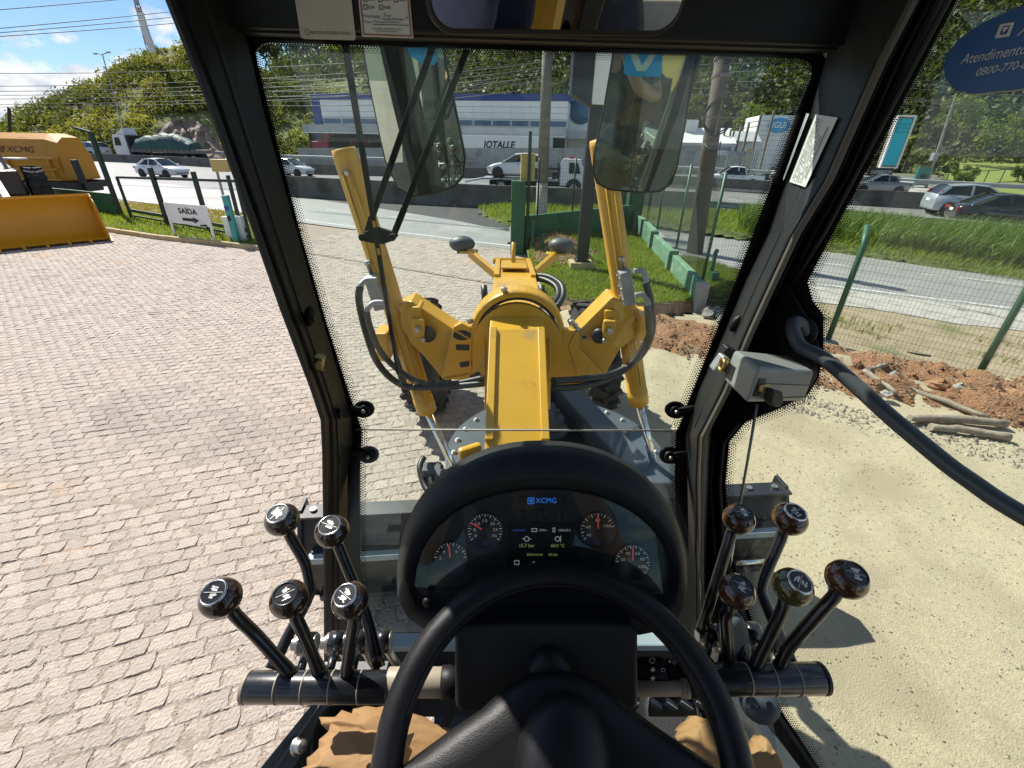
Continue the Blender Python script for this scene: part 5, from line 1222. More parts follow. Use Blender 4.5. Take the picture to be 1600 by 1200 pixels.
# box given by its front left face (a), top and right face, solved as a parallelepiped
o_ = PD(1186, 574, .60); ex_ = PD(1274, 580, .70) - o_; ez_ = PD(1166, 630, .605) - o_; ey_ = PD(1147, 546, .70) - o_
b = MB(); vs = [o_, o_ + ex_, o_ + ex_ + ey_, o_ + ey_]; vs += [v + ez_ for v in vs]
b.add(vs, [(0, 1, 2, 3), (7, 6, 5, 4), (0, 4, 5, 1), (1, 5, 6, 2), (2, 6, 7, 3), (3, 7, 4, 0)]); lk = part(b, "lock_box", m_greybox, bevel=.006, seg=3)
fx, fz, nrm_ = ex_, ez_, ex_.cross(ez_).normalized()
if nrm_.dot(Vector(CAM_POS) - o_) < 0: nrm_ = -nrm_
q = lambda u, v, h=.0: o_ + ex_ * u + ez_ * v + nrm_ * h
b = MB(); b.beam(q(.12, .44, .0006), q(1.0, .46, .0006), .0012, .001, nrm_); b.beam(q(.3, .88, .0006), q(1.0, .82, .0006), .0012, .001, nrm_); part(b, "seam_line", m_ink, lk)
b = MB(); b.prism([q(.06, .30), q(.16, .30), q(.14, .80), q(.05, .80)], nrm_ * .0015); part(b, "slot", m_ink, lk)
b = MB(); b.beam(q(.08, .56, .004), q(.20, .52, .004), .010, .006, nrm_); part(b, "latch_tongue", m_brass, lk, bevel=.001)
b = MB(); b.prism([q(.14, .50, .004), q(.30, .58, .006), q(.36, .78, .006), q(.36, 1.02, .006), q(.28, 1.04, .006), q(.18, .90, .004)], nrm_ * .012); part(b, "latch_lever", m_black, lk, bevel=.004, seg=3)
n2 = ey_.cross(ez_).normalized()
if n2.dot(Vector(CAM_POS) - o_) < 0: n2 = -n2
q2 = lambda u, v, h=.0: o_ + ey_ * u + ez_ * v + n2 * h
b = MB(); b.prism([q2(.70, .42), q2(1.0, .42), q2(1.0, .85), q2(.70, .85)], n2 * .001); part(b, "strike_notch", m_ink, lk)
b = MB(); pc = q2(1.0, .55, .008); b.lathe([(.008, -.004), (.011, -.004), (.011, .004), (.008, .004), (.008, -.004)], pc, (ez_ + n2 * .3).normalized(), 18); part(b, "strike_ring", m_brass, lk)
b = MB(); pk = PD(1124, 567, .76); b.box(pk, (.014, .02, .030), Matrix.Rotation(.4, 3, 'Y')); part(b, "strike_bracket", m_steel, rp, bevel=.003)
b = MB(); b.box(PD(1136, 549, .77), (.020, .02, .018), Matrix.Rotation(.4, 3, 'Y')); part(b, "strike_cap", m_black, rp, bevel=.003)
b = MB(); b.sphere(PY(1152, 505, .79), .012, 0, 12, 8, (1.0, .7, 1.6), Matrix.Rotation(.5, 3, 'Y')); part(b, "pillar_plug", m_black, rp)
b = MB()
for k in range(7): b.beam(PY(1122 - k * 1.0 + k * 3.4, 585, .79), PY(1085 + k * 3.6, 668, .79), .0014, .0012, (0, -1, 0))
part(b, "ribbed_cable_cover", m_frame, rp)
b = MB(); b.tube([S(1183, 632, .02), S(1168, 720, .016), S(1156, 788, .012)], .0028, 10); gs = part(b, "gas_strut", m_steel)
b = MB(); b.tube([S(1147, 850, .012), S(1138, 905, .012)], .0018, 8); part(b, "strut_rod", m_chrome, gs)
# labels on the right pillar
def on_rp(px, py, off=.0035):
    """point on the face of the right pillar"""
    lo, hi = 0.0, 1.0; xs = [r_[0] for r_ in RPL]; A = PY(float(np.interp(py, xs, [r_[2] for r_ in RPL])), py, .838); B = PY(float(np.interp(py, xs, [r_[1] for r_ in RPL])), py, .705)
    for _ in range(30):
        m_ = (lo + hi) / 2; q_ = np.array(A.lerp(B, m_)) - CAM_POS; c_ = MW @ q_
        if 800 + FPX * c_[0] / c_[2] < px: lo = m_
        else: hi = m_
    nf_ = V(-(A.y - B.y), -(B.x - A.x), 0).normalized()
    return A.lerp(B, lo) + V(0, -.012 * min(lo, 1 - lo), 0) + nf_ * off
def pquad(name, corners, y, mat, par, th=.0006, off=.0035):
    P = [on_rp(x, yy, off) for x, yy in corners]; b = MB(); b.prism(P, V(-th, -th, 0)); return part(b, name, mat, par), P
lab, P = pquad("white_label", [(1236, 284), (1259, 292), (1310, 184), (1277, 179)], [.786, .744, .726, .770], m_label, rp)
b = MB()
for i in range(5):
    u = .14 + i * .125
    for j in range(34 if i < 3 else 26):
        if RNG.uniform() < .12: continue
        v0 = .04 + j * (.92 / 34); v1 = v0 + RNG.uniform(.010, .022)
        g = lambda u, v: P[0].lerp(P[1], u).lerp(P[3].lerp(P[2], u), v) + V(-.002, -.001, 0)
        w_ = .040
        b.add([g(u, v0), g(u + w_, v0), g(u + w_, v1), g(u, v1)], [(0, 1, 2, 3)])
g = lambda u, v: P[0].lerp(P[1], u).lerp(P[3].lerp(P[2], u), v) + V(-.002, -.001, 0)
b.add([g(.78, .12), g(.815, .12), g(.815, .86), g(.78, .86)], [(0, 1, 2, 3)])
part(b, "fine_print", m_ink, lab, recalc=False)
lab, P = pquad("narrow_label", [(1222, 279), (1230, 282), (1270, 178), (1265, 177)], [.812, .800, .795, .806], m_greyprint, rp, .0006, .006)
b = MB(); b.beam(P[0].lerp(P[1], .55).lerp(P[3].lerp(P[2], .5), .06) + V(0, -.001, 0), P[0].lerp(P[1], .55).lerp(P[3].lerp(P[2], .5), .8) + V(0, -.001, 0), .0013, .0004, (0, -1, 0)); part(b, "fine_print", m_ink, lab)
# oval sticker on the door glass
oc = [(1474, 102), (1480, 84), (1500, 60), (1535, 36), (1590, 12), (1660, -10), (1740, -20), (1800, 0), (1800, 60), (1730, 110), (1660, 128), (1590, 140), (1520, 147), (1492, 140), (1478, 122)]
b = MB(); b.prism([S(x, y, .0035) for x, y in oc], SPN * -.0008); ov = part(b, "oval_sticker", m_navy, sg)
b = MB(); oe = [(1490, 143), (1520, 148), (1590, 141), (1660, 129)]; b.tube([S(x, y, .0045) for x, y in oe], .0008, 6); part(b, "sticker_edge", m_cream, ov)
def stext(body, px, py, px2, py2, h, mat, shear=.2):
    a, c = S(px, py, .0055), S(px2, py2, .0055); yd = S(px - h * .30, py - h, .0055) - a
    return text("lettering", body, mat, a, c - a, V(0, 0, 1), (c - a).length, ov, height=abs(yd.z), shear=shear, ext=0.0)
stext("Atendimento", 1500, 101, 1602, 84, 15, m_greyprint)
stext("0800-770-8", 1524, 119, 1604, 106, 12, m_greyprint)
stext("XCMG", 1588, 56, 1668, 44, 20, m_greyprint)
b = MB(); e4 = [(1554, 60), (1577, 57), (1586, 34), (1563, 38)]; i4 = [(1561, 55), (1573, 53.5), (1579, 39), (1567, 41)]
b.add([S(x, y, .0055) for x, y in e4 + i4], [(0, 1, 5, 4), (1, 2, 6, 5), (2, 3, 7, 6), (3, 0, 4, 7)]); b.add([S(x, y, .0055) for x, y in ((1567, 43), (1577, 41.5), (1567, 52))], [(0, 1, 2)]); part(b, "emblem", m_greyprint, ov, recalc=False)

# --- header above the windshield, roof, rear wall, floor
b = MB(); zt = 3.225; b.prism([V(-.495, .80, zt + .012), V(.56, .80, zt + .012), V(.56, .80, 3.52), V(-.495, .80, 3.52)], V(0, .07, 0)); hd_ = part(b, "roof_header", m_black, bevel=.004)
b = MB(); b.beam(V(-.50, .835, 3.248), V(.50, .835, 3.248), .04, .028); part(b, "header_seal", m_rubber, hd_)
b = MB(); b.box(V(0, -.02, 3.56), (1.26, 1.95, .08)); rf = part(b, "cab_roof", m_frame, bevel=.02)
b = MB(); b.box(V(0, -.05, 3.505), (1.1, 1.6, .03)); part(b, "roof_liner", m_liner, rf)
for s in (-1, 1):
    b = MB(); b.beam(V(s * .50, .80, 3.47), V(s * .60, -.95, 3.47), .08, .08); part(b, "roof_rail", m_frame, rf, bevel=.008)
    b = MB(); b.beam(V(s * .58, -.92, 1.7), V(s * .58, -.92, 3.5), .10, .10); part(b, "rear_post", m_frame, bevel=.01)
b = MB(); b.box(V(-.13, -.94, 2.17), (.84, .04, .93)); part(b, "rear_wall", m_liner, bevel=.005)
b = MB(); b.box(V(0, -.95, 2.97), (1.06, .005, 1.03)); part(b, "rear_window", m_rearglass)
b = MB(); b.box(V(0, -.15, 1.73), (1.02, 1.55, .05)); fl = part(b, "cab_floor", m_rubber)
b = MB(); b.box(V(.5, -.1, 1.80), (.04, 1.1, .12)); part(b, "right_sill", m_sill, fl, bevel=.006) if False else None
b = MB(); b.box(V(.02, -.42, 2.05), (.50, .50, .14)); b.box(V(.02, -.66, 2.42), (.48, .12, .62)); b.box(V(.02, -.40, 1.87), (.3, .3, .26)); part(b, "driver_seat", m_shirt, bevel=.04, seg=3)
# stickers on the header
HY = .7985
def H(px, py, off=0.0): return PY(px, py, HY - off)
b = MB(); b.prism([H(x, y) for x, y in ((455, -40), (470, 58), (476, 61), (553, 63), (556, 60), (545, -40))], V(0, -.0006, 0)); s1 = part(b, "service_sticker", m_cream, hd_)
text("lettering", "FALE COM A ASSISTÊNCIA TÉCNICA", m_ink, H(485.5, 53, .0016), H(548, 54.5) - H(485.5, 53), (0, 0, 1), (H(548, 54.5) - H(485.5, 53)).length, s1, height=.0042, ext=0)
b = MB(); c = H(480, 50, .0018); b.lathe([(.0030, 0), (.0036, 0)], c, (0, -1, 0), 16); part(b, "headset_symbol", m_ink, s1)
b = MB(); b.prism([H(x, y) for x, y in ((556, -40), (566, 57), (646, 60), (637, -40))], V(0, -.0006, 0)); s2 = part(b, "revision_sticker", m_label, hd_)
b = MB(); fr_ = [(560, -30), (568.5, 53.5), (642.5, 56.5), (635, -30)]
for i in range(3): b.beam(H(*fr_[i], .0012), H(*fr_[i + 1], .0012), .0016, .0003, (0, -1, 0))
part(b, "border", m_orangeline, s2)
hx = lambda px, py: H(px, py, .0018)
def htext(body, x, y, x2, h, mat=m_ink): 
    a, c = hx(x, y), hx(x2, y + (x2 - x) * .03); text("lettering", body, mat, a, c - a, (0, 0, 1), (c - a).length, s2, height=h * .00113, ext=0)
htext("Próxima Revisão:", 567.5, 27.5, 594, 3.2); htext("hs", 633.5, 29, 637.5, 2.8); htext("Técnico:", 569, 36, 581, 3.0)
htext("As garantias somente têm valor", 581, 46.5, 628, 2.6); htext("se assinada nesta etiqueta", 587, 50.3, 623, 2.4)
for (x, y, t_) in ((567.5, 2, "2.000h"), (591, 2.5, "2.500h"), (615.5, 3.2, "3.000h"), (567.8, 14.5, "3.500h"), (592.5, 15, "4.000h")):
    b = MB(); q_ = [hx(x, y), hx(x + 5.6, y + .2), hx(x + 5.4, y - 7), hx(x - .2, y - 7.2)]
    for i in range(4): b.beam(q_[i], q_[(i + 1) % 4], .0007, .0003, (0, -1, 0))
    part(b, "tick_box", m_ink, s2); htext(t_, x + 7, y - 1, x + 18, 3)
for (x0, x1, y) in ((596, 631.5, 29.5), (583, 638, 38)): b = MB(); b.beam(hx(x0, y), hx(x1, y + (x1 - x0) * .03), .0006, .0003, (0, -1, 0)); part(b, "rule", m_ink, s2)
b = MB(); z_ = [(600, 26), (601, 20), (604, 26), (606, 24), (608, 27), (611, 23)]; b.tube([hx(*p) for p in z_], .0004, 4); z_ = [(585, 35), (586, 31), (588, 35), (592, 33), (596, 36), (602, 33), (606, 36), (608, 31), (611, 36), (616, 34), (622, 36), (626, 33)]; b.tube([hx(*p) for p in z_], .0004, 4); part(b, "handwriting", m_pencil, s2)
# interior mirror
MC = PY(869, -34, .62); mN = V(.06, -.90, -.43).normalized(); mX = V(1, 0, 0); mX = (mX - mN * mX.dot(mN)).normalized(); mY = mN.cross(mX)
if mY.z < 0: mY = -mY
def px_on(px, py): return PP(px, py, MC[:], mN[:])
wM = (px_on(1062, 20) - px_on(678, 20)).length; cM = px_on(869, 46); hM = .105
cM = cM + mY * (hM / 2)
b = MB(); b.prism(rrect(cM - mN * .004, mX, mY, wM + .014, hM + .016, .028), -mN * .022); rv = part(b, "rear_view_mirror", m_black, bevel=.005)
b = MB(); b.prism(rrect(cM, mX, mY, wM, hM, .024), -mN * .003); part(b, "mirror_glass", m_mirror2, rv)
b = MB(); b.beam(cM - mN * .02, V(cM.x, .80, 3.42), .02, .02); part(b, "mirror_stalk", m_black, rv)

# --- wiper on the outside of the windshield
wy = YW + .045
def Wp(px, py, o=0.0): return PY(px, py, wy + o)
b = MB(); b.beam(Wp(538, 60), Wp(622, 584), .0105, .012, (0, -1, 0), w1=.006); wb_ = part(b, "wiper_blade", m_wipe, bevel=.002)
b = MB(); b.beam(Wp(545, 110, .018), Wp(612, 520, .018), .006, .010, (0, -1, 0)); part(b, "blade_spine", m_black, wb_)
for (y0, y1) in ((345, 355), (388, 398)):
    f_ = lambda y: 538 + (y - 60) / 524 * 84; b = MB(); b.beam(Wp(f_(y0), y0, -.009), Wp(f_(y1), y1, -.009), .005, .002, (0, -1, 0)); part(b, "tape_mark", m_yellow, wb_)
b = MB(); b.beam(Wp(676, 72, .03), Wp(582, 338, .03), .011, .009, (0, -1, 0)); b.beam(Wp(582, 338, .03), Wp(572, 372, .03), .013, .009, (0, -1, 0)); wa = part(b, "wiper_arm", m_wipe, bevel=.002)
b = MB(); b.beam(Wp(730, 76, .03), Wp(632, 325, .03), .011, .009, (0, -1, 0)); b.beam(Wp(632, 325, .03), Wp(613, 372, .03), .012, .009, (0, -1, 0)); part(b, "wiper_arm", m_wipe, bevel=.002)
b = MB(); b.prism([Wp(x, y, .02) for x, y in ((562, 372), (570, 362), (590, 355), (612, 362), (622, 369), (615, 376), (598, 382), (580, 380), (567, 377))], V(0, .012, 0)); b.lathe([(.007, 0), (.007, .01)], Wp(567, 370, .02), (0, -1, 0), 12, caps=True); b.lathe([(.007, 0), (.007, .01)], Wp(614, 370, .02), (0, -1, 0), 12, caps=True); part(b, "wiper_pivot_plate", m_wipe, wa, bevel=.002)
# --- outside mirrors on tube arms
def out_mirror(px_pts, d0, n_to, lab_frame):
    c = sum((PD(x, y, d0) for x, y in px_pts), V(0, 0, 0)) / len(px_pts); nn = (Vector(n_to) - c).normalized()
    P = [PP(x, y, c[:], nn[:]) for x, y in px_pts]; cen = sum(P, V(0, 0, 0)) / len(P)
    b = MB(); out = [cen + (p - cen) * 1.045 for p in P]; back = [cen + (p - cen) * .86 - nn * .06 for p in P]
    b.loft([out, [o - nn * .02 for o in out], back], True, True, True); m = part(b, "side_mirror", m_black, bevel=.004)
    b = MB(); b.prism([p + nn * .003 for p in P], -nn * .002); part(b, "mirror_glass", m_mirror, m)
    return m, c, nn, P
mR, cR, nR, PR_ = out_mirror([(962, 70), (945, 170), (930, 240), (928, 265), (934, 284), (952, 294), (1000, 299), (1030, 297), (1048, 285), (1056, 262), (1070, 190), (1084, 70), (1084, 40), (966, 40)], 1.35, (.06, 0, 2.86), "")
b = MB(); b.tube([cR + V(.13, .05, -.02), cR + V(.16, .02, .3), V(.52, .9, 3.5)], .014, 8); part(b, "mirror_arm", m_black, mR)
b = MB(); g_ = lambda x, y: PP(x, y, (cR + nR * .008)[:], nR[:]); b.prism([g_(976, 78), g_(1036, 78), g_(1034, 116), g_(1029, 120), g_(980, 119), g_(975, 114)], nR * .0006); dc = part(b, "mirror_decal", m_cyanlogo, mR)
b = MB(); b.prism([g_(983, 80), g_(995, 80), g_(1003, 103), g_(1017, 80), g_(1029, 80), g_(1009, 111), g_(995, 111)], nR * .0014); part(b, "chevron", m_palelogo, dc)
b = MB(); b.prism([g_(1040, 45), g_(1084, 45), g_(1072, 180), g_(1058, 262), g_(1046, 288), g_(1030, 300), g_(1046, 200)], nR * -.0) if False else None
mL_, cL, nL, PL2 = out_mirror([(566, 60), (578, 130), (592, 200), (603, 250), (622, 292), (645, 305), (680, 300), (708, 290), (722, 275), (725, 245), (712, 180), (695, 100), (690, 60)], 1.35, (-.30, -.3, 2.75), "")
b = MB(); b.tube([cL + V(-.12, .05, -.02), cL + V(-.15, .02, .3), V(-.52, .9, 3.5)], .014, 8); part(b, "mirror_arm", m_black, mL_)
b = MB(); g_ = lambda x, y: PP(x, y, (cL + nL * .008)[:], nL[:]); b.prism([g_(633, 70), g_(640, 86), g_(660, 100), g_(678, 102), g_(684, 94), g_(680, 70)], nL * .0006); part(b, "mirror_decal", m_cyanlogo, mL_)

# ------------------------------------------------------------------ dash binnacle
def ring_px(cx, cy, rx, ry, tail, dtop, dside):
    o = []
    for t in np.linspace(0, math.pi, 37):
        d = dside + (dtop - dside) * math.sin(t); ex = .92
        x = cx - rx * math.copysign(abs(math.cos(t)) ** ex, math.cos(t)); y = cy - ry * abs(math.sin(t)) ** ex; o.append(PD(x, y, d))
    return o + [PD(x, y, dside) for x, y in tail]
t_out = [(1073, 935), (1060, 965), (1035, 985), (1000, 992), (847, 994), (700, 992), (665, 985), (637, 965), (621, 935)]
t_lip = [(1057, 925), (1050, 940), (1035, 952), (1000, 955), (848, 955), (700, 955), (665, 953), (648, 942), (640, 925)]
t_pan = [(1042, 917), (1041, 919), (1036, 921), (1000, 921), (848, 921), (700, 921), (662, 921), (658, 919), (657, 917)]
Rb = ring_px(847, 905, 222, 205, t_out, .74, .70); R0 = ring_px(847, 905, 227, 217, t_out, .66, .655); R1 = ring_px(848, 906, 222, 200, t_out, .615, .63)
R2 = ring_px(848, 905, 216, 166, t_lip, .60, .612); R3 = ring_px(849, 907, 211, 159, t_lip, .602, .614); R4 = ring_px(850, 916, 200, 151, t_pan, .640, .630)
b = MB(); b.loft([Rb, R0, R1, R2, R3, R4], True, False, False, 0, True); dash = part(b, "instrument_panel", m_dash)
DP = .634
def Dp(px, py, off=0.0): return PD(px, py, DP - off)
pan = ring_px(850, 917, 200, 153, [(1048, 920), (1045, 923), (1036, 925), (1000, 925), (848, 925), (700, 925), (662, 925), (655, 923), (651, 920)], DP, DP)
b = MB(); b.prism(pan, Vector(MW.T @ np.array([0, 0, .01]))); part(b, "gauge_panel", m_panel, dash)
cz = -Vector(MW.T @ np.array([0, 0, 1.0])); cx_ = Vector(MW.T @ np.array([1.0, 0, 0])); cy_ = Vector(MW.T @ np.array([0, -1.0, 0]))     # panel axes
def gauge(px, py, rpx, a0, a1, nt, needle, nums, sub=None):
    c = Dp(px, py); R = rpx * DP / FPX
    b = MB(); b.lathe([(R * 1.06, 0), (R * 1.06, .003), (R * .98, .0035), (R * .97, .001), (.0001, .001)], c, cz, 36); g = part(b, "gauge", m_gauge, dash)
    pt = lambda r, a, h=.002: c + (cx_ * math.cos(a) + cy_ * math.sin(a)) * R * r + cz * h
    b = MB()
    for k in range(nt):
        a = math.radians(a0 + (a1 - a0) * k / (nt - 1)); L = .78 if k % 2 == 0 else .86
        b.beam(pt(L, a), pt(.95, a), R * (.05 if k % 2 == 0 else .032), .0004, cz)
    part(b, "scale_marks", m_tick, dash, kind="stuff")
    for s_, a in nums:
        q = pt(.58, math.radians(a)); w_ = R * .13 * len(s_); text("lettering", s_, m_tick, q - cx_ * w_ / 2 - cy_ * R * .08, cx_, cy_, w_, dash, height=R * .16, ext=0.0005)
    a = math.radians(needle[0]); b = MB(); b.beam(pt(needle[1], a, .0035), pt(needle[2], a, .0035), R * .075, .0006, cz); part(b, "needle", m_needle, dash)
    if sub:
        q = pt(.66, math.radians(-90)); b = MB(); b.lathe([(R * .10, 0), (R * .13, 0)], q, cz, 14); b.beam(q + cy_ * R * .1, q + cy_ * R * .2, R * .04, .0004, cz); part(b, "fluid_symbol", m_dimblue, dash)
    return g
gauge(758, 829, 28, 212, -32, 25, (148, .2, .92), (("0", 206), ("5", 172), ("10", 135), ("15", 90), ("20", 45), ("25", 8), ("30", -26)), True)
gauge(704, 873, 27, 172, 8, 15, (95, .12, .85), (("2", 172), ("4", 130), ("6", 52)), True)
gauge(934, 828, 28, 212, 15, 17, (92, .12, .88), (("40", 206), ("60", 160), ("80", 92), ("100", 26)), True)
gauge(988, 878, 28, 176, -40, 23, (90, .15, .85), (("20", 162), ("40", 118), ("60", 62), ("80", 20), ("100", -22)))
b = MB(); b.prism([Dp(797, 822, .001), Dp(900, 822, .001), Dp(902, 888, .001), Dp(795, 888, .001)], cz * .002); scr = part(b, "display_screen", m_screen, dash)
b = MB(); 
for p0, p1 in (((794, 819), (902, 819)), ((902, 819), (904, 890)), ((904, 890), (792, 890)), ((792, 890), (794, 819))): b.beam(Dp(*p0, .002), Dp(*p1, .002), .0022, .004, cz)
part(b, "screen_bezel", m_black, dash)
def dtext(s_, x, y, x2, h, mat): a = Dp(x, y, .0042); text("lettering", s_, mat, a, cx_, cy_, (Dp(x2, y) - Dp(x, y)).length, dash, height=h * DP / FPX, ext=0.0)
dtext("15.7 bar", 812, 855, 835, 5.2, m_screengreen); dtext("60.0 °C", 861, 855, 882, 5.2, m_screengreen)
dtext("2025-03-05", 823, 868.5, 848, 3.6, m_screengreen); dtext("20:26", 857, 868.5, 871, 3.6, m_screengreen)
dtext("27.8 v", 843, 830, 855, 3.2, m_screenwhite); dtext("1266.8 h", 873, 830, 891, 3.2, m_screenwhite)
def sym(pts, mat=m_screenwhite, w=.0007, close=True):
    b = MB(); P = [Dp(x, y, .0042) for x, y in pts]
    for i in range(len(P) if close else len(P) - 1): b.beam(P[i], P[(i + 1) % len(P)], w, .0003, cz)
    return part(b, "screen_symbol", mat, dash)
circ_ = lambda x, y, r, k=14: [(x + r * math.cos(a), y + r * math.sin(a)) for a in np.linspace(0, 2 * math.pi, k + 1)[:-1]]
sym(circ_(823, 842, 3.6)); sym([(816, 842), (819, 842)], close=False); sym([(827, 842), (830, 842)], close=False)
sym(circ_(871, 842, 3.6)); sym([(876, 837), (876, 847)], close=False)
sym([(831, 826), (839, 826), (839, 830.5), (831, 830.5)]); sym([(864, 825), (867, 825), (867, 831), (864, 831)])
sym([(804, 876), (811, 876), (811, 882), (804, 882)]); sym([(830, 881), (834, 878), (838, 880)], close=False)
b = MB(); b.prism([Dp(801, 827, .0042), Dp(821, 827, .0042), Dp(821, 830, .0042), Dp(801, 830, .0042)], cz * .0003); part(b, "screen_bar", m_dimblue, dash)
# lit name plate
b = MB(); b.prism([Dp(810, 775, .0005), Dp(885, 775, .0005), Dp(886, 789, .0005), Dp(809, 789, .0005)], cz * .0015); npl = part(b, "name_plate", m_gauge, dash)
dtext("XCMG", 837, 786, 869, 8, m_screenblue)
sym([(825, 778), (834, 778), (834, 787), (825, 787)], m_screenblue, .0012); sym([(827.5, 781), (832, 781), (829.5, 785)], m_screenblue, .0012)
for x in (818, 848, 879):
    b = MB(); c = Dp(x, 802); b.lathe([(.0068, 0), (.0068, .002), (.0055, .003), (.0001, .003)], c, cz, 20); part(b, "warning_lamp", m_gauge, dash)
for x, s in ((788, -1), (909, 1)):
    b = MB(); b.prism([Dp(x - 4 * s, 791, .0005), Dp(x + 1 * s, 791, .0005), Dp(x + 1 * s, 789, .0005), Dp(x + 6 * s, 794, .0005), Dp(x + 1 * s, 799, .0005), Dp(x + 1 * s, 797, .0005), Dp(x - 4 * s, 797, .0005)], cz * .001); part(b, "turn_lamp", m_gauge, dash)
for p in (((733, 868), (776, 868), (776, 915), (733, 915)), ((920, 866), (945, 866), (950, 912), (920, 912))):
    b = MB(); b.prism([Dp(*q_, .0003) for q_ in p], cz * .0008); part(b, "switch_blank", m_gauge, dash)
b = MB(); b.lathe([(.006, 0), (.006, .004), (.001, .005)], PD(667, 940, .608), cz, 16); part(b, "screw_plug", m_black, dash)
# clear cover over the gauges
m_cover = glass_mat("gauge_cover", (0.93, 0.95, 0.94), dust=0.008, ior=1.5)
b = MB(); b.prism([p + cz * .008 for p in pan], cz * .0012); part(b, "gauge_cover", m_cover, dash)

# ------------------------------------------------------------------ steering column and wheel
b = MB(); b.prism(rrect(PD(854, 1046, .565), cx_, cy_, .232, .112, .014, 5), -cz * .10); colm = part(b, "steering_column", m_dash, bevel=.006, seg=3)
b = MB(); b.loft([rrect(PD(854, 985, .575), cx_, cy_ * .5 - cz * .8, .232, .02, .008, 4), rrect(PD(850, 968, .66), cx_, cy_ * .5 - cz * .8, .25, .06, .01, 4)], True, True, True); part(b, "column_shroud", m_dash, colm)
b = MB(); b.lathe([(.026, 0), (.026, .012), (.020, .020), (.001, .022)], PD(858, 1042, .56), cz, 22); part(b, "tilt_knob", m_black, colm)
WC = PD(878, 1190, .487); wu = Vector(MW.T @ np.array([0, -.83, .558])); wx_ = cx_; wn_ = wx_.cross(wu).normalized()
if wn_.dot(Vector(CAM_POS) - WC) < 0: wn_ = -wn_
b = MB(); rings = []; Rr, tr_ = .190, .0175
for k in range(72):
    a = k * 2 * math.pi / 72; rad = wx_ * math.cos(a) + wu * math.sin(a); c = WC + rad * Rr
    rings.append([c + (rad * math.cos(t) * tr_ + wn_ * math.sin(t) * tr_ * .95) * (1 - .03 * math.sin(3 * t)) for t in np.linspace(0, 2 * math.pi, 15)[:-1]])
rings.append(rings[0]); b.loft(rings, True, False, False, 0, True); sw = part(b, "steering_wheel", m_wheelskin)
# finger groove moulded round the inside of the rim
b = MB(); b.tube([WC + (wx_ * math.cos(a) + wu * math.sin(a)) * (Rr - tr_ * .80) + wn_ * tr_ * .52 for a in np.linspace(.2, math.pi - .2, 50)], .0022, 6); part(b, "rim_groove", m_black, sw)
def wc(px, py, h):                      # on the wheel plane shifted towards the driver by h
    return PP(px, py, (WC + wn_ * h)[:], wn_[:])
hub_out = [(545, 1330), (588, 1216), (640, 1188), (700, 1143), (752, 1108), (790, 1073), (820, 1054), (850, 1047), (882, 1047), (915, 1055), (944, 1070), (980, 1103), (1035, 1142), (1080, 1172), (1130, 1205), (1190, 1330), (880, 1400)]
def shr(pts, f, c=(878, 1190)): return [(c[0] + (x - c[0]) * f, c[1] + (y - c[1]) * f) for x, y in pts]
b = MB(); b.loft([[wc(x, y, -.03) for x, y in shr(hub_out, .97)], [wc(x, y, -.012) for x, y in hub_out], [wc(x, y, .004) for x, y in shr(hub_out, .955)], [wc(x, y, .012) for x, y in shr(hub_out, .82)], [wc(x, y, .014) for x, y in shr(hub_out, .6)]], True, True, True, 0, True); part(b, "spoke_cover", m_wheelskin, sw, bevel=.0)
dome = [(880 + 74 * math.cos(a), 1205 - 122 * math.sin(a)) for a in np.linspace(0, 2 * math.pi, 33)[:-1]]
b = MB(); b.loft([[wc(x, y, h_) for x, y in shr(dome, f_, (880, 1205))] for f_, h_ in ((1.04, .010), (1.02, .020), (.96, .032), (.85, .042), (.65, .049), (.35, .053), (.02, .054))], True, False, True, 0, True); part(b, "horn_pad", m_wheelskin, sw)

# ------------------------------------------------------------------ lever consoles
LS = 1.15
MB.k = LS
def LD(x, y, d): return PD(x, y, d * LS)
def shaft(p0, p1, r, name, mat, par=None, seg=24):
    b = MB(); b.tube([p0, p1], r, seg); return part(b, name, mat, par, bevel=.0015)
cb = shaft(LD(389, 1074, .512), LD(608, 1073, .512), .0168, "lever_shaft_housing", m_leverpaint)
for x in (437, 478, 520, 564): 
    c = LD(x, 1073.5, .512); b = MB(); b.lathe([(.0163, -.0008), (.0174, -.0008), (.0174, .0008), (.0163, .0008)], c, (1, 0, 0.01), 28); part(b, "spacer_ring", m_beige, cb)
b = MB(); c = LD(389, 1074, .512); b.lathe([(.0170, 0), (.0170, .004), (.012, .005), (.001, .005)], c, (-1, 0, 0), 24); part(b, "end_cap", m_beige, cb)
sb = shaft(LD(606, 1066, .515), LD(696, 1066, .515), .0155, "cross_shaft", m_beige); b = MB(); b.lathe([(.0160, 0), (.0172, .001), (.0172, .02), (.014, .021)], LD(690, 1066, .515), (1, 0, 0), 20, caps=True); part(b, "shaft_collar", m_black, sb)
cb2 = shaft(LD(1092, 1062, .512), LD(1280, 1060, .512), .0168, "lever_shaft_housing", m_leverpaint)
for x in (1165, 1204, 1241):
    c = LD(x, 1061, .512); b = MB(); b.lathe([(.0163, -.0008), (.0174, -.0008), (.0174, .0008), (.0163, .0008)], c, (1, 0, 0.01), 28); part(b, "spacer_ring", m_beige, cb2)
b = MB(); b.lathe([(.0170, 0), (.0170, .004), (.012, .005), (.001, .005)], LD(1280, 1060, .512), (1, 0, 0), 24); part(b, "end_cap", m_black, cb2)
sb2 = shaft(LD(985, 1076, .53), LD(1066, 1075, .53), .0085, "cross_shaft", m_beige, seg=16); b = MB(); b.lathe([(.0085, 0), (.011, .001), (.011, .009), (.0085, .01)], LD(1064, 1075, .53), (1, 0, 0), 16, caps=True); part(b, "shaft_collar", m_beige, sb2)
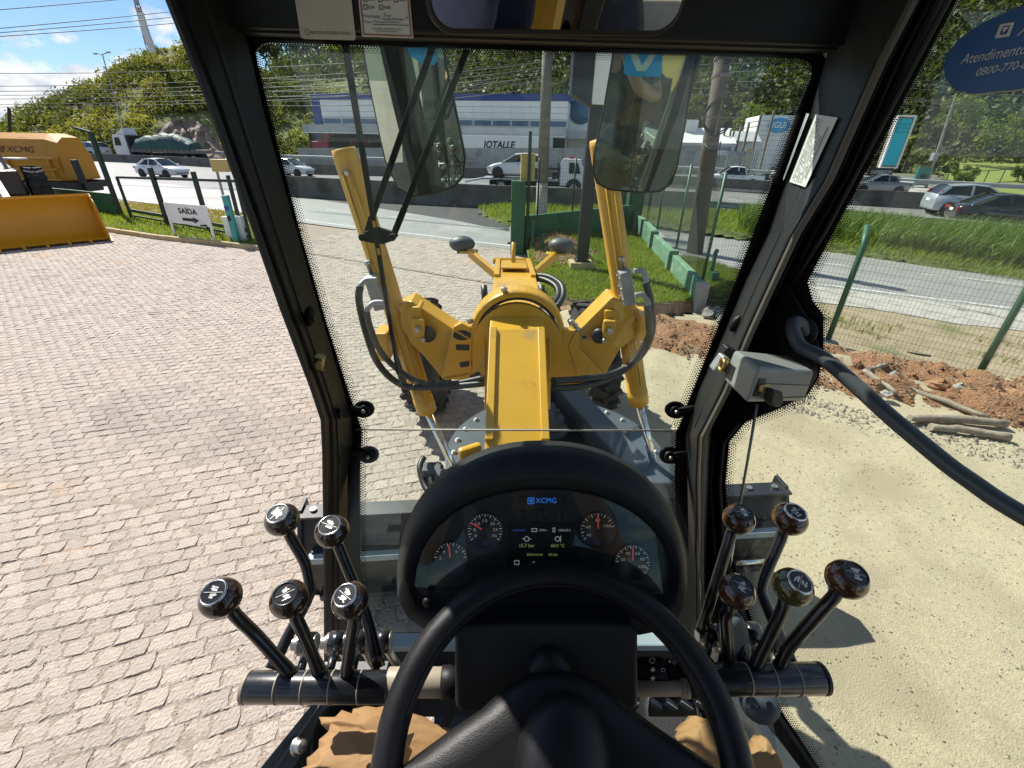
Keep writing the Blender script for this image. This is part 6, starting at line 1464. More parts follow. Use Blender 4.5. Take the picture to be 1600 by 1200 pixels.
shaft(LD(1074, 1074, .53), LD(1110, 1073, .53), .0115, "shaft_sleeve", m_leverpaint, sb2, 16)
# turn signal stalk
b = MB(); b.tube([LD(985, 1049, .55), LD(1040, 1048, .545)], .0155, 18); b.tube([LD(1040, 1047, .545), LD(1115, 1045, .545)], .0120, 18); stk = part(b, "signal_stalk", m_black, bevel=.002)
pk = lambda x, y: LD(x, y, .527)
b = MB()
for (y0, s) in ((1046, -1), (1060, 1)): b.prism([pk(1018, y0 + 3 * s), pk(1022, y0 + 3 * s), pk(1022, y0), pk(1024.5, y0), pk(1020, y0 - 0 - 4 * s), pk(1015.5, y0), pk(1018, y0)], cz * .0004)
b.prism([pk(1044, 1033), pk(1048, 1031), pk(1048, 1036)], cz * .0004); b.lathe([(.0018, 0), (.0023, 0)], pk(1054, 1035), cz, 10); b.lathe([(.0018, 0), (.0023, 0)], pk(1036, 1047), cz, 10); b.lathe([(.003, 0), (.0036, 0)], pk(1019, 1032), cz, 10); part(b, "stalk_symbol", m_greyprint, stk, recalc=False)

_KP = [(.0001, -.0165), (.0085, -.0165), (.0100, -.0150), (.0150, -.0120), (.0188, -.0050), (.0196, .0010), (.0180, .0075), (.0142, .0125), (.0128, .0138)]
KP = _KP[:2] + fine(_KP[2:])
def lever(pts, kpx, kpy, kd, kmat, axis_cam, ring, sc=1.0, lab=None, col=0):
    """bent enamelled rod with a turned knob and a printed badge"""
    P = [LD(*p) for p in pts]; kc = LD(kpx, kpy, kd); ax = Vector(MW.T @ np.array(axis_cam)).normalized()
    P.append(kc - ax * .016 * sc * LS); out = []
    for i in range(len(P) - 1):
        p0, p1, p2, p3 = P[max(i - 1, 0)], P[i], P[i + 1], P[min(i + 2, len(P) - 1)]
        for k in range(4):
            t = k / 4; out.append(.5 * ((2 * p1) + (p2 - p0) * t * .8 + (2 * p0 - 5 * p1 + 4 * p2 - p3) * t * t * .8 + (3 * p1 - p0 - 3 * p2 + p3) * t ** 3 * .8) if False else p1.lerp(p2, t))
    out.append(P[-1])
    # soften the bends
    sm = [out[0]] + [(out[i - 1] + out[i] * 2 + out[i + 1]) / 4 for i in range(1, len(out) - 1)] + [out[-1]]
    b = MB(); b.tube(sm, .0078, 14, radii=[.0080] * 2 + [.0069] * (len(sm) - 4) + [.0066] * 2); lv = part(b, "control_lever", m_leverpaint)
    if lab: lv["label"] = lab
    b = MB(); b.lathe([(r_ * sc, h_ * sc) for r_, h_ in KP], kc, ax, 32); kn = part(b, "knob", kmat, lv)
    b = MB(); b.lathe([(.0090 * sc, -.0185 * sc), (.0098 * sc, -.0160 * sc), (.0085 * sc, -.0150 * sc)], kc, ax, 20); part(b, "knob_ferrule", m_chrome, lv)
    b = MB(); b.lathe([(.0130 * sc, .0132 * sc), (.0128 * sc, .0150 * sc), (.0112 * sc, .0152 * sc), (.0110 * sc, .0140 * sc)], kc, ax, 32); part(b, "badge_ring", m_chrome if ring else m_leverpaint, lv)
    b = MB(); b.lathe([(.0113 * sc, .0142 * sc), (.0001, .0143 * sc)], kc, ax, 28); part(b, "badge", m_badge, lv)
    x = cx_ - ax * cx_.dot(ax); x.normalize(); y = ax.cross(x); t0 = kc + ax * .0147 * sc * LS; s_ = sc * .001 * LS
    g = lambda u, v: t0 + x * u * s_ + y * v * s_
    b = MB(); rr = random.Random(col * 7 + 3)
    rot = (.0, .5, -.6, .9, -.3)[col % 5]; cr, sr = math.cos(rot), math.sin(rot); g2 = lambda u, v: g(u * cr - v * sr, u * sr + v * cr)
    b.beam(g2(-9.5, 0), g2(9.5, 0), .5 * s_, .0003, ax)
    for sgn in (1, -1):
        for k in range(3):
            u0, u1 = rr.uniform(-5, 0), rr.uniform(1, 5.5); v0, v1 = sgn * rr.uniform(2, 6.2), sgn * rr.uniform(2, 6.2)
            b.beam(g2(u0, v0), g2(u1, v1), 1.3 * s_, .0003, ax)
        b.beam(g2(rr.uniform(-4, -2), sgn * 2.4), g2(rr.uniform(2, 5), sgn * 2.0), 1.7 * s_, .0003, ax)
    part(b, "badge_symbol", m_silver, lv)
    return lv
axL, axR = (-.02, -.80, -.62), (-.02, -.80, -.62)
lever([(462, 1062, .515), (400, 992, .50), (366, 960, .483)], 345, 934, .470, m_knob_dark, (-.05, -.70, -.70), True, 1.04, None, 0)
lever([(503, 1062, .515), (478, 998, .505), (461, 962, .49)], 452, 936, .478, m_knob_dark, (.05, -.72, -.68), False, 1.0, None, 1)
lever([(541, 1060, .513), (547, 1010, .50), (555, 968, .488)], 547, 938, .480, m_knob_dark, (-.12, -.72, -.68), True, .98, None, 2)
lever([(424, 1046, .535), (452, 990, .56), (487, 925, .575), (478, 880, .575), (452, 836, .57)], 441, 812, .555, m_knob_dark, (-.05, -.72, -.68), True, 1.04, None, 3)
lever([(592, 1044, .535), (572, 960, .56), (548, 900, .57), (530, 856, .565)], 519, 830, .555, m_knob_dark, (.05, -.72, -.68), True, 1.04, None, 4)
lever([(1096, 985, .60), (1108, 945, .59), (1140, 842, .57)], 1154, 811, .562, m_knob, (.14, -.78, -.60), False, .98, None, 5)
lever([(1237, 1040, .535), (1215, 985, .56), (1188, 925, .575), (1192, 905, .575), (1222, 838, .57)], 1234, 811, .558, m_knob, (.10, -.78, -.60), True, 1.04, None, 6)
lever([(1140, 1045, .525), (1136, 1000, .515), (1133, 962, .51), (1142, 950, .505)], 1151, 924, .498, m_knob, (.10, -.74, -.66), False, .98, None, 7)
lever([(1176, 1050, .515), (1204, 992, .50), (1226, 946, .488)], 1239, 917, .478, m_knob_green, (.10, -.70, -.70), True, 1.0, "lever with an olive green knob", 8)
lever([(1215, 1050, .515), (1232, 1010, .505), (1292, 944, .482), (1305, 930, .478)], 1323, 905, .470, m_knob, (.12, -.70, -.70), False, 1.02, None, 9)
# clevises and rods behind the shafts
for (x, y, d, n_) in ((481, 1006, .60, 0), (527, 1004, .60, 1), (562, 1003, .60, 0), (598, 1002, .60, 1), (1112, 993, .60, 1), (1140, 992, .60, 0), (1172, 990, .59, 1), (1205, 1003, .59, 0)):
    c = LD(x, y, d); b = MB(); b.lathe([(.0145, -.009), (.0145, .009), (.006, .009)], c, (1, 0, 0), 22, caps=True); ro = part(b, "clevis", m_leverpaint)
    b = MB(); b.lathe([(.0125, .009), (.0125, .013), (.008, .013), (.008, .020)], c, (-1, 0, 0), 18, caps=True, sm=False); part(b, "bolt_head", m_zinc, ro)
    b = MB(); b.lathe([(.0125, .009), (.0125, .012)], c, (1, 0, 0), 18, caps=True); part(b, "washer", m_zinc, ro)
    b = MB(); b.tube([c + V(0, 0, -.005), LD(x + 26, y + 42, d + .02)], .0055, 8); part(b, "link_rod", m_zinc, ro)
    b = MB(); b.tube([c, LD(x - 12, y + 45, d - .06)], .0055, 8); part(b, "crank_pin", m_leverpaint, ro)
MB.k = 1.0
# ledge under the windshield, console brackets
b = MB(); b.beam(PD(560, 1004, .92), PD(1064, 1002, .92), .03, .018); lg_ = part(b, "cowl_ledge", m_rail, bevel=.003)
b = MB(); b.prism([PD(555, 1012, .92), PD(1070, 1010, .92), PD(1090, 1120, .95), PD(540, 1120, .95)], V(0, .03, 0)); part(b, "cowl_panel", m_darkmach, lg_)
b = MB(); b.prism([PD(1128, 990, .62), PD(1160, 962, .66), PD(1170, 985, .66), PD(1178, 1030, .64), PD(1140, 1040, .6)], V(0, .02, -.01)); part(b, "console_bracket", m_bluegrey, bevel=.004)
b = MB(); b.beam(PD(470, 1050, .74), PD(606, 1048, .74), .02, .02); part(b, "console_beam", m_darkmach)
b = MB(); b.beam(PD(996, 1050, .76), PD(1230, 1052, .74), .02, .02); part(b, "console_beam", m_darkmach)
# door sills and floor level things
b = MB(); s0, s1, s2, s3 = PD(380, 1230, .86), PD(487, 1098, .92), PD(520, 1098, .95), PD(440, 1230, .90)
b.prism([s0, s1, s2, s3], V(0, 0, -.05)); sl = part(b, "door_sill", m_sill, bevel=.006)
b = MB(); b.beam(s0.lerp(s3, .52) + V(0, 0, .004), s1.lerp(s2, .52) + V(0, 0, .004), .006, .008); part(b, "sill_rib", m_sill, sl, bevel=.002)
b = MB(); b.prism([s3, s2, PD(560, 1100, .99), PD(500, 1235, .96)], V(0, 0, -.06)); part(b, "sill_step", m_darkmach, sl)
b = MB(); c = PD(466, 1166, .90); b.lathe([(.017, 0), (.017, .004), (.012, .005), (.012, .016), (.009, .02), (.001, .021)], c, (.7, -.3, .65), 16); part(b, "sill_bolt", m_zinc, sl)
b = MB(); b.prism([PD(1160, 1085, .80), PD(1200, 1095, .78), PD(1215, 1150, .78), PD(1290, 1250, .74), PD(1225, 1250, .76), PD(1170, 1130, .80)], V(0, .02, -.03)); rs_ = part(b, "door_sill", m_sill, bevel=.006)
b = MB(); b.lathe([(.03, 0), (.03, .02), (.02, .03), (.001, .03)], PD(1188, 1096, .74), (-.5, -.4, .7), 18); b.lathe([(.009, .03), (.009, .036)], PD(1178, 1096, .74), (-.5, -.4, .7), 12, caps=True); part(b, "hinge_boss", m_bluegrey, rs_)
def bellows(c, R, n, ax, nm="pedal_boot"):
    prof = [(R * (1 if i % 2 else .82), i * .011) for i in range(n)]; b = MB(); b.lathe(prof, c, ax, 28); return part(b, nm, m_rubber)
bellows(PD(560, 1165, .92), .075, 10, (0.1, -.25, .95)); bellows(PD(672, 1120, .90), .045, 8, (0, -.3, .95)); bellows(PD(1050, 1135, .92), .085, 9, (0, -.3, .95))
b = MB(); b.box(PD(730, 1115, .98), (.14, .10, .012)); fp = part(b, "tread_plate", m_sill, bevel=.002)
b = MB()
for i in range(4):
    for j in range(4): b.beam(PD(722 + i * 9 + (j % 2) * 4, 1104 + j * 7, .973), PD(726 + i * 9 + (j % 2) * 4, 1107 + j * 7, .973), .004, .002)
part(b, "tread_stud", m_sill, fp, kind="stuff")
b = MB()
for k in range(5): b.beam(PD(990 + k * 24, 1094, .90), PD(1008 + k * 24, 1106, .90), .010, .012)
part(b, "mat_rib", m_steel, fp, kind="stuff")

# ------------------------------------------------------------------ kraft paper laid over the floor
def paper(name, lab, pts_px, d, seed, amp=.0075):
    """crumpled sheet: a jittered net of flat facets"""
    A, B, C_, D_ = [PD(x, y, dd) for (x, y), dd in zip(pts_px, d)]; n = 9; v = []; rr = random.Random(seed)
    nn = (B - A).cross(D_ - A).normalized()
    if nn.z < 0: nn = -nn
    for i in range(n + 1):
        for j in range(n + 1):
            a, c = (i + rr.uniform(-.38, .38)) / n, (j + rr.uniform(-.38, .38)) / n
            p = A.lerp(B, a).lerp(D_.lerp(C_, a), c); q = Vector((p.x * 9 + seed, p.y * 9, p.z * 9))
            e = min(i, j, n - i, n - j) / n
            v.append(p + nn * (rr.uniform(-.5, .5) * amp * .55 + (1 - abs(mnoise.noise(q)) * 2.4) * amp * 1.0 + .03 * math.sin(min(1, e * 4) * 1.57)))
    f = []
    for i in range(n):
        for j in range(n):
            a = i * (n + 1) + j; k4 = (a, a + n + 1, a + n + 2, a + 1)
            f += [(k4[0], k4[1], k4[2]), (k4[0], k4[2], k4[3])] if rr.random() < .5 else [(k4[0], k4[1], k4[3]), (k4[1], k4[2], k4[3])]
    o = np_mesh(name, np.array([x[:] for x in v]), np.array(f), m_paper, kind=None, smooth=True); tag(o, lab, "kraft paper")
    m_ = o.modifiers.new("folds", 'BEVEL'); m_.width = .006; m_.segments = 2; m_.limit_method = 'ANGLE'; m_.angle_limit = .12
    o.modifiers.new("thick", 'SOLIDIFY').thickness = .0008
    return o
paper("kraft_paper", "crumpled brown kraft paper on the cab floor left of the steering column", [(500, 1128), (608, 1100), (735, 1160), (640, 1260)], [.80, .86, .84, .74], 1, .0045)
paper("kraft_paper", "curled front flap of brown kraft paper at the left door sill", [(468, 1215), (520, 1135), (650, 1150), (600, 1280)], [.72, .78, .76, .68], 4, .0045)
paper("kraft_paper", "crumpled brown kraft paper on the cab floor right of the steering column", [(1040, 1180), (1075, 1120), (1160, 1140), (1180, 1260)], [.78, .84, .82, .74], 7, .008)
paper("kraft_paper", "small fold of kraft paper tucked beside the right door sill", [(1150, 1190), (1185, 1140), (1222, 1200), (1210, 1260)], [.76, .80, .76, .72], 11, .007)
# ------------------------------------------------------------------ vehicles
def wheel(root, x, y, r, w=0.2, side=1, rimmat=None):
    b = MB(); prof = [(r * .62, -w / 2), (r * .93, -w / 2), (r, -w * .3), (r, w * .3), (r * .93, w / 2), (r * .62, w / 2)]
    b.lathe(prof, (x, y, r), (0, 1, 0), 18, 0); wh = b.build("wheel", m_cartyre, root, local=True)
    b = MB(); s = side; b.lathe([(r * .64, s * w * .30), (r * .60, s * w * .42), (r * .2, s * w * .30), (0.001, s * w * .36)], (x, y, r), (0, 1, 0), 18)
    for k in range(5):
        a = k * 2 * math.pi / 5; b.beam((x + math.cos(a) * r * .15, y + s * w * .42, r + math.sin(a) * r * .15), (x + math.cos(a) * r * .56, y + s * w * .44, r + math.sin(a) * r * .56), r * .16, .02, (0, 1, 0))
    b.build("rim", rimmat or m_rim, wh, local=True)
def ring_car(x, hw, zb, zt, tum=0.10, n=5):
    """cross section of a car body at station x: bulged sides"""
    zm = zb + (zt - zb) * 0.55
    h = [(-hw * .90, zb), (-hw, zb + .10), (-hw * 1.0, zm), (-hw * (1 - tum * .5), zt - .06), (-hw * (1 - tum * 1.5), zt), (0, zt + .02)]
    return [Vector((x, y, z)) for y, z in h] + [Vector((x, -y, z)) for y, z in h[::-1][1:]]
def make_car(name, label, cat, loc, heading, kind, paint, scale=1.0, group=None):
    root = thing(name, label, cat, loc, math.atan2(heading[1], heading[0]), group); root.scale = (scale,) * 3
    if kind == 'sedan':
        st = [(-2.18, .70, .42, .70), (-2.10, .78, .28, .93), (-1.6, .84, .24, 1.00), (-.6, .86, .22, .98), (.6, .86, .22, .95), (1.05, .85, .22, .92), (1.6, .83, .22, .84), (2.05, .76, .24, .72), (2.20, .62, .36, .58)]
        gh = [(-1.72, .66, 1.00), (-.95, .60, 1.40), (-.35, .60, 1.47), (.22, .59, 1.42), (1.08, .68, .93)]; wx = (-1.33, 1.33); wr = .31
    elif kind == 'hatch':
        st = [(-1.92, .72, .44, .72), (-1.88, .78, .28, 1.00), (-1.3, .83, .24, 1.02), (-.4, .84, .22, .99), (.6, .84, .22, .95), (1.0, .82, .22, .91), (1.5, .79, .22, .82), (1.84, .72, .24, .70), (1.95, .60, .36, .56)]
        gh = [(-1.84, .64, 1.02), (-1.45, .59, 1.40), (-.5, .60, 1.48), (.12, .58, 1.42), (.98, .67, .92)]; wx = (-1.22, 1.22); wr = .31
    else:
        st = [(-2.55, .82, .50, 1.02), (-2.50, .88, .42, 1.08), (-1.6, .90, .40, 1.10), (-.5, .90, .38, 1.10), (.7, .90, .38, 1.12), (1.2, .89, .38, 1.10), (2.1, .86, .40, 1.02), (2.5, .80, .42, .92), (2.6, .70, .50, .72)]
        gh = [(-.98, .74, 1.10), (-.80, .70, 1.68), (-.2, .70, 1.76), (.42, .69, 1.70), (1.22, .76, 1.10)]; wx = (-1.55, 1.6); wr = .37
    b = MB(); b.loft([ring_car(*s) for s in st], True, True, True, 0, True)
    for x in wx:                                   # dark wheel arches set into the flanks
        for s in (-1, 1): b.lathe([(wr * 1.22, -.02), (wr * 1.22, .035), (.01, .035)], (x, s * .835 if kind != 'pickup' else s * .885, wr), (0, s, 0), 18, 1)
    bo = b.build("body", [paint, m_darkbay], root, local=True)
    # greenhouse: glass core, painted roof and pillars
    def gsec(x, hw, z): return [Vector((x, -hw, z)), Vector((x, 0, z + .02)), Vector((x, hw, z))]
    zb = gh[0][2] - .08; b = MB(); rings = []
    for i, (x, hw, z) in enumerate(gh):
        hb = .74 if kind != 'pickup' else .80
        rings.append([Vector((x, -hb, zb)), Vector((x, -hw, max(z - .02, zb + .02))), Vector((x, 0, max(z, zb + .03))), Vector((x, hw, max(z - .02, zb + .02))), Vector((x, hb, zb))])
    b.loft(rings, True, True, True, 0, False); b.build("window", m_carglass, root, local=True)
    b = MB(); r3 = gh[1:4]
    b.loft([[Vector((x, -hw - .015, z - .05)), Vector((x, -hw * .92, z + .012)), Vector((x, 0, z + .035)), Vector((x, hw * .92, z + .012)), Vector((x, hw + .015, z - .05))] for x, hw, z in r3], False, False, False, 0, True)
    for s in (-1, 1):
        def pl(i): x, hw, z = gh[i]; return Vector((x, s * (hw + .012), z))
        b.beam(pl(0) + Vector((0, s * .06, -.05)), pl(1) + Vector((0, 0, -.03)), .16 if kind != 'pickup' else .08, .05, (0, s, 0)); b.beam(pl(4) + Vector((0, s * .05, -.03)), pl(3) + Vector((0, 0, -.03)), .06, .05, (0, s, 0))
        xm = gh[2][0] - .05; b.beam((xm, s * .752, zb + .06), (xm, s * (gh[2][1] + .012), gh[2][2] - .04), .09, .03, (0, s, 0))
        if kind == 'pickup': pass
    ro = b.build("roof", paint, root, local=True)
    if kind == 'pickup':
        b = MB(); b.box((-1.75, 0, 1.125), (1.42, 1.5, .04)); b.build("bed_opening", m_darkbay, root, local=True)
        b = MB()
        for s in (-1, 1): b.tube([(-1.05, s * .68, 1.1), (-1.08, s * .66, 1.62), (-1.08, 0, 1.68)], .035, 6); b.tube([(-1.08, s * .66, 1.6), (-1.75, s * .7, 1.12)], .03, 6)
        b.build("roll_bar", m_ink, root, local=True)
    for x in wx:
        for s in (-1, 1): wheel(root, x, s * ((.76 if kind != 'pickup' else .82)), wr, .2, s)
    xe, xr = st[-1][0], st[0][0]; zl = st[-2][3] - .1
    for s in (-1, 1):
        b = MB(); b.box((xe - .12, s * .58, zl), (.22, .34, .14), Matrix.Rotation(-s * .35, 3, 'Z')); b.build("headlight", m_lamp, root, bevel=.02, local=True)
        b = MB(); zt = st[1][3] - .12
        if kind == 'hatch': b.beam((xr + .06, s * .70, zt - .16), (xr + .20, s * .65, 1.20), .11, .08, (0, 1, 0))
        else: b.box((xr + .06, s * .64, zt - .04), (.12, .30, .17), Matrix.Rotation(s * .25, 3, 'Z'))
        b.build("tail_light", m_tail, root, bevel=.015, local=True)
        b = MB(); b.box((gh[4][0] - .22, s * .90, gh[4][2] + .10), (.12, .16, .12)); b.build("wing_mirror", paint, root, bevel=.02, local=True)
        for xh in (gh[2][0] - .5, gh[2][0] + .35):
            b = MB(); b.box((xh, s * (.866 if kind != 'pickup' else .906), gh[0][2] - .16), (.16, .02, .03)); b.build("door_handle", m_ink, root, local=True)
    b = MB(); b.box((xe - .05, 0, .42), (.10, 1.15, .16)); b.build("grille", m_ink, root, local=True)
    b = MB(); b.box((xr - .005, 0, .72), (.02, .40, .12)); b.build("number_plate", m_label, root, local=True)
    return root
HL = (0.95, -0.31)
make_car("car", "white sedan with a black wheel arch driving past the open gate frame", "car", PZ(257, 277), HL, 'sedan', m_whitecar)
make_car("car", "white car half hidden by the left windshield pillar on the highway", "car", PZ(458, 275), HL, 'hatch', m_whitecar, 1.03)
make_car("car", "silver hatchback behind the black car beyond the tall grass", "car", PZ(1512, 338), (0.93, -0.37), 'hatch', m_silvercar, 1.12)
make_car("car", "black sedan with red tail lamp passing nearest the tall grass", "car", PZ(1566, 356), (0.90, -0.44), 'sedan', m_blackcar, 1.02)
make_car("car", "grey sedan driving in front of the pool showroom sign", "car", PZ(1366, 302), (-0.97, 0.24), 'sedan', m_greycar)
make_car("pickup_truck", "white double cab pickup truck behind the dark utility pole", "pickup truck", PZ(1140, 293), (-0.98, 0.2), 'pickup', m_whitecar)
make_car("car", "dark car with pale hood behind the white pickup truck", "car", PZ(1212, 281), (-0.98, 0.2), 'hatch', m_greycar, 1.1)
make_car("car", "white hatchback parked behind the grey fence under the utility pole", "car", PZ(1082, 268), (-0.98, 0.2), 'hatch', m_whitecar, 1.25)
make_car("suv", "small silver car far off beside the orange hopper truck", "car", PZ(148, 247), (-0.9, 0.4), 'hatch', m_silvercar, 1.5)

# flatbed tow truck carrying a white hatchback
fb = PZ(868, 301); h = Vector((0.985, -0.17, 0)).normalized(); ang = math.atan2(h.y, h.x)
r = thing("tow_truck", "white flatbed tow truck with its low bed behind the gate pillar", "tow truck", fb, ang)
def lb(name, mat, f, bevel=0.0):
    b = MB(); f(b); return b.build(name, mat, r, bevel=bevel, local=True)
lb("cab", m_whitecar, lambda b: b.prism([(.3, -1.05, .55), (2.1, -1.05, .55), (2.15, -1.05, 1.2), (1.7, -1.05, 2.25), (.45, -1.05, 2.3), (.3, -1.05, 2.0)], (0, 2.1, 0)), .06)
lb("side_window", m_carglass, lambda b: b.prism([(.9, -1.062, 1.35), (1.75, -1.062, 1.35), (1.5, -1.062, 2.05), (.9, -1.062, 2.05)], (0, .02, 0)))
lb("windshield", m_carglass, lambda b: b.prism([(2.10, -.92, 1.32), (2.10, .92, 1.32), (1.74, .85, 2.18), (1.74, -.85, 2.18)], (.045, 0, .02)))
lb("bed", m_steel, lambda b: (b.box((-2.6, 0, .88), (5.6, 2.2, .12)), b.beam((-5.4, 0, .85), (-6.6, 0, .62), 2.2, .1)))
lb("chassis", m_darkbay, lambda b: b.box((-1.6, 0, .58), (6.6, .9, .3)))
lb("headboard", m_darkbay, lambda b: (b.box((.12, 0, 1.5), (.08, 2.0, 1.1)), b.box((-.15, 0, 1.15), (.3, .6, .5))), .02)
lb("light_bar", m_tail, lambda b: b.box((1.0, 0, 2.36), (.25, 1.2, .12)), .02)
lb("wheel_arch", m_ink, lambda b: b.lathe([(.56, 0), (.56, .03), (.01, .03)], (1.3, -1.05, .48), (0, -1, 0), 18))
for x in (1.3, -2.9, -3.9):
    for s in (-1, 1): wheel(r, x, s * 1.0, .44, .26, s)
cq = fb + h * -2.9 + Vector((0, 0, .95))
make_car("car", "white hatchback riding on the bed of the tow truck", "car", cq, (-h.x, -h.y), 'hatch', m_whitecar, 1.08)

# cargo truck with green tarpaulin, heading left
tk = PZ(255, 252); h2 = Vector((-0.99, 0.12, 0)).normalized()
r = thing("cargo_truck", "white cab truck with a green tarpaulin over its long load", "truck", tk, math.atan2(h2.y, h2.x))
lb("cab", m_whitecar, lambda b: b.prism([(3.6, -1.25, .7), (5.6, -1.25, .7), (5.75, -1.25, 1.6), (5.35, -1.25, 3.2), (3.6, -1.25, 3.3)], (0, 2.5, 0)), .08)
lb("wind_deflector", m_whitecar, lambda b: b.prism([(3.6, -1.1, 3.3), (4.9, -1.1, 3.3), (3.7, -1.1, 4.1)], (0, 2.2, 0)), .05)
lb("side_window", m_carglass, lambda b: b.prism([(4.4, 1.24, 1.9), (5.35, 1.24, 1.9), (5.15, 1.24, 2.9), (4.4, 1.24, 2.9)], (0, .025, 0)))
lb("rear_wall", m_darkbay, lambda b: b.box((3.35, 0, 2.0), (.3, 2.4, 2.4)))
lb("bed", m_bed, lambda b: (b.box((-2.0, 0, 1.35), (10.6, 2.5, .45))), .03)
def tarp(b):
    rings = []
    for i in range(15):
        x = 3.0 - i * .62; hh = 1.6 + .75 * math.sin(min(1, i / 3) * 1.5) - (.5 if i > 12 else 0) + .3 * mnoise.noise(Vector((i * .7, 3, 0))) - max(0, i - 8) * .05 + (.35 if 6 < i < 11 else 0)
        rings.append([Vector((x, -1.3, 1.55)), Vector((x + .1 * mnoise.noise(Vector((i, 1, 0))), -1.28, hh * .62 + .75)), Vector((x, -.8, hh + .72)), Vector((x, 0, hh + .85)), Vector((x, .8, hh + .72)), Vector((x, 1.28, hh * .62 + .75)), Vector((x, 1.3, 1.55))])
    b.loft(rings, False, True, True, 0, True)
lb("tarpaulin", m_tarp, tarp)
lb("chassis", m_darkbay, lambda b: b.box((-1, 0, .8), (11, .9, .5)))
for k in range(12): lb("rope_hook", m_ink, lambda b: b.box((2.6 - k * .8, 1.26, 1.5), (.06, .04, .5)))
for x in (4.6, 1.6, .4, -4.5, -5.7):
    for s in (-1, 1): wheel(r, x, s * 1.05, .52, .3, s)

# wheel loader at the left edge: bucket, arm, tyre
L0, L1 = PZ(175, 376), PZ(0, 394); ld = (L0 - L1); ld.z = 0; ld.normalize(); lo = Vector((ld.y, -ld.x, 0))     # lo: forward of the bucket, toward us
if lo.dot(Vector((0.4, -1, 0))) < 0: lo = -lo
top_r = PY(144, 303, (L0 - lo * .95).y).z
r = thing("wheel_loader", "yellow wheel loader whose wide toothed bucket rests on the pavers", "wheel loader", L0)
W_ = 4.2; e0 = L0 - lo * .02; H_ = top_r
def bk(x, f, z): return e0 - ld * x + lo * f + Vector((0, 0, z))
prof = [(0.0, .06), (-.35, .05), (-.75, .10), (-1.0, .30), (-1.12, .62), (-1.10, .95), (-.98, H_ - .12), (-.86, H_)]
prof = [(x_, z_) for x_, z_ in fine(prof, 4)]
b = MB(); outer = [(f, z) for f, z in prof]; inner = [(f + .05, z + .05) for f, z in prof]; inner[0] = (0.02, .10); inner[-1] = (-.83, H_)
pl = outer + inner[::-1]
b.loft([[bk(x, f, z) for f, z in pl] for x in (0.05, W_)], True, True, True, 0, False); bu = b.build("bucket", m_yellow2, r)
b = MB(); side = [(0.04, .04), (-.35, .03), (-.75, .08), (-1.0, .28), (-1.14, .62), (-1.12, .95), (-1.0, H_ - .1), (-.84, H_ + .02), (-.7, H_ - .06), (-.42, .8)]
b.prism([bk(0.0, f, z) for f, z in side], -ld * .05); b.build("side_cutter", m_yellow2, bu)
b = MB(); b.lathe([(.62, 0), (.62, .012), (.60, .012)], bk(.052, -.48, .66), -ld, 28); b.build("weld_ring", m_yellow2, bu)
b = MB(); b.prism([bk(.02, -.9, H_), bk(W_, -.9, H_), bk(W_, -.78, H_ + .015), bk(.02, -.78, H_ + .015)], V(0, 0, -.06)); b.build("top_lip", m_yellow2, bu)
for k in range(8):
    x = .02 + k * .52; b = MB(); a = bk(x, -.12, .09); b.beam(a, bk(x, .28, .035), .11, .07, w1=.05, h1=.02); b.build("tooth", m_yellow2, bu)
lc = e0 - ld * 2.6 - lo * 2.0
b = MB()
for s in (-.9, .9): b.beam(lc - ld * s * .8 + lo * .9 + V(0, 0, .9), lc - ld * s * .8 - lo * 2.4 + V(0, 0, 1.9), .16, .42)
b.build("lift_arm", m_darkmach, r)
def bigtyre(c, ax, rr, w, root):
    b = MB(); b.lathe([(rr * .5, -w / 2), (rr * .9, -w / 2), (rr, -w * .36), (rr, w * .36), (rr * .9, w / 2), (rr * .5, w / 2)], c, ax, 28); t = b.build("tyre", m_tyre, root)
    b = MB(); ax = Vector(ax).normalized(); x = ax.cross(V(0, 0, 1)).normalized(); y = ax.cross(x)
    for k in range(20):
        a = k * 2 * math.pi / 20; rad = x * math.cos(a) + y * math.sin(a); tan = ax.cross(rad)
        for s in (-1, 1): b.beam(c + rad * (rr + .01) + ax * s * .02 + tan * .07, c + rad * (rr - .01) + ax * s * w * .48 - tan * .08, .10, .09, rad)
    b.build("tread", m_tyre, t)
    b = MB(); b.lathe([(rr * .52, -w * .3), (rr * .46, -w * .36), (rr * .2, -w * .2), (.01, -w * .22)], c, ax, 24); b.lathe([(rr * .52, w * .3), (rr * .46, w * .36), (rr * .2, w * .2), (.01, w * .22)], c, ax, 24); b.build("rim", m_yellow2, t)
tq = PD(58, 285, 19.0); bigtyre(Vector((tq.x, tq.y, .95)) , ld, .92, .62, r)
bigtyre(Vector((tq.x, tq.y, .95)) - ld * 2.3, ld, .92, .62, r)
b = MB(); q = Vector((tq.x, tq.y, 0)) - ld * 1.25
b.beam(q + lo * 1.0 + V(0, 0, 1.35), q - lo * 3 + V(0, 0, 1.5), 1.5, .9); b.build("front_frame", m_darkmach, r, bevel=.05)
b = MB(); b.beam(q + ld * .55 + lo * .9 + V(0, 0, 1.2), q + ld * .5 - lo * .2 + V(0, 0, 2.3), .10, .22); b.build("lift_cylinder", m_darkmach, r)
b = MB(); b.box(q + ld * .9 - lo * .4 + V(0, 0, 2.18), (.7, .5, .07)); b.build("work_lamp", m_label, r, bevel=.02)

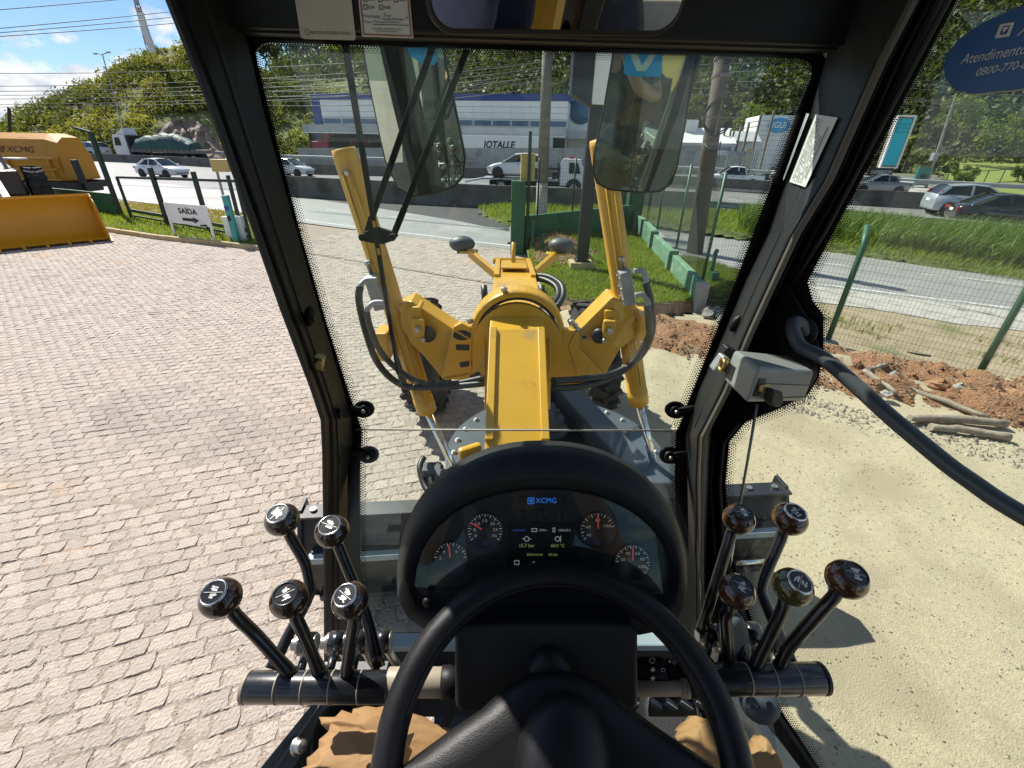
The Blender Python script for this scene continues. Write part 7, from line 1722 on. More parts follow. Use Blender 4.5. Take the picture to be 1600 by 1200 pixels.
# orange hopper truck behind the loader
A, B_ = PD(-40, 300, 23), PD(140, 300, 23)
hd = (B_ - A); hd.z = 0; hd.normalize(); hn = V(-hd.y, hd.x, 0)                        # hd: to the right, hn: away from us
r = thing("hopper_truck", "orange truck with a rounded hopper body behind the wheel loader", "truck", B_)
R0 = V(PD(105, 285, 23).x, PD(105, 285, 23).y, 0)
zt, zm, zb_ = PD(60, 208, 23).z, PD(100, 246, 23).z, PD(100, 283, 23).z
def hp(x, y, z): return R0 - hd * x + hn * y + V(0, 0, z)
LEN = 7.0
prof = [(0, zb_), (-.05, zb_ + .55), (-.12, zm - .02), (-.02, zm + .02), (.35, zm + (zt - zm) * .75), (.75, zt), (1.7, zt), (2.1, zm + .2), (2.2, zb_)]
b = MB(); b.loft([[hp(x, y, zb_ + (z - zb_) * (1 if x > .5 else .92)) for y, z in prof] for x in (0.0, .6, 1.5, LEN)], True, True, True)
hop = b.build("hopper", m_orange, r, bevel=.03)
for z in (zb_ + .08, zb_ + .55, zm - .03):
    b = MB(); b.beam(hp(.05, -.16, z), hp(LEN, -.16, z), .10, .09); b.build("rib", m_orange, hop)
for x in (.35, 2.4, 4.6):
    b = MB(); b.beam(hp(x, -.15, zb_), hp(x, -.17, zm - .05), .10, .07, hd); b.build("stiffener", m_orange, hop)
nrm = (hp(0, -.02, zm + .02) - hp(0, .35, zm + (zt - zm) * .75))
ydir = (hp(0, .35, zm + (zt - zm) * .75) - hp(0, -.02, zm + .02)).normalized()
m_hoplet = M("dark_brown_lettering", (0.10, 0.05, 0.02), None, 4, 0.6)
text("lettering", "XCMG", m_hoplet, hp(2.45, .06, zm + .20), hd, ydir, 1.35, hop, height=.30, ext=.03)
b = MB(); o_ = hp(2.95, .06, zm + .20); n_ = hd.cross(ydir) * .03; f_ = lambda x, y: o_ + hd * x + ydir * y + n_
b.add([f_(0, 0), f_(.36, 0), f_(.40, .30), f_(.04, .30), f_(.06, .05), f_(.31, .05), f_(.34, .25), f_(.09, .25)], [(0, 1, 5, 4), (1, 2, 6, 5), (2, 3, 7, 6), (3, 0, 4, 7)])
b.add([f_(.12, .20), f_(.31, .20), f_(.2, .08)], [(0, 2, 1)]); b.build("emblem", m_hoplet, hop, recalc=False)
b = MB(); b.beam(hp(-.25, .3, zb_ - .22), hp(LEN, .3, zb_ - .22), .5, .36); b.beam(hp(-.25, 1.9, zb_ - .22), hp(LEN, 1.9, zb_ - .22), .5, .36); b.build("chassis", m_darkmach, r)
b = MB(); b.box(hp(-.45, .5, zb_ - .3), (.55, 1.6, .42)); b.beam(hp(-.75, .1, zb_ - .4), hp(-.7, .1, zb_ + 1.0), .22, .26); b.build("rear_bumper", m_darkmach, r, bevel=.03)
b = MB(); b.beam(hp(-.1, .1, zb_ + .4), hp(-.14, .1, zb_ + 1.1), .14, .10); b.build("lamp_bracket", m_orange, r)
for x in (1.6, 2.9): bigtyre(hp(x, .1, .5), hn, .5, .3, r)
b = MB(); b.lathe([(.16, 0), (.16, .02)], hp(1.7, .4, zm + (zt - zm) * .8), V(0, 0, 1), 12); b.build("filler_cap", m_white, r)
b = MB(); b.box(PD(8, 296, 30) + V(0, 0, 1.6), (1.4, 1, 1.2)); 

# ------------------------------------------------------------------ poles and cables along the highway
def lamp_post(base, top, arm, lab, mat=m_steel, r0=.10):
    p = thing("street_lamp", lab, "street lamp", base)
    b = MB(); b.tube([base, top], 0, 8, radii=[r0, r0 * .6]); b.build("pole", mat, p)
    for s in arm:
        b = MB(); e = top + U * s + V(0, 0, .15); b.tube([top, e], .05, 6); a = b.build("arm", mat, p)
        b = MB(); b.box(e, (.7, .26, .12), Matrix.Rotation(-.5, 3, 'Z')); b.build("lamp_head", mat, a)
    return p
q = PZ(205, 250); lamp_post(q, PY(160, 85, q.y), (-1.6, 1.6), "tall twin armed street lamp standing before the green hill")
q = PZ(1446, 294); lamp_post(q, PY(1496, 142, q.y), (), "slanting pale lamp post beside the teal sign board", m_concrete, .14)
b = MB(); qq = PY(1460, 245, q.y); b.box(qq, (.5, .4, .7)); tag(b.build("meter_box", m_steel, None), "grey box strapped to the slanting lamp post", "electric box")
q = PR(236, 78, 125); p = thing("radio_mast", "red and white lattice mast rising from the hilltop", "radio mast", q)
tp = PR(208, -14, 125); m_mast = M("mast_red", (0.32, 0.10, 0.08), None, 5, .6)
for k in range(8):
    a, c = q.lerp(tp, k / 8), q.lerp(tp, (k + 1) / 8); b = MB(); w = .75 - .06 * k
    ofs = [V(w, 0, 0), V(-w * .5, w * .8, 0), V(-w * .5, -w * .8, 0)]
    for i in range(3): b.tube([a + ofs[i], c + ofs[i]], .09, 5); b.tube([a + ofs[i], c + ofs[(i + 1) % 3]], .045, 4); b.tube([a + ofs[(i + 1) % 3], c + ofs[i]], .045, 4)
    b.build("mast_section", m_mast if k % 2 else m_steel, p)
for k, (px, py) in enumerate(((226, 45), (231, 60), (222, 30), (236, 72))):
    b = MB(); c = PR(px, py, 124.4); b.box(c, (1.0, .5, 2.0)); b.build("antenna_panel", m_white, p)
q = PZ(30, 228 + 27); q2 = PZ(17, 260); z2 = PY(14, 168, q2.y); p = thing("signal_pole", "thin dark pole at the far left behind the hopper truck", "pole", q2); b = MB(); b.tube([q2, z2], .14, 6); b.build("shaft", m_cable, p)
q2 = PZ(320, 252); p = thing("utility_pole", "slim dark pole in front of the cut rock face", "utility pole", q2); b = MB(); b.tube([q2, PY(285, 195, q2.y)], .14, 6); b.build("shaft", m_woodpole, p)

def cable(a, c, sag, r=.018, where="in the left sky before the green hill"):
    b = MB(); b.tube([Vector(a).lerp(Vector(c), f) - V(0, 0, sag * 4 * f * (1 - f)) for f in np.linspace(0, 1, 17)], r, 5, caps=False)
    return tag(b.build("power_cable", m_cable, None), "thin dark overhead power cable " + where, "power cable", "overhead power cables")
# the bundle in the left sky runs on behind the pillar to the poles by the fence
for (yl, yr) in ((18, -6), (48, 20), (54, 30), (58, 42)): cable(PR(-120, yl + 6, 45), PR(420, yr - 20, 40), .1, .020)
for (yl, yr) in ((111, 104), (132, 118), (140, 126), (146, 134), (152, 140), (160, 150), (164, 156)): cable(PR(-120, yl + 2, 60), PR(860, yr - 30, 34), .5, .020)
PT1, PT2 = Vector((PZ(845, 352).x, PZ(845, 352).y, 0)), PB
for k, (y0, y1, yy) in enumerate(((122, 96, 86), (134, 105, 99), (142, 112, 112), (150, 118, 128), (157, 126, 138), (164, 136, 148))):
    a = PY(395, y0, 27.0); m_ = PY(857, y1, PT1.y); e = PY(1125, yy, 15.2); f_ = PY(1330, yy - 14, 12.0)
    cable(a, m_, .25, .012, "seen through the windshield left of the concrete pole"); cable(m_, e, .10, .010, "between the concrete pole and the dark pole"); cable(e, f_, .05, .009, "running right from the dark utility pole")
for k, (y0, y1) in enumerate(((95, 130), (100, 140), (108, 148), (125, 160), (128, 163), (135, 172))):
    cable(PR(1330, y0 + 12, 34), PR(1700, y1, 30), .3, .014, "seen through the right door glass")

# ------------------------------------------------------------------ buildings across the highway
BO = PZ(640, 262); BD = Vector((0.975, -0.222, 0)).normalized(); BN = Vector((-BD.y, BD.x, 0))      # facade direction, inward
def F(px, py, depth=0.0):
    """point on the vertical plane parallel to the facade, `depth` metres behind the board wall"""
    return PP(px, py, BO + BN * depth, BN)
def slab(b, x0, y0, x1, y1, depth, th, mat=0, yb0=None, yb1=None):
    """wall panel seen between pixel columns x0 and x1; top edge y0 (left) .. y0b (right)"""
    a, c = F(x0, y1, depth), F(x1, y1, depth); z0 = a.z; zt = F(x0, y0, depth).z
    b.prism([V(a.x, a.y, z0), V(c.x, c.y, z0), V(c.x, c.y, zt), V(a.x, a.y, zt)], BN * th, mat)
def panel(name, par, mat, x0, y0, x1, y1, depth, th, bevel=0.0):
    b = MB(); slab(b, x0, y0, x1, y1, depth, th); return b.build(name, mat, par, bevel=bevel)
w = thing("board_wall", "long grey board wall beside the highway below the warehouse", "wall", F(640, 262, 0))
for k in range(30):
    x0 = 470 + k * 17; 
    if x0 > 900: break
    panel("board", w, m_fibre, x0, 231, x0 + 16.4, 262, 0 + .04 * (k % 2), .12)
D_ = 9.0
wh = thing("warehouse", "long pale warehouse with a blue roof band and blue window strip", "building", F(700, 250, D_))
# the pixel heights are read at x = 640 and carried along the facade in metres
def Zf(py, px=640, d=D_): return F(px, py, d).z
zB, zP0, zP1, zW0, zW1, zC0, zC1 = Zf(146), Zf(156.5), Zf(184), Zf(185), Zf(196), Zf(198), Zf(211)
def wallbox(name, par, mat, x0, x1, z0, z1, d, th, bevel=0.0):
    a, c = F(x0, 200, d), F(x1, 200, d); b = MB()
    b.prism([V(a.x, a.y, z0), V(c.x, c.y, z0), V(c.x, c.y, z1), V(a.x, a.y, z1)], BN * th); return b.build(name, mat, par, bevel=bevel)
wallbox("core_wall", wh, m_wallgrey, 496, 886, 0, zP0 - .1, D_ + .3, 18)
wallbox("roof_fascia", wh, m_bluefascia, 493, 888, zP0, zB, D_, 18.6)
wallbox("corner_fascia", wh, m_bluefascia, 493, 505, zW1 - 2.5, zP0, D_ + .02, .5)
for k in range(13):
    x0 = 506 + k * 29.2
    for j in range(3): wallbox("cladding_panel", wh, m_white, x0, x0 + 29.0, zP1 + (zP0 - zP1) * j / 3 + .02, zP1 + (zP0 - zP1) * (j + 1) / 3 - .02, D_ + .05, .3)
    f = wallbox("window", wh, m_white, x0 + .6, x0 + 28.6, zW1, zW0, D_ + .12, .2)
    wallbox("pane", f, m_bluepane, x0 + 1.4, x0 + 27.8, zW1 + .12, zW0 - .12, D_ + .08, .05)
wallbox("canopy", wh, m_roofgrey, 473, 884, zC1 + .1, zC0, D_ - 4.2, 4.4)
wallbox("canopy_edge", wh, m_white, 473, 884, zC1, zC1 + .12, D_ - 4.25, .2)
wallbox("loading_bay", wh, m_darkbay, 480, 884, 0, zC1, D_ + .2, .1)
wallbox("loading_dock", wh, m_concrete, 480, 720, 0, 1.2, D_ - 1.4, 1.2)
c = F(908, 173, D_ + 4); 
end = wallbox("end_wall", wh, m_white, 884, 1010, 0, zP0 + 1.5, D_ + 4, 12)
b = MB(); b.lathe([(1.75, 0), (1.75, -.08), (.001, -.08)], c - BN * .12, BN, 32); lg = b.build("round_sign", m_bluepane, wh)
wallbox("side_canopy", wh, m_roofgrey, 868, 1010, Zf(212), Zf(200), D_ - 1, 5)
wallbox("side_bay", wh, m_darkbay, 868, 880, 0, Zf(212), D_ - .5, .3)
# trailers on the dock, one white one lettered, and red trucks under the canopy
t = thing("box_trailer", "white box trailer lettered JOTALLE in front of the warehouse", "trailer", F(770, 250, 3.6))
z0, z1 = F(770, 236, 3.5).z - 1.6, F(770, 212, 3.5).z
bx = wallbox("box", t, m_white, 719, 862, z0, z1, 3.5, 2.5, .03)
a, c_ = F(754, 234.5, 3.5), F(805, 234.5, 3.5); hgt = (F(780, 220, 3.5).z - F(780, 235, 3.5).z)
text("lettering", "JOTALLE", m_navyletter, V(a.x, a.y, a.z) - BN * .03, BD, (0, 0, 1), (c_ - a).length, bx, height=hgt, shear=.2, bold=.035)
b = MB(); b.beam(V(a.x, a.y, a.z - .25) - BN * .03, V(a.x, a.y, a.z - .25) - BN * .03 + BD * .8, .02, .12); b.build("underline", m_navyletter, bx)
wallbox("door_frame", bx, m_roofgrey, 858, 862.5, z0, z1, 3.46, .06)
b = MB(); 
for px in (740, 750, 838, 848): q = F(px, 250, 4); b.lathe([(.5, -.2), (.5, .2)], V(q.x, q.y, .5), BN, 14, caps=True)
b.build("axle", m_cartyre, t)
t = thing("red_truck", "dull red truck cab parked in the shade under the canopy", "truck", F(500, 250, 7.0))
z0 = F(500, 229, 7).z
b = MB(); a = F(487, 229, 7); b.prism([V(a.x, a.y, 0.6), V(a.x, a.y, z0 + .7), V(a.x, a.y, z0 + .7) + BD * 1.2, V(a.x, a.y, z0 + 1.8) + BD * 1.9, V(a.x, a.y, z0 + 2.0) + BD * 3.2, V(a.x, a.y, .6) + BD * 3.2], BN * 2.2); b.build("cab", m_redtruck, t, bevel=.08)
b = MB(); a = F(500, 225, 7); b.prism([V(a.x, a.y, z0 + 1.0) - BN * .02, V(a.x, a.y, z0 + 1.0) - BN * .02 + BD * 1, V(a.x, a.y, z0 + 1.7) - BN * .02 + BD * 1, V(a.x, a.y, z0 + 1.7) - BN * .02 + BD * .2], BN * .03); b.build("side_window", m_carglass, t)
b = MB(); q = F(495, 245, 7); b.lathe([(.5, -.2), (.5, .2)], V(q.x, q.y, .5), BN, 14, caps=True); b.build("wheel", m_cartyre, t)
t = thing("dark_trailer", "dark trailer with red lettering in the shade of the canopy", "trailer", F(560, 250, 7))
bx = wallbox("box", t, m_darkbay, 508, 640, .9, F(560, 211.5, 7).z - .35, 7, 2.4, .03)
a, c_ = F(546, 228, 7), F(581, 228, 7); text("lettering", "JOTALLE", m_redtruck, V(a.x, a.y, a.z) - BN * .03, BD, (0, 0, 1), (c_ - a).length, bx, height=F(560, 217, 7).z - F(560, 229, 7).z, shear=.25)
b = MB()
for px in (600, 615): q = F(px, 245, 7); b.lathe([(.5, -.2), (.5, .2)], V(q.x, q.y, .5), BN, 14, caps=True)
b.build("axle", m_cartyre, t)

# right of the pole: low buildings, canopy, lettered ribbed block
def block(name, lab, cat, x0, x1, ytop, depth, th, mat, zb=0.0):
    t = thing(name, lab, cat, V(F(x0, 250, depth).x, F(x0, 250, depth).y, 0)); z1 = F((x0 + x1) / 2, ytop, depth).z
    return t, z1, wallbox("wall", t, mat, x0, x1, zb, z1, depth, th)
t, z1, _ = block("roadside_building", "low dark building with a pale sheet roof beside the utility pole", "building", 1020, 1150, 228, 8, 10, m_fibre)
b = MB(); a, c_ = F(1015, 228, 7.5), F(1150, 228, 7.5); b.prism([V(a.x, a.y, z1), V(c_.x, c_.y, z1), V(c_.x, c_.y, z1 + .3) + BN * .1, V(a.x, a.y, z1 + .3) + BN * .1], BN * .4); b.build("roof_edge", m_roofgrey, t)
b = MB(); b.prism([V(a.x, a.y, z1 + .3), V(c_.x, c_.y, z1 + .3), V(c_.x, c_.y, z1 + 2.2) + BN * 5, V(a.x, a.y, z1 + 2.2) + BN * 5], V(0, 0, .08)); b.build("roof", m_wallgrey, t)
wallbox("dormer", t, m_wallgrey, 1068, 1090, z1, z1 + 3.2, 11, 3)
for k in range(5): f = wallbox("window", t, m_darkbay, 1030 + k * 24, 1046 + k * 24, z1 * .45, z1 * .8, 7.93, .05)
w = thing("picket_fence", "grey slatted fence along the yard behind the white pickup truck", "fence", F(1060, 262, 1))
for k in range(46):
    x0 = 1010 + k * 3.7; panel("slat", w, m_fibre, x0, 236, x0 + 2.6, 266, 1.0, .06)
t, z1, wl_ = block("pool_shop", "white ribbed shop block carrying the blue iGUi sign", "building", 1186, 1262, 180, 22, 9, m_wallgrey)
for k in range(11):
    z = .4 + k * (z1 - .4) / 11
    wallbox("rib", t, m_white, 1185, 1263, z, z + (z1 - .4) / 11 - .12, 21.9, .12)
for k in range(7):
    z = z1 * (.35 + .65 * k / 7); b = MB(); a = F(1186, 200, 22); b.prism([V(a.x, a.y, z), V(a.x, a.y, z + z1 * .075), V(a.x, a.y, z + z1 * .075) + BN * 8, V(a.x, a.y, z) + BN * 8], -BD * .35); b.build("fin", m_white, t)
q = F(1217, 196, 21.8); b = MB()
b.add([q + BD * math.cos(a) * 1.55 + V(0, 0, math.sin(a) * 1.0) for a in np.linspace(0, 2 * math.pi, 28)[:-1]], [tuple(range(27))]); bd = b.build("sign_board", m_cyanlogo, t); bd.modifiers.new("thick", 'SOLIDIFY').thickness = .15
text("lettering", "iGUi", m_white, q - BD * .98 + V(0, 0, -.36) - BN * .2, BD, (0, 0, 1), 1.96, bd, height=.85, bold=.02)
t = thing("fuel_canopy", "small flat canopy with a blue and white edge behind the pickup truck", "canopy", F(1150, 262, 6))
zc0, zc1 = F(1150, 243, 6).z, F(1150, 236, 6).z
wallbox("edge_white", t, m_white, 1118, 1146, zc0, zc1, 6, 4); wallbox("edge_blue", t, m_bluefascia, 1146, 1178, zc0, zc1, 6.01, 4)
for px in (1124, 1146, 1172): wallbox("column", t, m_white, px, px + 3, 0, zc0, 7, .25)
wallbox("booth", t, m_white, 1150, 1168, 0, zc0, 8, 2)
wallbox("hanging_board", t, m_yellowbox, 1174, 1186, zc0 - 1.2, zc1 + .3, 5.9, .15)
for k, (px, yt) in enumerate(((1134, 200), (1143, 202), (1157, 196), (1168, 192), (1183, 178), (1201, 172), (1148, 205))):
    q = F(px - 12, 255, 10); zt = F(px, yt, 10).z; b = MB(); b.beam(V(q.x, q.y, 0), V(q.x, q.y, zt), .22, .22)
    tag(b.build("steel_column", m_pole, None), "slim bare upright column rising behind the small canopy", "column", "bare columns behind the canopy")
t, z1, _ = block("back_house", "small white house with a sloping roof behind the bare columns", "building", 1150, 1186, 222, 16, 6, m_wallgrey)
b = MB(); a, c_ = F(1146, 222, 15.6), F(1190, 222, 15.6); b.prism([V(a.x, a.y, z1), V(c_.x, c_.y, z1), V(c_.x, c_.y, z1 + 1.4) + BN * 4, V(a.x, a.y, z1 + 1.4) + BN * 4], V(0, 0, .1)); b.build("roof", m_roofgrey, t)

# pool showroom sign, boards and garden on the right
def RP(px, py, d): return PD(px, py, d)
q = PD(1395, 268, 47); r = thing("pool_totem", "tall cyan pool shell stood on end as a showroom sign", "sign", q)
a, c_, e, g = PD(1374, 262, 47), PD(1396, 262, 47), PD(1420, 184, 47), PD(1397, 187, 47)
wv = (c_ - a); wv.z = 0; wv = wv.normalized() * 1.75; z0, z1 = a.z, e.z
bs = V(a.x, a.y, 0)
b = MB(); b.prism([bs + V(0, 0, z0), bs + wv + V(0, 0, z0), bs + wv + V(0, 0, z1), bs + V(0, 0, z1)], V(.3, .9, 0)); sh = b.build("shell", m_concrete, r, bevel=.05)
o2 = -V(.3, .9, 0).normalized() * .03; i1 = wv * .10
b = MB(); b.prism([bs + i1 + V(0, 0, z0 + .25), bs + wv - i1 + V(0, 0, z0 + .25), bs + wv - i1 + V(0, 0, z1 - .25), bs + i1 + V(0, 0, z1 - .25)], o2); b.build("pool_floor", m_cyan, sh)
b = MB(); 
for (p0, p1) in (((0, z0), (1, z0)), ((0, z1), (1, z1)), ((0, z0), (0, z1)), ((1, z0), (1, z1))): b.beam(bs + wv * p0[0] + V(0, 0, p0[1]) + o2 * 2, bs + wv * p1[0] + V(0, 0, p1[1]) + o2 * 2, .16, .16)
b.build("rim", m_white, sh)
for k in range(3):
    z = z1 - .7 - k * .35; b = MB(); b.beam(bs + i1 + V(0, 0, z) + o2 * 2, bs + wv - i1 + V(0, 0, z) + o2 * 2, .04, .03); b.build("step", m_tealsign, sh)
b = MB(); b.beam(bs + V(.15, .4, 0), bs + V(.15, .4, z0), .5, .5); b.build("stand", m_darkbay, r)
q = PD(1370, 268, 44); r = thing("showroom_sign", "dark SHOWROOM board at the foot of the cyan pool shell", "sign", q)
a, c_ = PD(1354, 275, 44), PD(1393, 275, 44); hz = PD(1370, 262, 44).z - a.z
dd = (c_ - a); dd.z = 0; L_ = dd.length; dd.normalize()
b = MB(); b.prism([a, a + dd * L_, a + dd * L_ + V(0, 0, hz), a + V(0, 0, hz)], V(-dd.y, dd.x, 0) * .15); bo = b.build("board", m_darkbay, r)
text("lettering", "SHOWROOM", m_greyprint, a + dd * L_ * .12 + V(0, 0, hz * .3) + V(dd.y, -dd.x, 0) * .03, dd, (0, 0, 1), L_ * .8, bo, height=hz * .42)
b = MB()
for f in (.1, .9): b.beam(V(a.x, a.y, -.5) + dd * L_ * f, a + dd * L_ * f, .1, .1)
b.build("leg", m_darkbay, r)
q = PD(1440, 289, 42); r = thing("info_board", "teal information board with a dark screen beside the lamp post", "sign", q)
a, c_ = PD(1426, 289, 42), PD(1446, 289, 42); zt = PD(1450, 261, 42).z; dd = (c_ - a); dd.z = 0; L_ = dd.length; dd.normalize()
b = MB(); b.prism([a, a + dd * L_, V(a.x, a.y, zt) + dd * L_, V(a.x, a.y, zt)], V(-dd.y, dd.x, 0) * .2); bo = b.build("board", m_tealsign, r)
b = MB(); n_ = V(dd.y, -dd.x, 0) * .02; b.prism([a + dd * L_ * .3 + V(0, 0, (zt - a.z) * .35) + n_, a + dd * L_ * .8 + V(0, 0, (zt - a.z) * .35) + n_, a + dd * L_ * .8 + V(0, 0, (zt - a.z) * .6) + n_, a + dd * L_ * .3 + V(0, 0, (zt - a.z) * .6) + n_], -n_ * .5); b.build("screen", m_ink, bo)
SW = [PZ(1280, 300), PZ(1420, 307), PZ(1640, 321), PZ(1760, 330), PZ(1760, 312), PZ(1620, 302), PZ(1450, 291), PZ(1280, 285)]
sheet("far_pavement", [p[:2] for p in SW], 0.012, m_crackcon)
def z_lawn(x, y):
    d = 0.0335 * (x + .078) + 0.8811 * y + 1.46; return max(0.02, (d - 41) * 0.10)
LAWN = [PD(1478, 298, 41), PD(1760, 318, 36), PD(1790, 262, 60), PD(1640, 246, 66), PD(1470, 246, 66)]
grid_terrain("lawn", LAWN, 1.0, lambda x, y: z_lawn(x, y), m_lawn)
r = thing("garden_fence", "low dark rail fence crossing the sunlit lawn", "fence", PD(1515, 283, 46))
gq = [PD(1505, 291, 44), PD(1535, 289, 45), PD(1560, 288, 46), PD(1585, 287, 47), PD(1640, 287, 48)]
for p in gq:
    b = MB(); p0 = V(p.x, p.y, z_lawn(p.x, p.y) - .05); b.beam(p0, p0 + V(0, 0, 1.35), .06, .06); b.build("post", m_ink, r)
for z in (.1, 1.3):
    b = MB(); b.tube([V(p.x, p.y, z_lawn(p.x, p.y) + z) for p in gq], .035, 5); b.build("rail", m_ink, r)

# ------------------------------------------------------------------ hills, scrub and trees
def leafcloud(cent, rad, n_per, size, flat=1.0, shell=0.55):
    """leaf-sized quads spread through the volume of each clump"""
    C_ = np.repeat(np.array(cent), n_per, 0); R_ = np.repeat(np.array(rad), n_per); n = len(C_)
    d = RNG.normal(0, 1, (n, 3)); d /= np.linalg.norm(d, axis=1)[:, None]
    rr = R_ * (shell + (1.08 - shell) * RNG.uniform(0, 1, n) ** 0.6)
    p = C_ + d * rr[:, None] * np.array([1, 1, flat])
    s = size * RNG.uniform(.55, 1.35, n)
    a = RNG.normal(0, 1, (n, 3)) + d * .6; a /= np.linalg.norm(a, axis=1)[:, None]
    t = np.cross(a, RNG.normal(0, 1, (n, 3))); t /= np.linalg.norm(t, axis=1)[:, None]; u = np.cross(a, t)
    t *= s[:, None]; u *= (s * .6)[:, None]
    v = np.stack([p - t, p - u * .9, p + t, p + u * .9], 1)
    f = (np.arange(n) * 4)[:, None] + np.arange(4)[None]
    return v.reshape(-1, 3), f
def hill(name, ridge, base, mat, nj, amp, ns, back=40):
    """terrain between base line and ridge line, both given left to right"""
    rows = []
    for j in range(nj + 1):
        f = j / nj; row = []
        for a, c in zip(base, ridge):
            p = Vector(a).lerp(Vector(c), f); p.z = a.z + (c.z - a.z) * (f ** 0.85)
            k = math.sin(f * math.pi) ** .5 if 0 < f < 1 else 0
            p.z += amp * k * mnoise.noise(Vector((p.x * ns, p.y * ns, 1))) + amp * .5 * k * mnoise.noise(Vector((p.x * ns * 3, p.y * ns * 3, 4)))
            row.append(p)
        rows.append(row)
    rows.append([Vector((c.x * 1.3, c.y * 1.3, c.z * .4)) for c in ridge])
    n = len(base); v = np.array([p[:] for row in rows for p in row]); f = []
    for j in range(len(rows) - 1):
        for i in range(n - 1): f.append((j * n + i, j * n + i + 1, (j + 1) * n + i + 1, (j + 1) * n + i))
    np_mesh(name, v, np.array(f), mat, kind="structure", smooth=True)
    return rows
def resample(pts, k):
    xs = [p[0] for p in pts]; ys = [p[1] for p in pts]; X = np.linspace(xs[0], xs[-1], k); return list(zip(X, np.interp(X, xs, ys)))
LR = resample([(-260, 232), (-120, 212), (-40, 208), (0, 200), (30, 178), (60, 166), (110, 142), (160, 116), (200, 92), (240, 76), (290, 66), (340, 70), (400, 98), (440, 122), (500, 134), (560, 140), (640, 150), (760, 165)], 70)
ridge = [PR(x, y + 3, 132) for x, y in LR]
base = [PR(x, 246 if x > 60 else 240, 100 + 3 * math.sin(x * .02)) for x, _ in LR]
for p in base: p.z = -.3
rows = hill("left_hill", ridge, base, m_hill, 22, 1.6, .06)
cent, rad = [], []
for j in range(1, 23):
    for i in range(69):
        for q_ in range(5):
            p = rows[j][i].lerp(rows[j][i + 1], RNG.uniform()).lerp(rows[j - 1][i], RNG.uniform())
            px = LR[i][0]; py_f = j / 22
            if 228 < px < 350 and py_f < .36: continue               # the cut rock stays bare
            if 400 < px < 500 and .12 < py_f < .5 and RNG.uniform() < .6: continue
            if noise2(p.x * 1.0 + p.y * .4, p.z * 2.2, 0.16, 6) > .16 and RNG.uniform() < .85: continue      # open grassy patches
            r_ = RNG.choice([.45, .7, 1.0, 1.7], p=[.3, .35, .25, .1]) * RNG.uniform(.85, 1.2) * (1.2 if py_f < .3 else 1.0); cent.append((p.x, p.y, p.z + r_ * .35)); rad.append(r_)
v, f = leafcloud(cent, rad, 30, .25, .8); np_mesh("hill_scrub", v, f, m_leaf, kind="stuff")
# cut rock face
b = MB(); RKX = np.linspace(222, 352, 27); rings = []
for j in range(10):
    fz = j / 9; row = []
    for x in RKX:
        yt = 250 - fz * (62 * (math.sin((x - 222) / 130 * math.pi) ** .6) + 3); k_ = PR(x, yt, 90 + 6 * fz + 1.6 * mnoise.noise(Vector((x * .08, fz * 4, 2))) + .8 * mnoise.noise(Vector((x * .3, fz * 9, 7))))
        row.append(k_)
    rings.append(row)
b.loft(rings, False, False, False, 0, False); b.build("cut_rock_face", m_rock, None, kind="structure", recalc=False)

RR_ = resample([(430, 96), (520, 80), (600, 62), (760, 40), (900, 20), (1100, -30), (1300, -60), (1500, -70), (1700, -40), (1950, 10), (2300, 80)], 80)
ridge2 = [PR(x, y, 200) for x, y in RR_]; base2 = [PR(x, 236, 112) for x, _ in RR_]
for p in base2: p.z = -.3
rows2 = hill("forest_hill", ridge2, base2, m_hill, 24, 3.0, .04)
cent, rad = [], []
for j in range(1, 25):
    for i in range(79):
        for q_ in range(3):
            p = rows2[j][i].lerp(rows2[j][i + 1], RNG.uniform()).lerp(rows2[j - 1][i], RNG.uniform())
            if RR_[i][0] < 560 and j / 24 < .6: continue
            r_ = RNG.uniform(1.2, 2.9); cent.append((p.x, p.y, p.z + r_ * .6)); rad.append(r_)
v, f = leafcloud(cent, rad, 26, .62, 1.0); np_mesh("hill_forest", v, f, m_leafdark, kind="stuff")

def tree(name, lab, base, H, cr, mat, n_cl=9, n_leaf=70, leaf=.3, tr=.18, flat=.8, group=None, cat="tree", lean=0.0):
    base = Vector(base); r = thing(name, lab, cat, base, 0, group)
    b = MB(); top = base + V(lean, 0, H * .78); b.tube([base, base.lerp(top, .5) + V(.05 * H * RNG.normal(), 0, 0), top], 0, 7, radii=[tr, tr * .7, tr * .35])
    cent, rad = [], []
    for k in range(n_cl):
        a = k * 2.4 + RNG.uniform(0, .8); f = RNG.uniform(.15, 1.0); rr = cr * RNG.uniform(.3, .75)
        c = base + V(lean + math.cos(a) * rr, math.sin(a) * rr, H - cr * flat * 1.6 * (1 - f)); cent.append(c[:]); rad.append(cr * RNG.uniform(.28, .5))
        st = base.lerp(top, .55 + .4 * f * RNG.uniform(.5, 1)); b.tube([st, st.lerp(c, .6) + V(0, 0, -.05 * H), c], 0, 5, radii=[tr * .35, tr * .22, tr * .08])
    b.build("trunk", m_bark, r)
    v, f = leafcloud(cent, rad, n_leaf, leaf, flat, .2); np_mesh("crown", v, f, mat, r); bpy.context.scene
    return r
for k, (px, py, h) in enumerate(((415, 110, 6.5), (428, 112, 7.5), (440, 114, 7), (455, 112, 8), (470, 114, 7.5), (486, 116, 8.5), (505, 118, 9), (525, 120, 8), (548, 122, 8))):
    q = PR(px, py + 8, 128); tree("slender_tree", "slender dark tree on the grassy hilltop against the bright sky", q, h, 1.9, m_leafdark, 8, 60, .30, .14, 1.1, "slender trees on the hilltop")
q = PR(522, 118, 120); r = thing("palm_tree", "palm tree with drooping fronds on the hilltop beside the wiper blade", "palm tree", q)
b = MB(); tp = q + V(0, 0, 5); b.tube([q, tp], 0, 7, radii=[.16, .11]); b.build("trunk", m_bark, r)
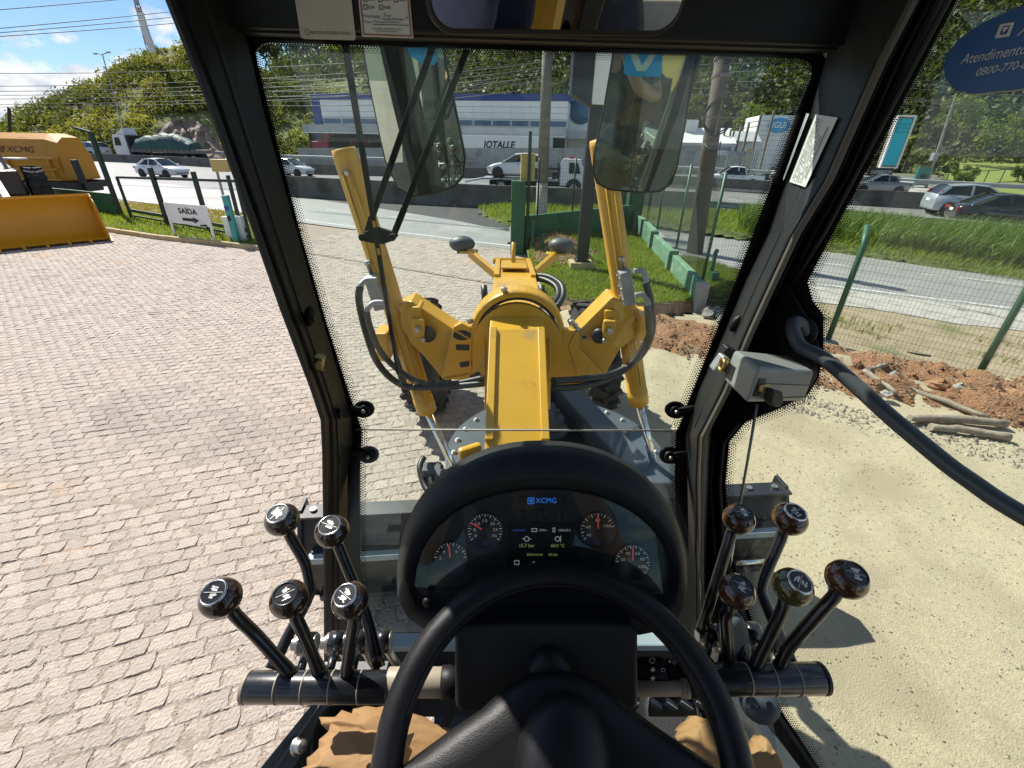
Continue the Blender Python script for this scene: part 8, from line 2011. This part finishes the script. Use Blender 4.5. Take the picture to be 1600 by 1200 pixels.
for k in range(14):
    a = k * 2.4; L_ = RNG.uniform(1.5, 2.1); b = MB(); pts = [tp + V(math.cos(a) * L_ * t, math.sin(a) * L_ * t, .9 * t - 1.5 * t * t + .2) for t in np.linspace(0, 1, 6)]
    sd = V(-math.sin(a), math.cos(a), 0)
    b.loft([[p - sd * w_ - V(0, 0, w_ * .5), p, p + sd * w_ - V(0, 0, w_ * .5)] for p, w_ in zip(pts, (.05, .25, .3, .28, .2, .03))], False, False, False); b.build("frond", m_leafbright, r, recalc=False)
# garden on the right
for (px, py, d, H, cr, mat, lab) in (
    (1410, 268, 56, 4.0, 1.6, m_leaf, "small dark bush behind the cyan pool shell"),
    (1440, 282, 48, 3.0, 1.7, m_leaf, "dull green bush between the pool shell and the lamp post"),
    (1478, 245, 60, 6.5, 2.6, m_leafbright, "loose pale green tree left above the lawn"),
    (1516, 235, 72, 5.2, 3.2, m_leafdark, "dark rounded tree behind the lawn near the lamp post"),
    (1545, 246, 64, 5.0, 3.0, m_leafbright, "wide feathery tree in the middle of the garden"),
    (1592, 248, 62, 5.4, 3.2, m_leafbright, "tall feathery tree at the right edge of the lawn"),
    (1650, 250, 62, 6.0, 3.4, m_leafbright, "large garden tree past the right edge of the lawn"),
    (1384, 196, 90, 6.0, 3.0, m_leafbright, "yellow green tree above the cyan pool shell"),
    (1500, 290, 44, 1.6, 1.1, m_leafbright, "bushy spiky plant at the left end of the rail fence"),
    (1478, 284, 45, 1.7, .7, m_leafbright, "small upright plant near the lamp post on the lawn"),
    (1590, 284, 47, 1.5, 1.0, m_leafbright, "low yellow green shrub inside the rail fence"),
    (478, 246, 75, 4.0, 2.2, m_leaf, "round shrub at the left end of the grey board wall"),
    (1070, 222, 84, 7, 3.2, m_leafdark, "dark tree behind the low roadside building"),
    (1165, 232, 88, 7, 3.0, m_leafbright, "sunlit tree behind the bare columns")):
    q = PD(px, py, d); q.z = max(0.0, q.z) if py > 240 else q.z
    tree("garden_tree" if H > 2 else "shrub", lab, q, H, cr, mat, 10, 110, .22 if H > 2 else .14, .14 if H > 2 else .05, .8, None, "tree" if H > 2 else "shrub")
HG = []
for x in np.linspace(1470, 1760, 26): 
    for dd in (62, 66): q = PD(x, 246, dd); HG.append((q.x, q.y, 1.6 + RNG.uniform(-.3, .6)))
v, f = leafcloud(HG, [1.5] * len(HG), 120, .26, .9, .3); tag(np_mesh("hedge", v, f, m_leafdark), "long dark hedge closing the back of the lawn", "hedge")
# ------------------------------------------------------------------ the person taking the picture, seen only in the mirrors
def skin_chain(name, mat, chains, par, sub=2):
    me = bpy.data.meshes.new(name); v, e, r = [], [], []; idx = {}
    for ch in chains:
        prev = None
        for p, rad in ch:
            k = tuple(round(x, 4) for x in p)
            if k not in idx: idx[k] = len(v); v.append(p); r.append(rad)
            if prev is not None: e.append((prev, idx[k]))
            prev = idx[k]
    me.from_pydata(v, e, []); o = link(name, me, par)
    sk = o.modifiers.new("skin", 'SKIN'); sk.use_smooth_shade = True
    for i, rad in enumerate(r):
        rr = rad if isinstance(rad, tuple) else (rad, rad)
        me.skin_vertices[0].data[i].radius = rr
    me.skin_vertices[0].data[0].use_root = True
    sb_ = o.modifiers.new("sub", 'SUBSURF'); sb_.levels = sub; sb_.render_levels = sub
    me.materials.append(mat); return o
PX0, PY0, PZ0 = -.06, -.40, 1.76
pr = thing("person", "person in a navy shirt holding up a camera seen in the mirrors", "person", (PX0, PY0, PZ0))
pel, wa_, ch_, nk, hd1 = (PX0, PY0, 2.30), (PX0, PY0 - .01, 2.52), (PX0, PY0, 2.78), (PX0, PY0 + .01, 2.99), (PX0, PY0 + .03, 3.08)
body = skin_chain("body", m_skin, [[(pel, .13), (wa_, .12), (ch_, .14), (nk, .055), (hd1, .06), ((PX0, PY0 + .035, 3.17), .088), ((PX0, PY0 + .02, 3.25), .075)],
    [(ch_, .14), ((PX0 - .19, PY0, 2.90), .062), ((PX0 - .30, PY0 + .06, 2.68), .048), ((PX0 - .20, PY0 + .27, 2.80), .040), ((PX0 - .13, PY0 + .33, 2.93), .030), ((PX0 - .115, PY0 + .345, 3.00), .034)],
    [(ch_, .14), ((PX0 + .19, PY0, 2.90), .062), ((PX0 + .30, PY0 + .06, 2.68), .048), ((PX0 + .20, PY0 + .27, 2.80), .040), ((PX0 + .13, PY0 + .33, 2.93), .030), ((PX0 + .115, PY0 + .345, 3.00), .034)]], pr)
for s in (-1, 1):
    for k in range(4):
        a = V(PX0 + s * .115 + s * (-.018 + .012 * k), PY0 + .345, 3.01); skin_chain("finger", m_skin, [[(a[:], .009), ((a.x - s * .012, a.y + .03, a.z + .03 - .004 * k), .0085), ((a.x - s * .035, a.y + .035, a.z + .042 - .006 * k), .0075)]], body, 1)
    a = V(PX0 + s * .10, PY0 + .34, 2.985); skin_chain("thumb", m_skin, [[(a[:], .011), ((a.x - s * .03, a.y - .005, a.z + .012), .010), ((a.x - s * .05, a.y + .0, a.z + .03), .008)]], body, 1)
skin_chain("shirt", m_shirt, [[((PX0, PY0, 2.24), .155), (wa_, .15), ((PX0, PY0, 2.78), .168), ((PX0, PY0, 2.93), .085)], [((PX0, PY0, 2.78), .168), ((PX0 - .19, PY0, 2.89), .085), ((PX0 - .275, PY0 + .045, 2.735), .072)], [((PX0, PY0, 2.78), .168), ((PX0 + .19, PY0, 2.89), .085), ((PX0 + .275, PY0 + .045, 2.735), .072)]], body)
b = MB(); b.sphere((PX0, PY0 + .01, 3.215), .108, 0, 18, 10, (.92, 1.05, .85)); o = b.build("hair", m_hair, body)
b = MB()
for s in (-1, 1): b.sphere((PX0 + s * .034, PY0 + .125, 3.175), .012, 0, 8, 6)
b.build("eye", m_label, body)
b = MB(); b.sphere((PX0, PY0 + .135, 3.145), .016, 0, 8, 6, (.8, 1, 1.4)); b.build("nose", m_skin, body)
skin_chain("trousers", m_trouser, [[((PX0, PY0, 2.24), .15), ((PX0 - .10, PY0 + .02, 2.15), .10), ((PX0 - .13, PY0 + .12, 1.98), .075), ((PX0 - .14, PY0 + .02, 1.80), .055)], [((PX0, PY0, 2.24), .15), ((PX0 + .10, PY0 + .02, 2.15), .10), ((PX0 + .13, PY0 + .12, 1.98), .075), ((PX0 + .14, PY0 + .02, 1.80), .055)]], body)
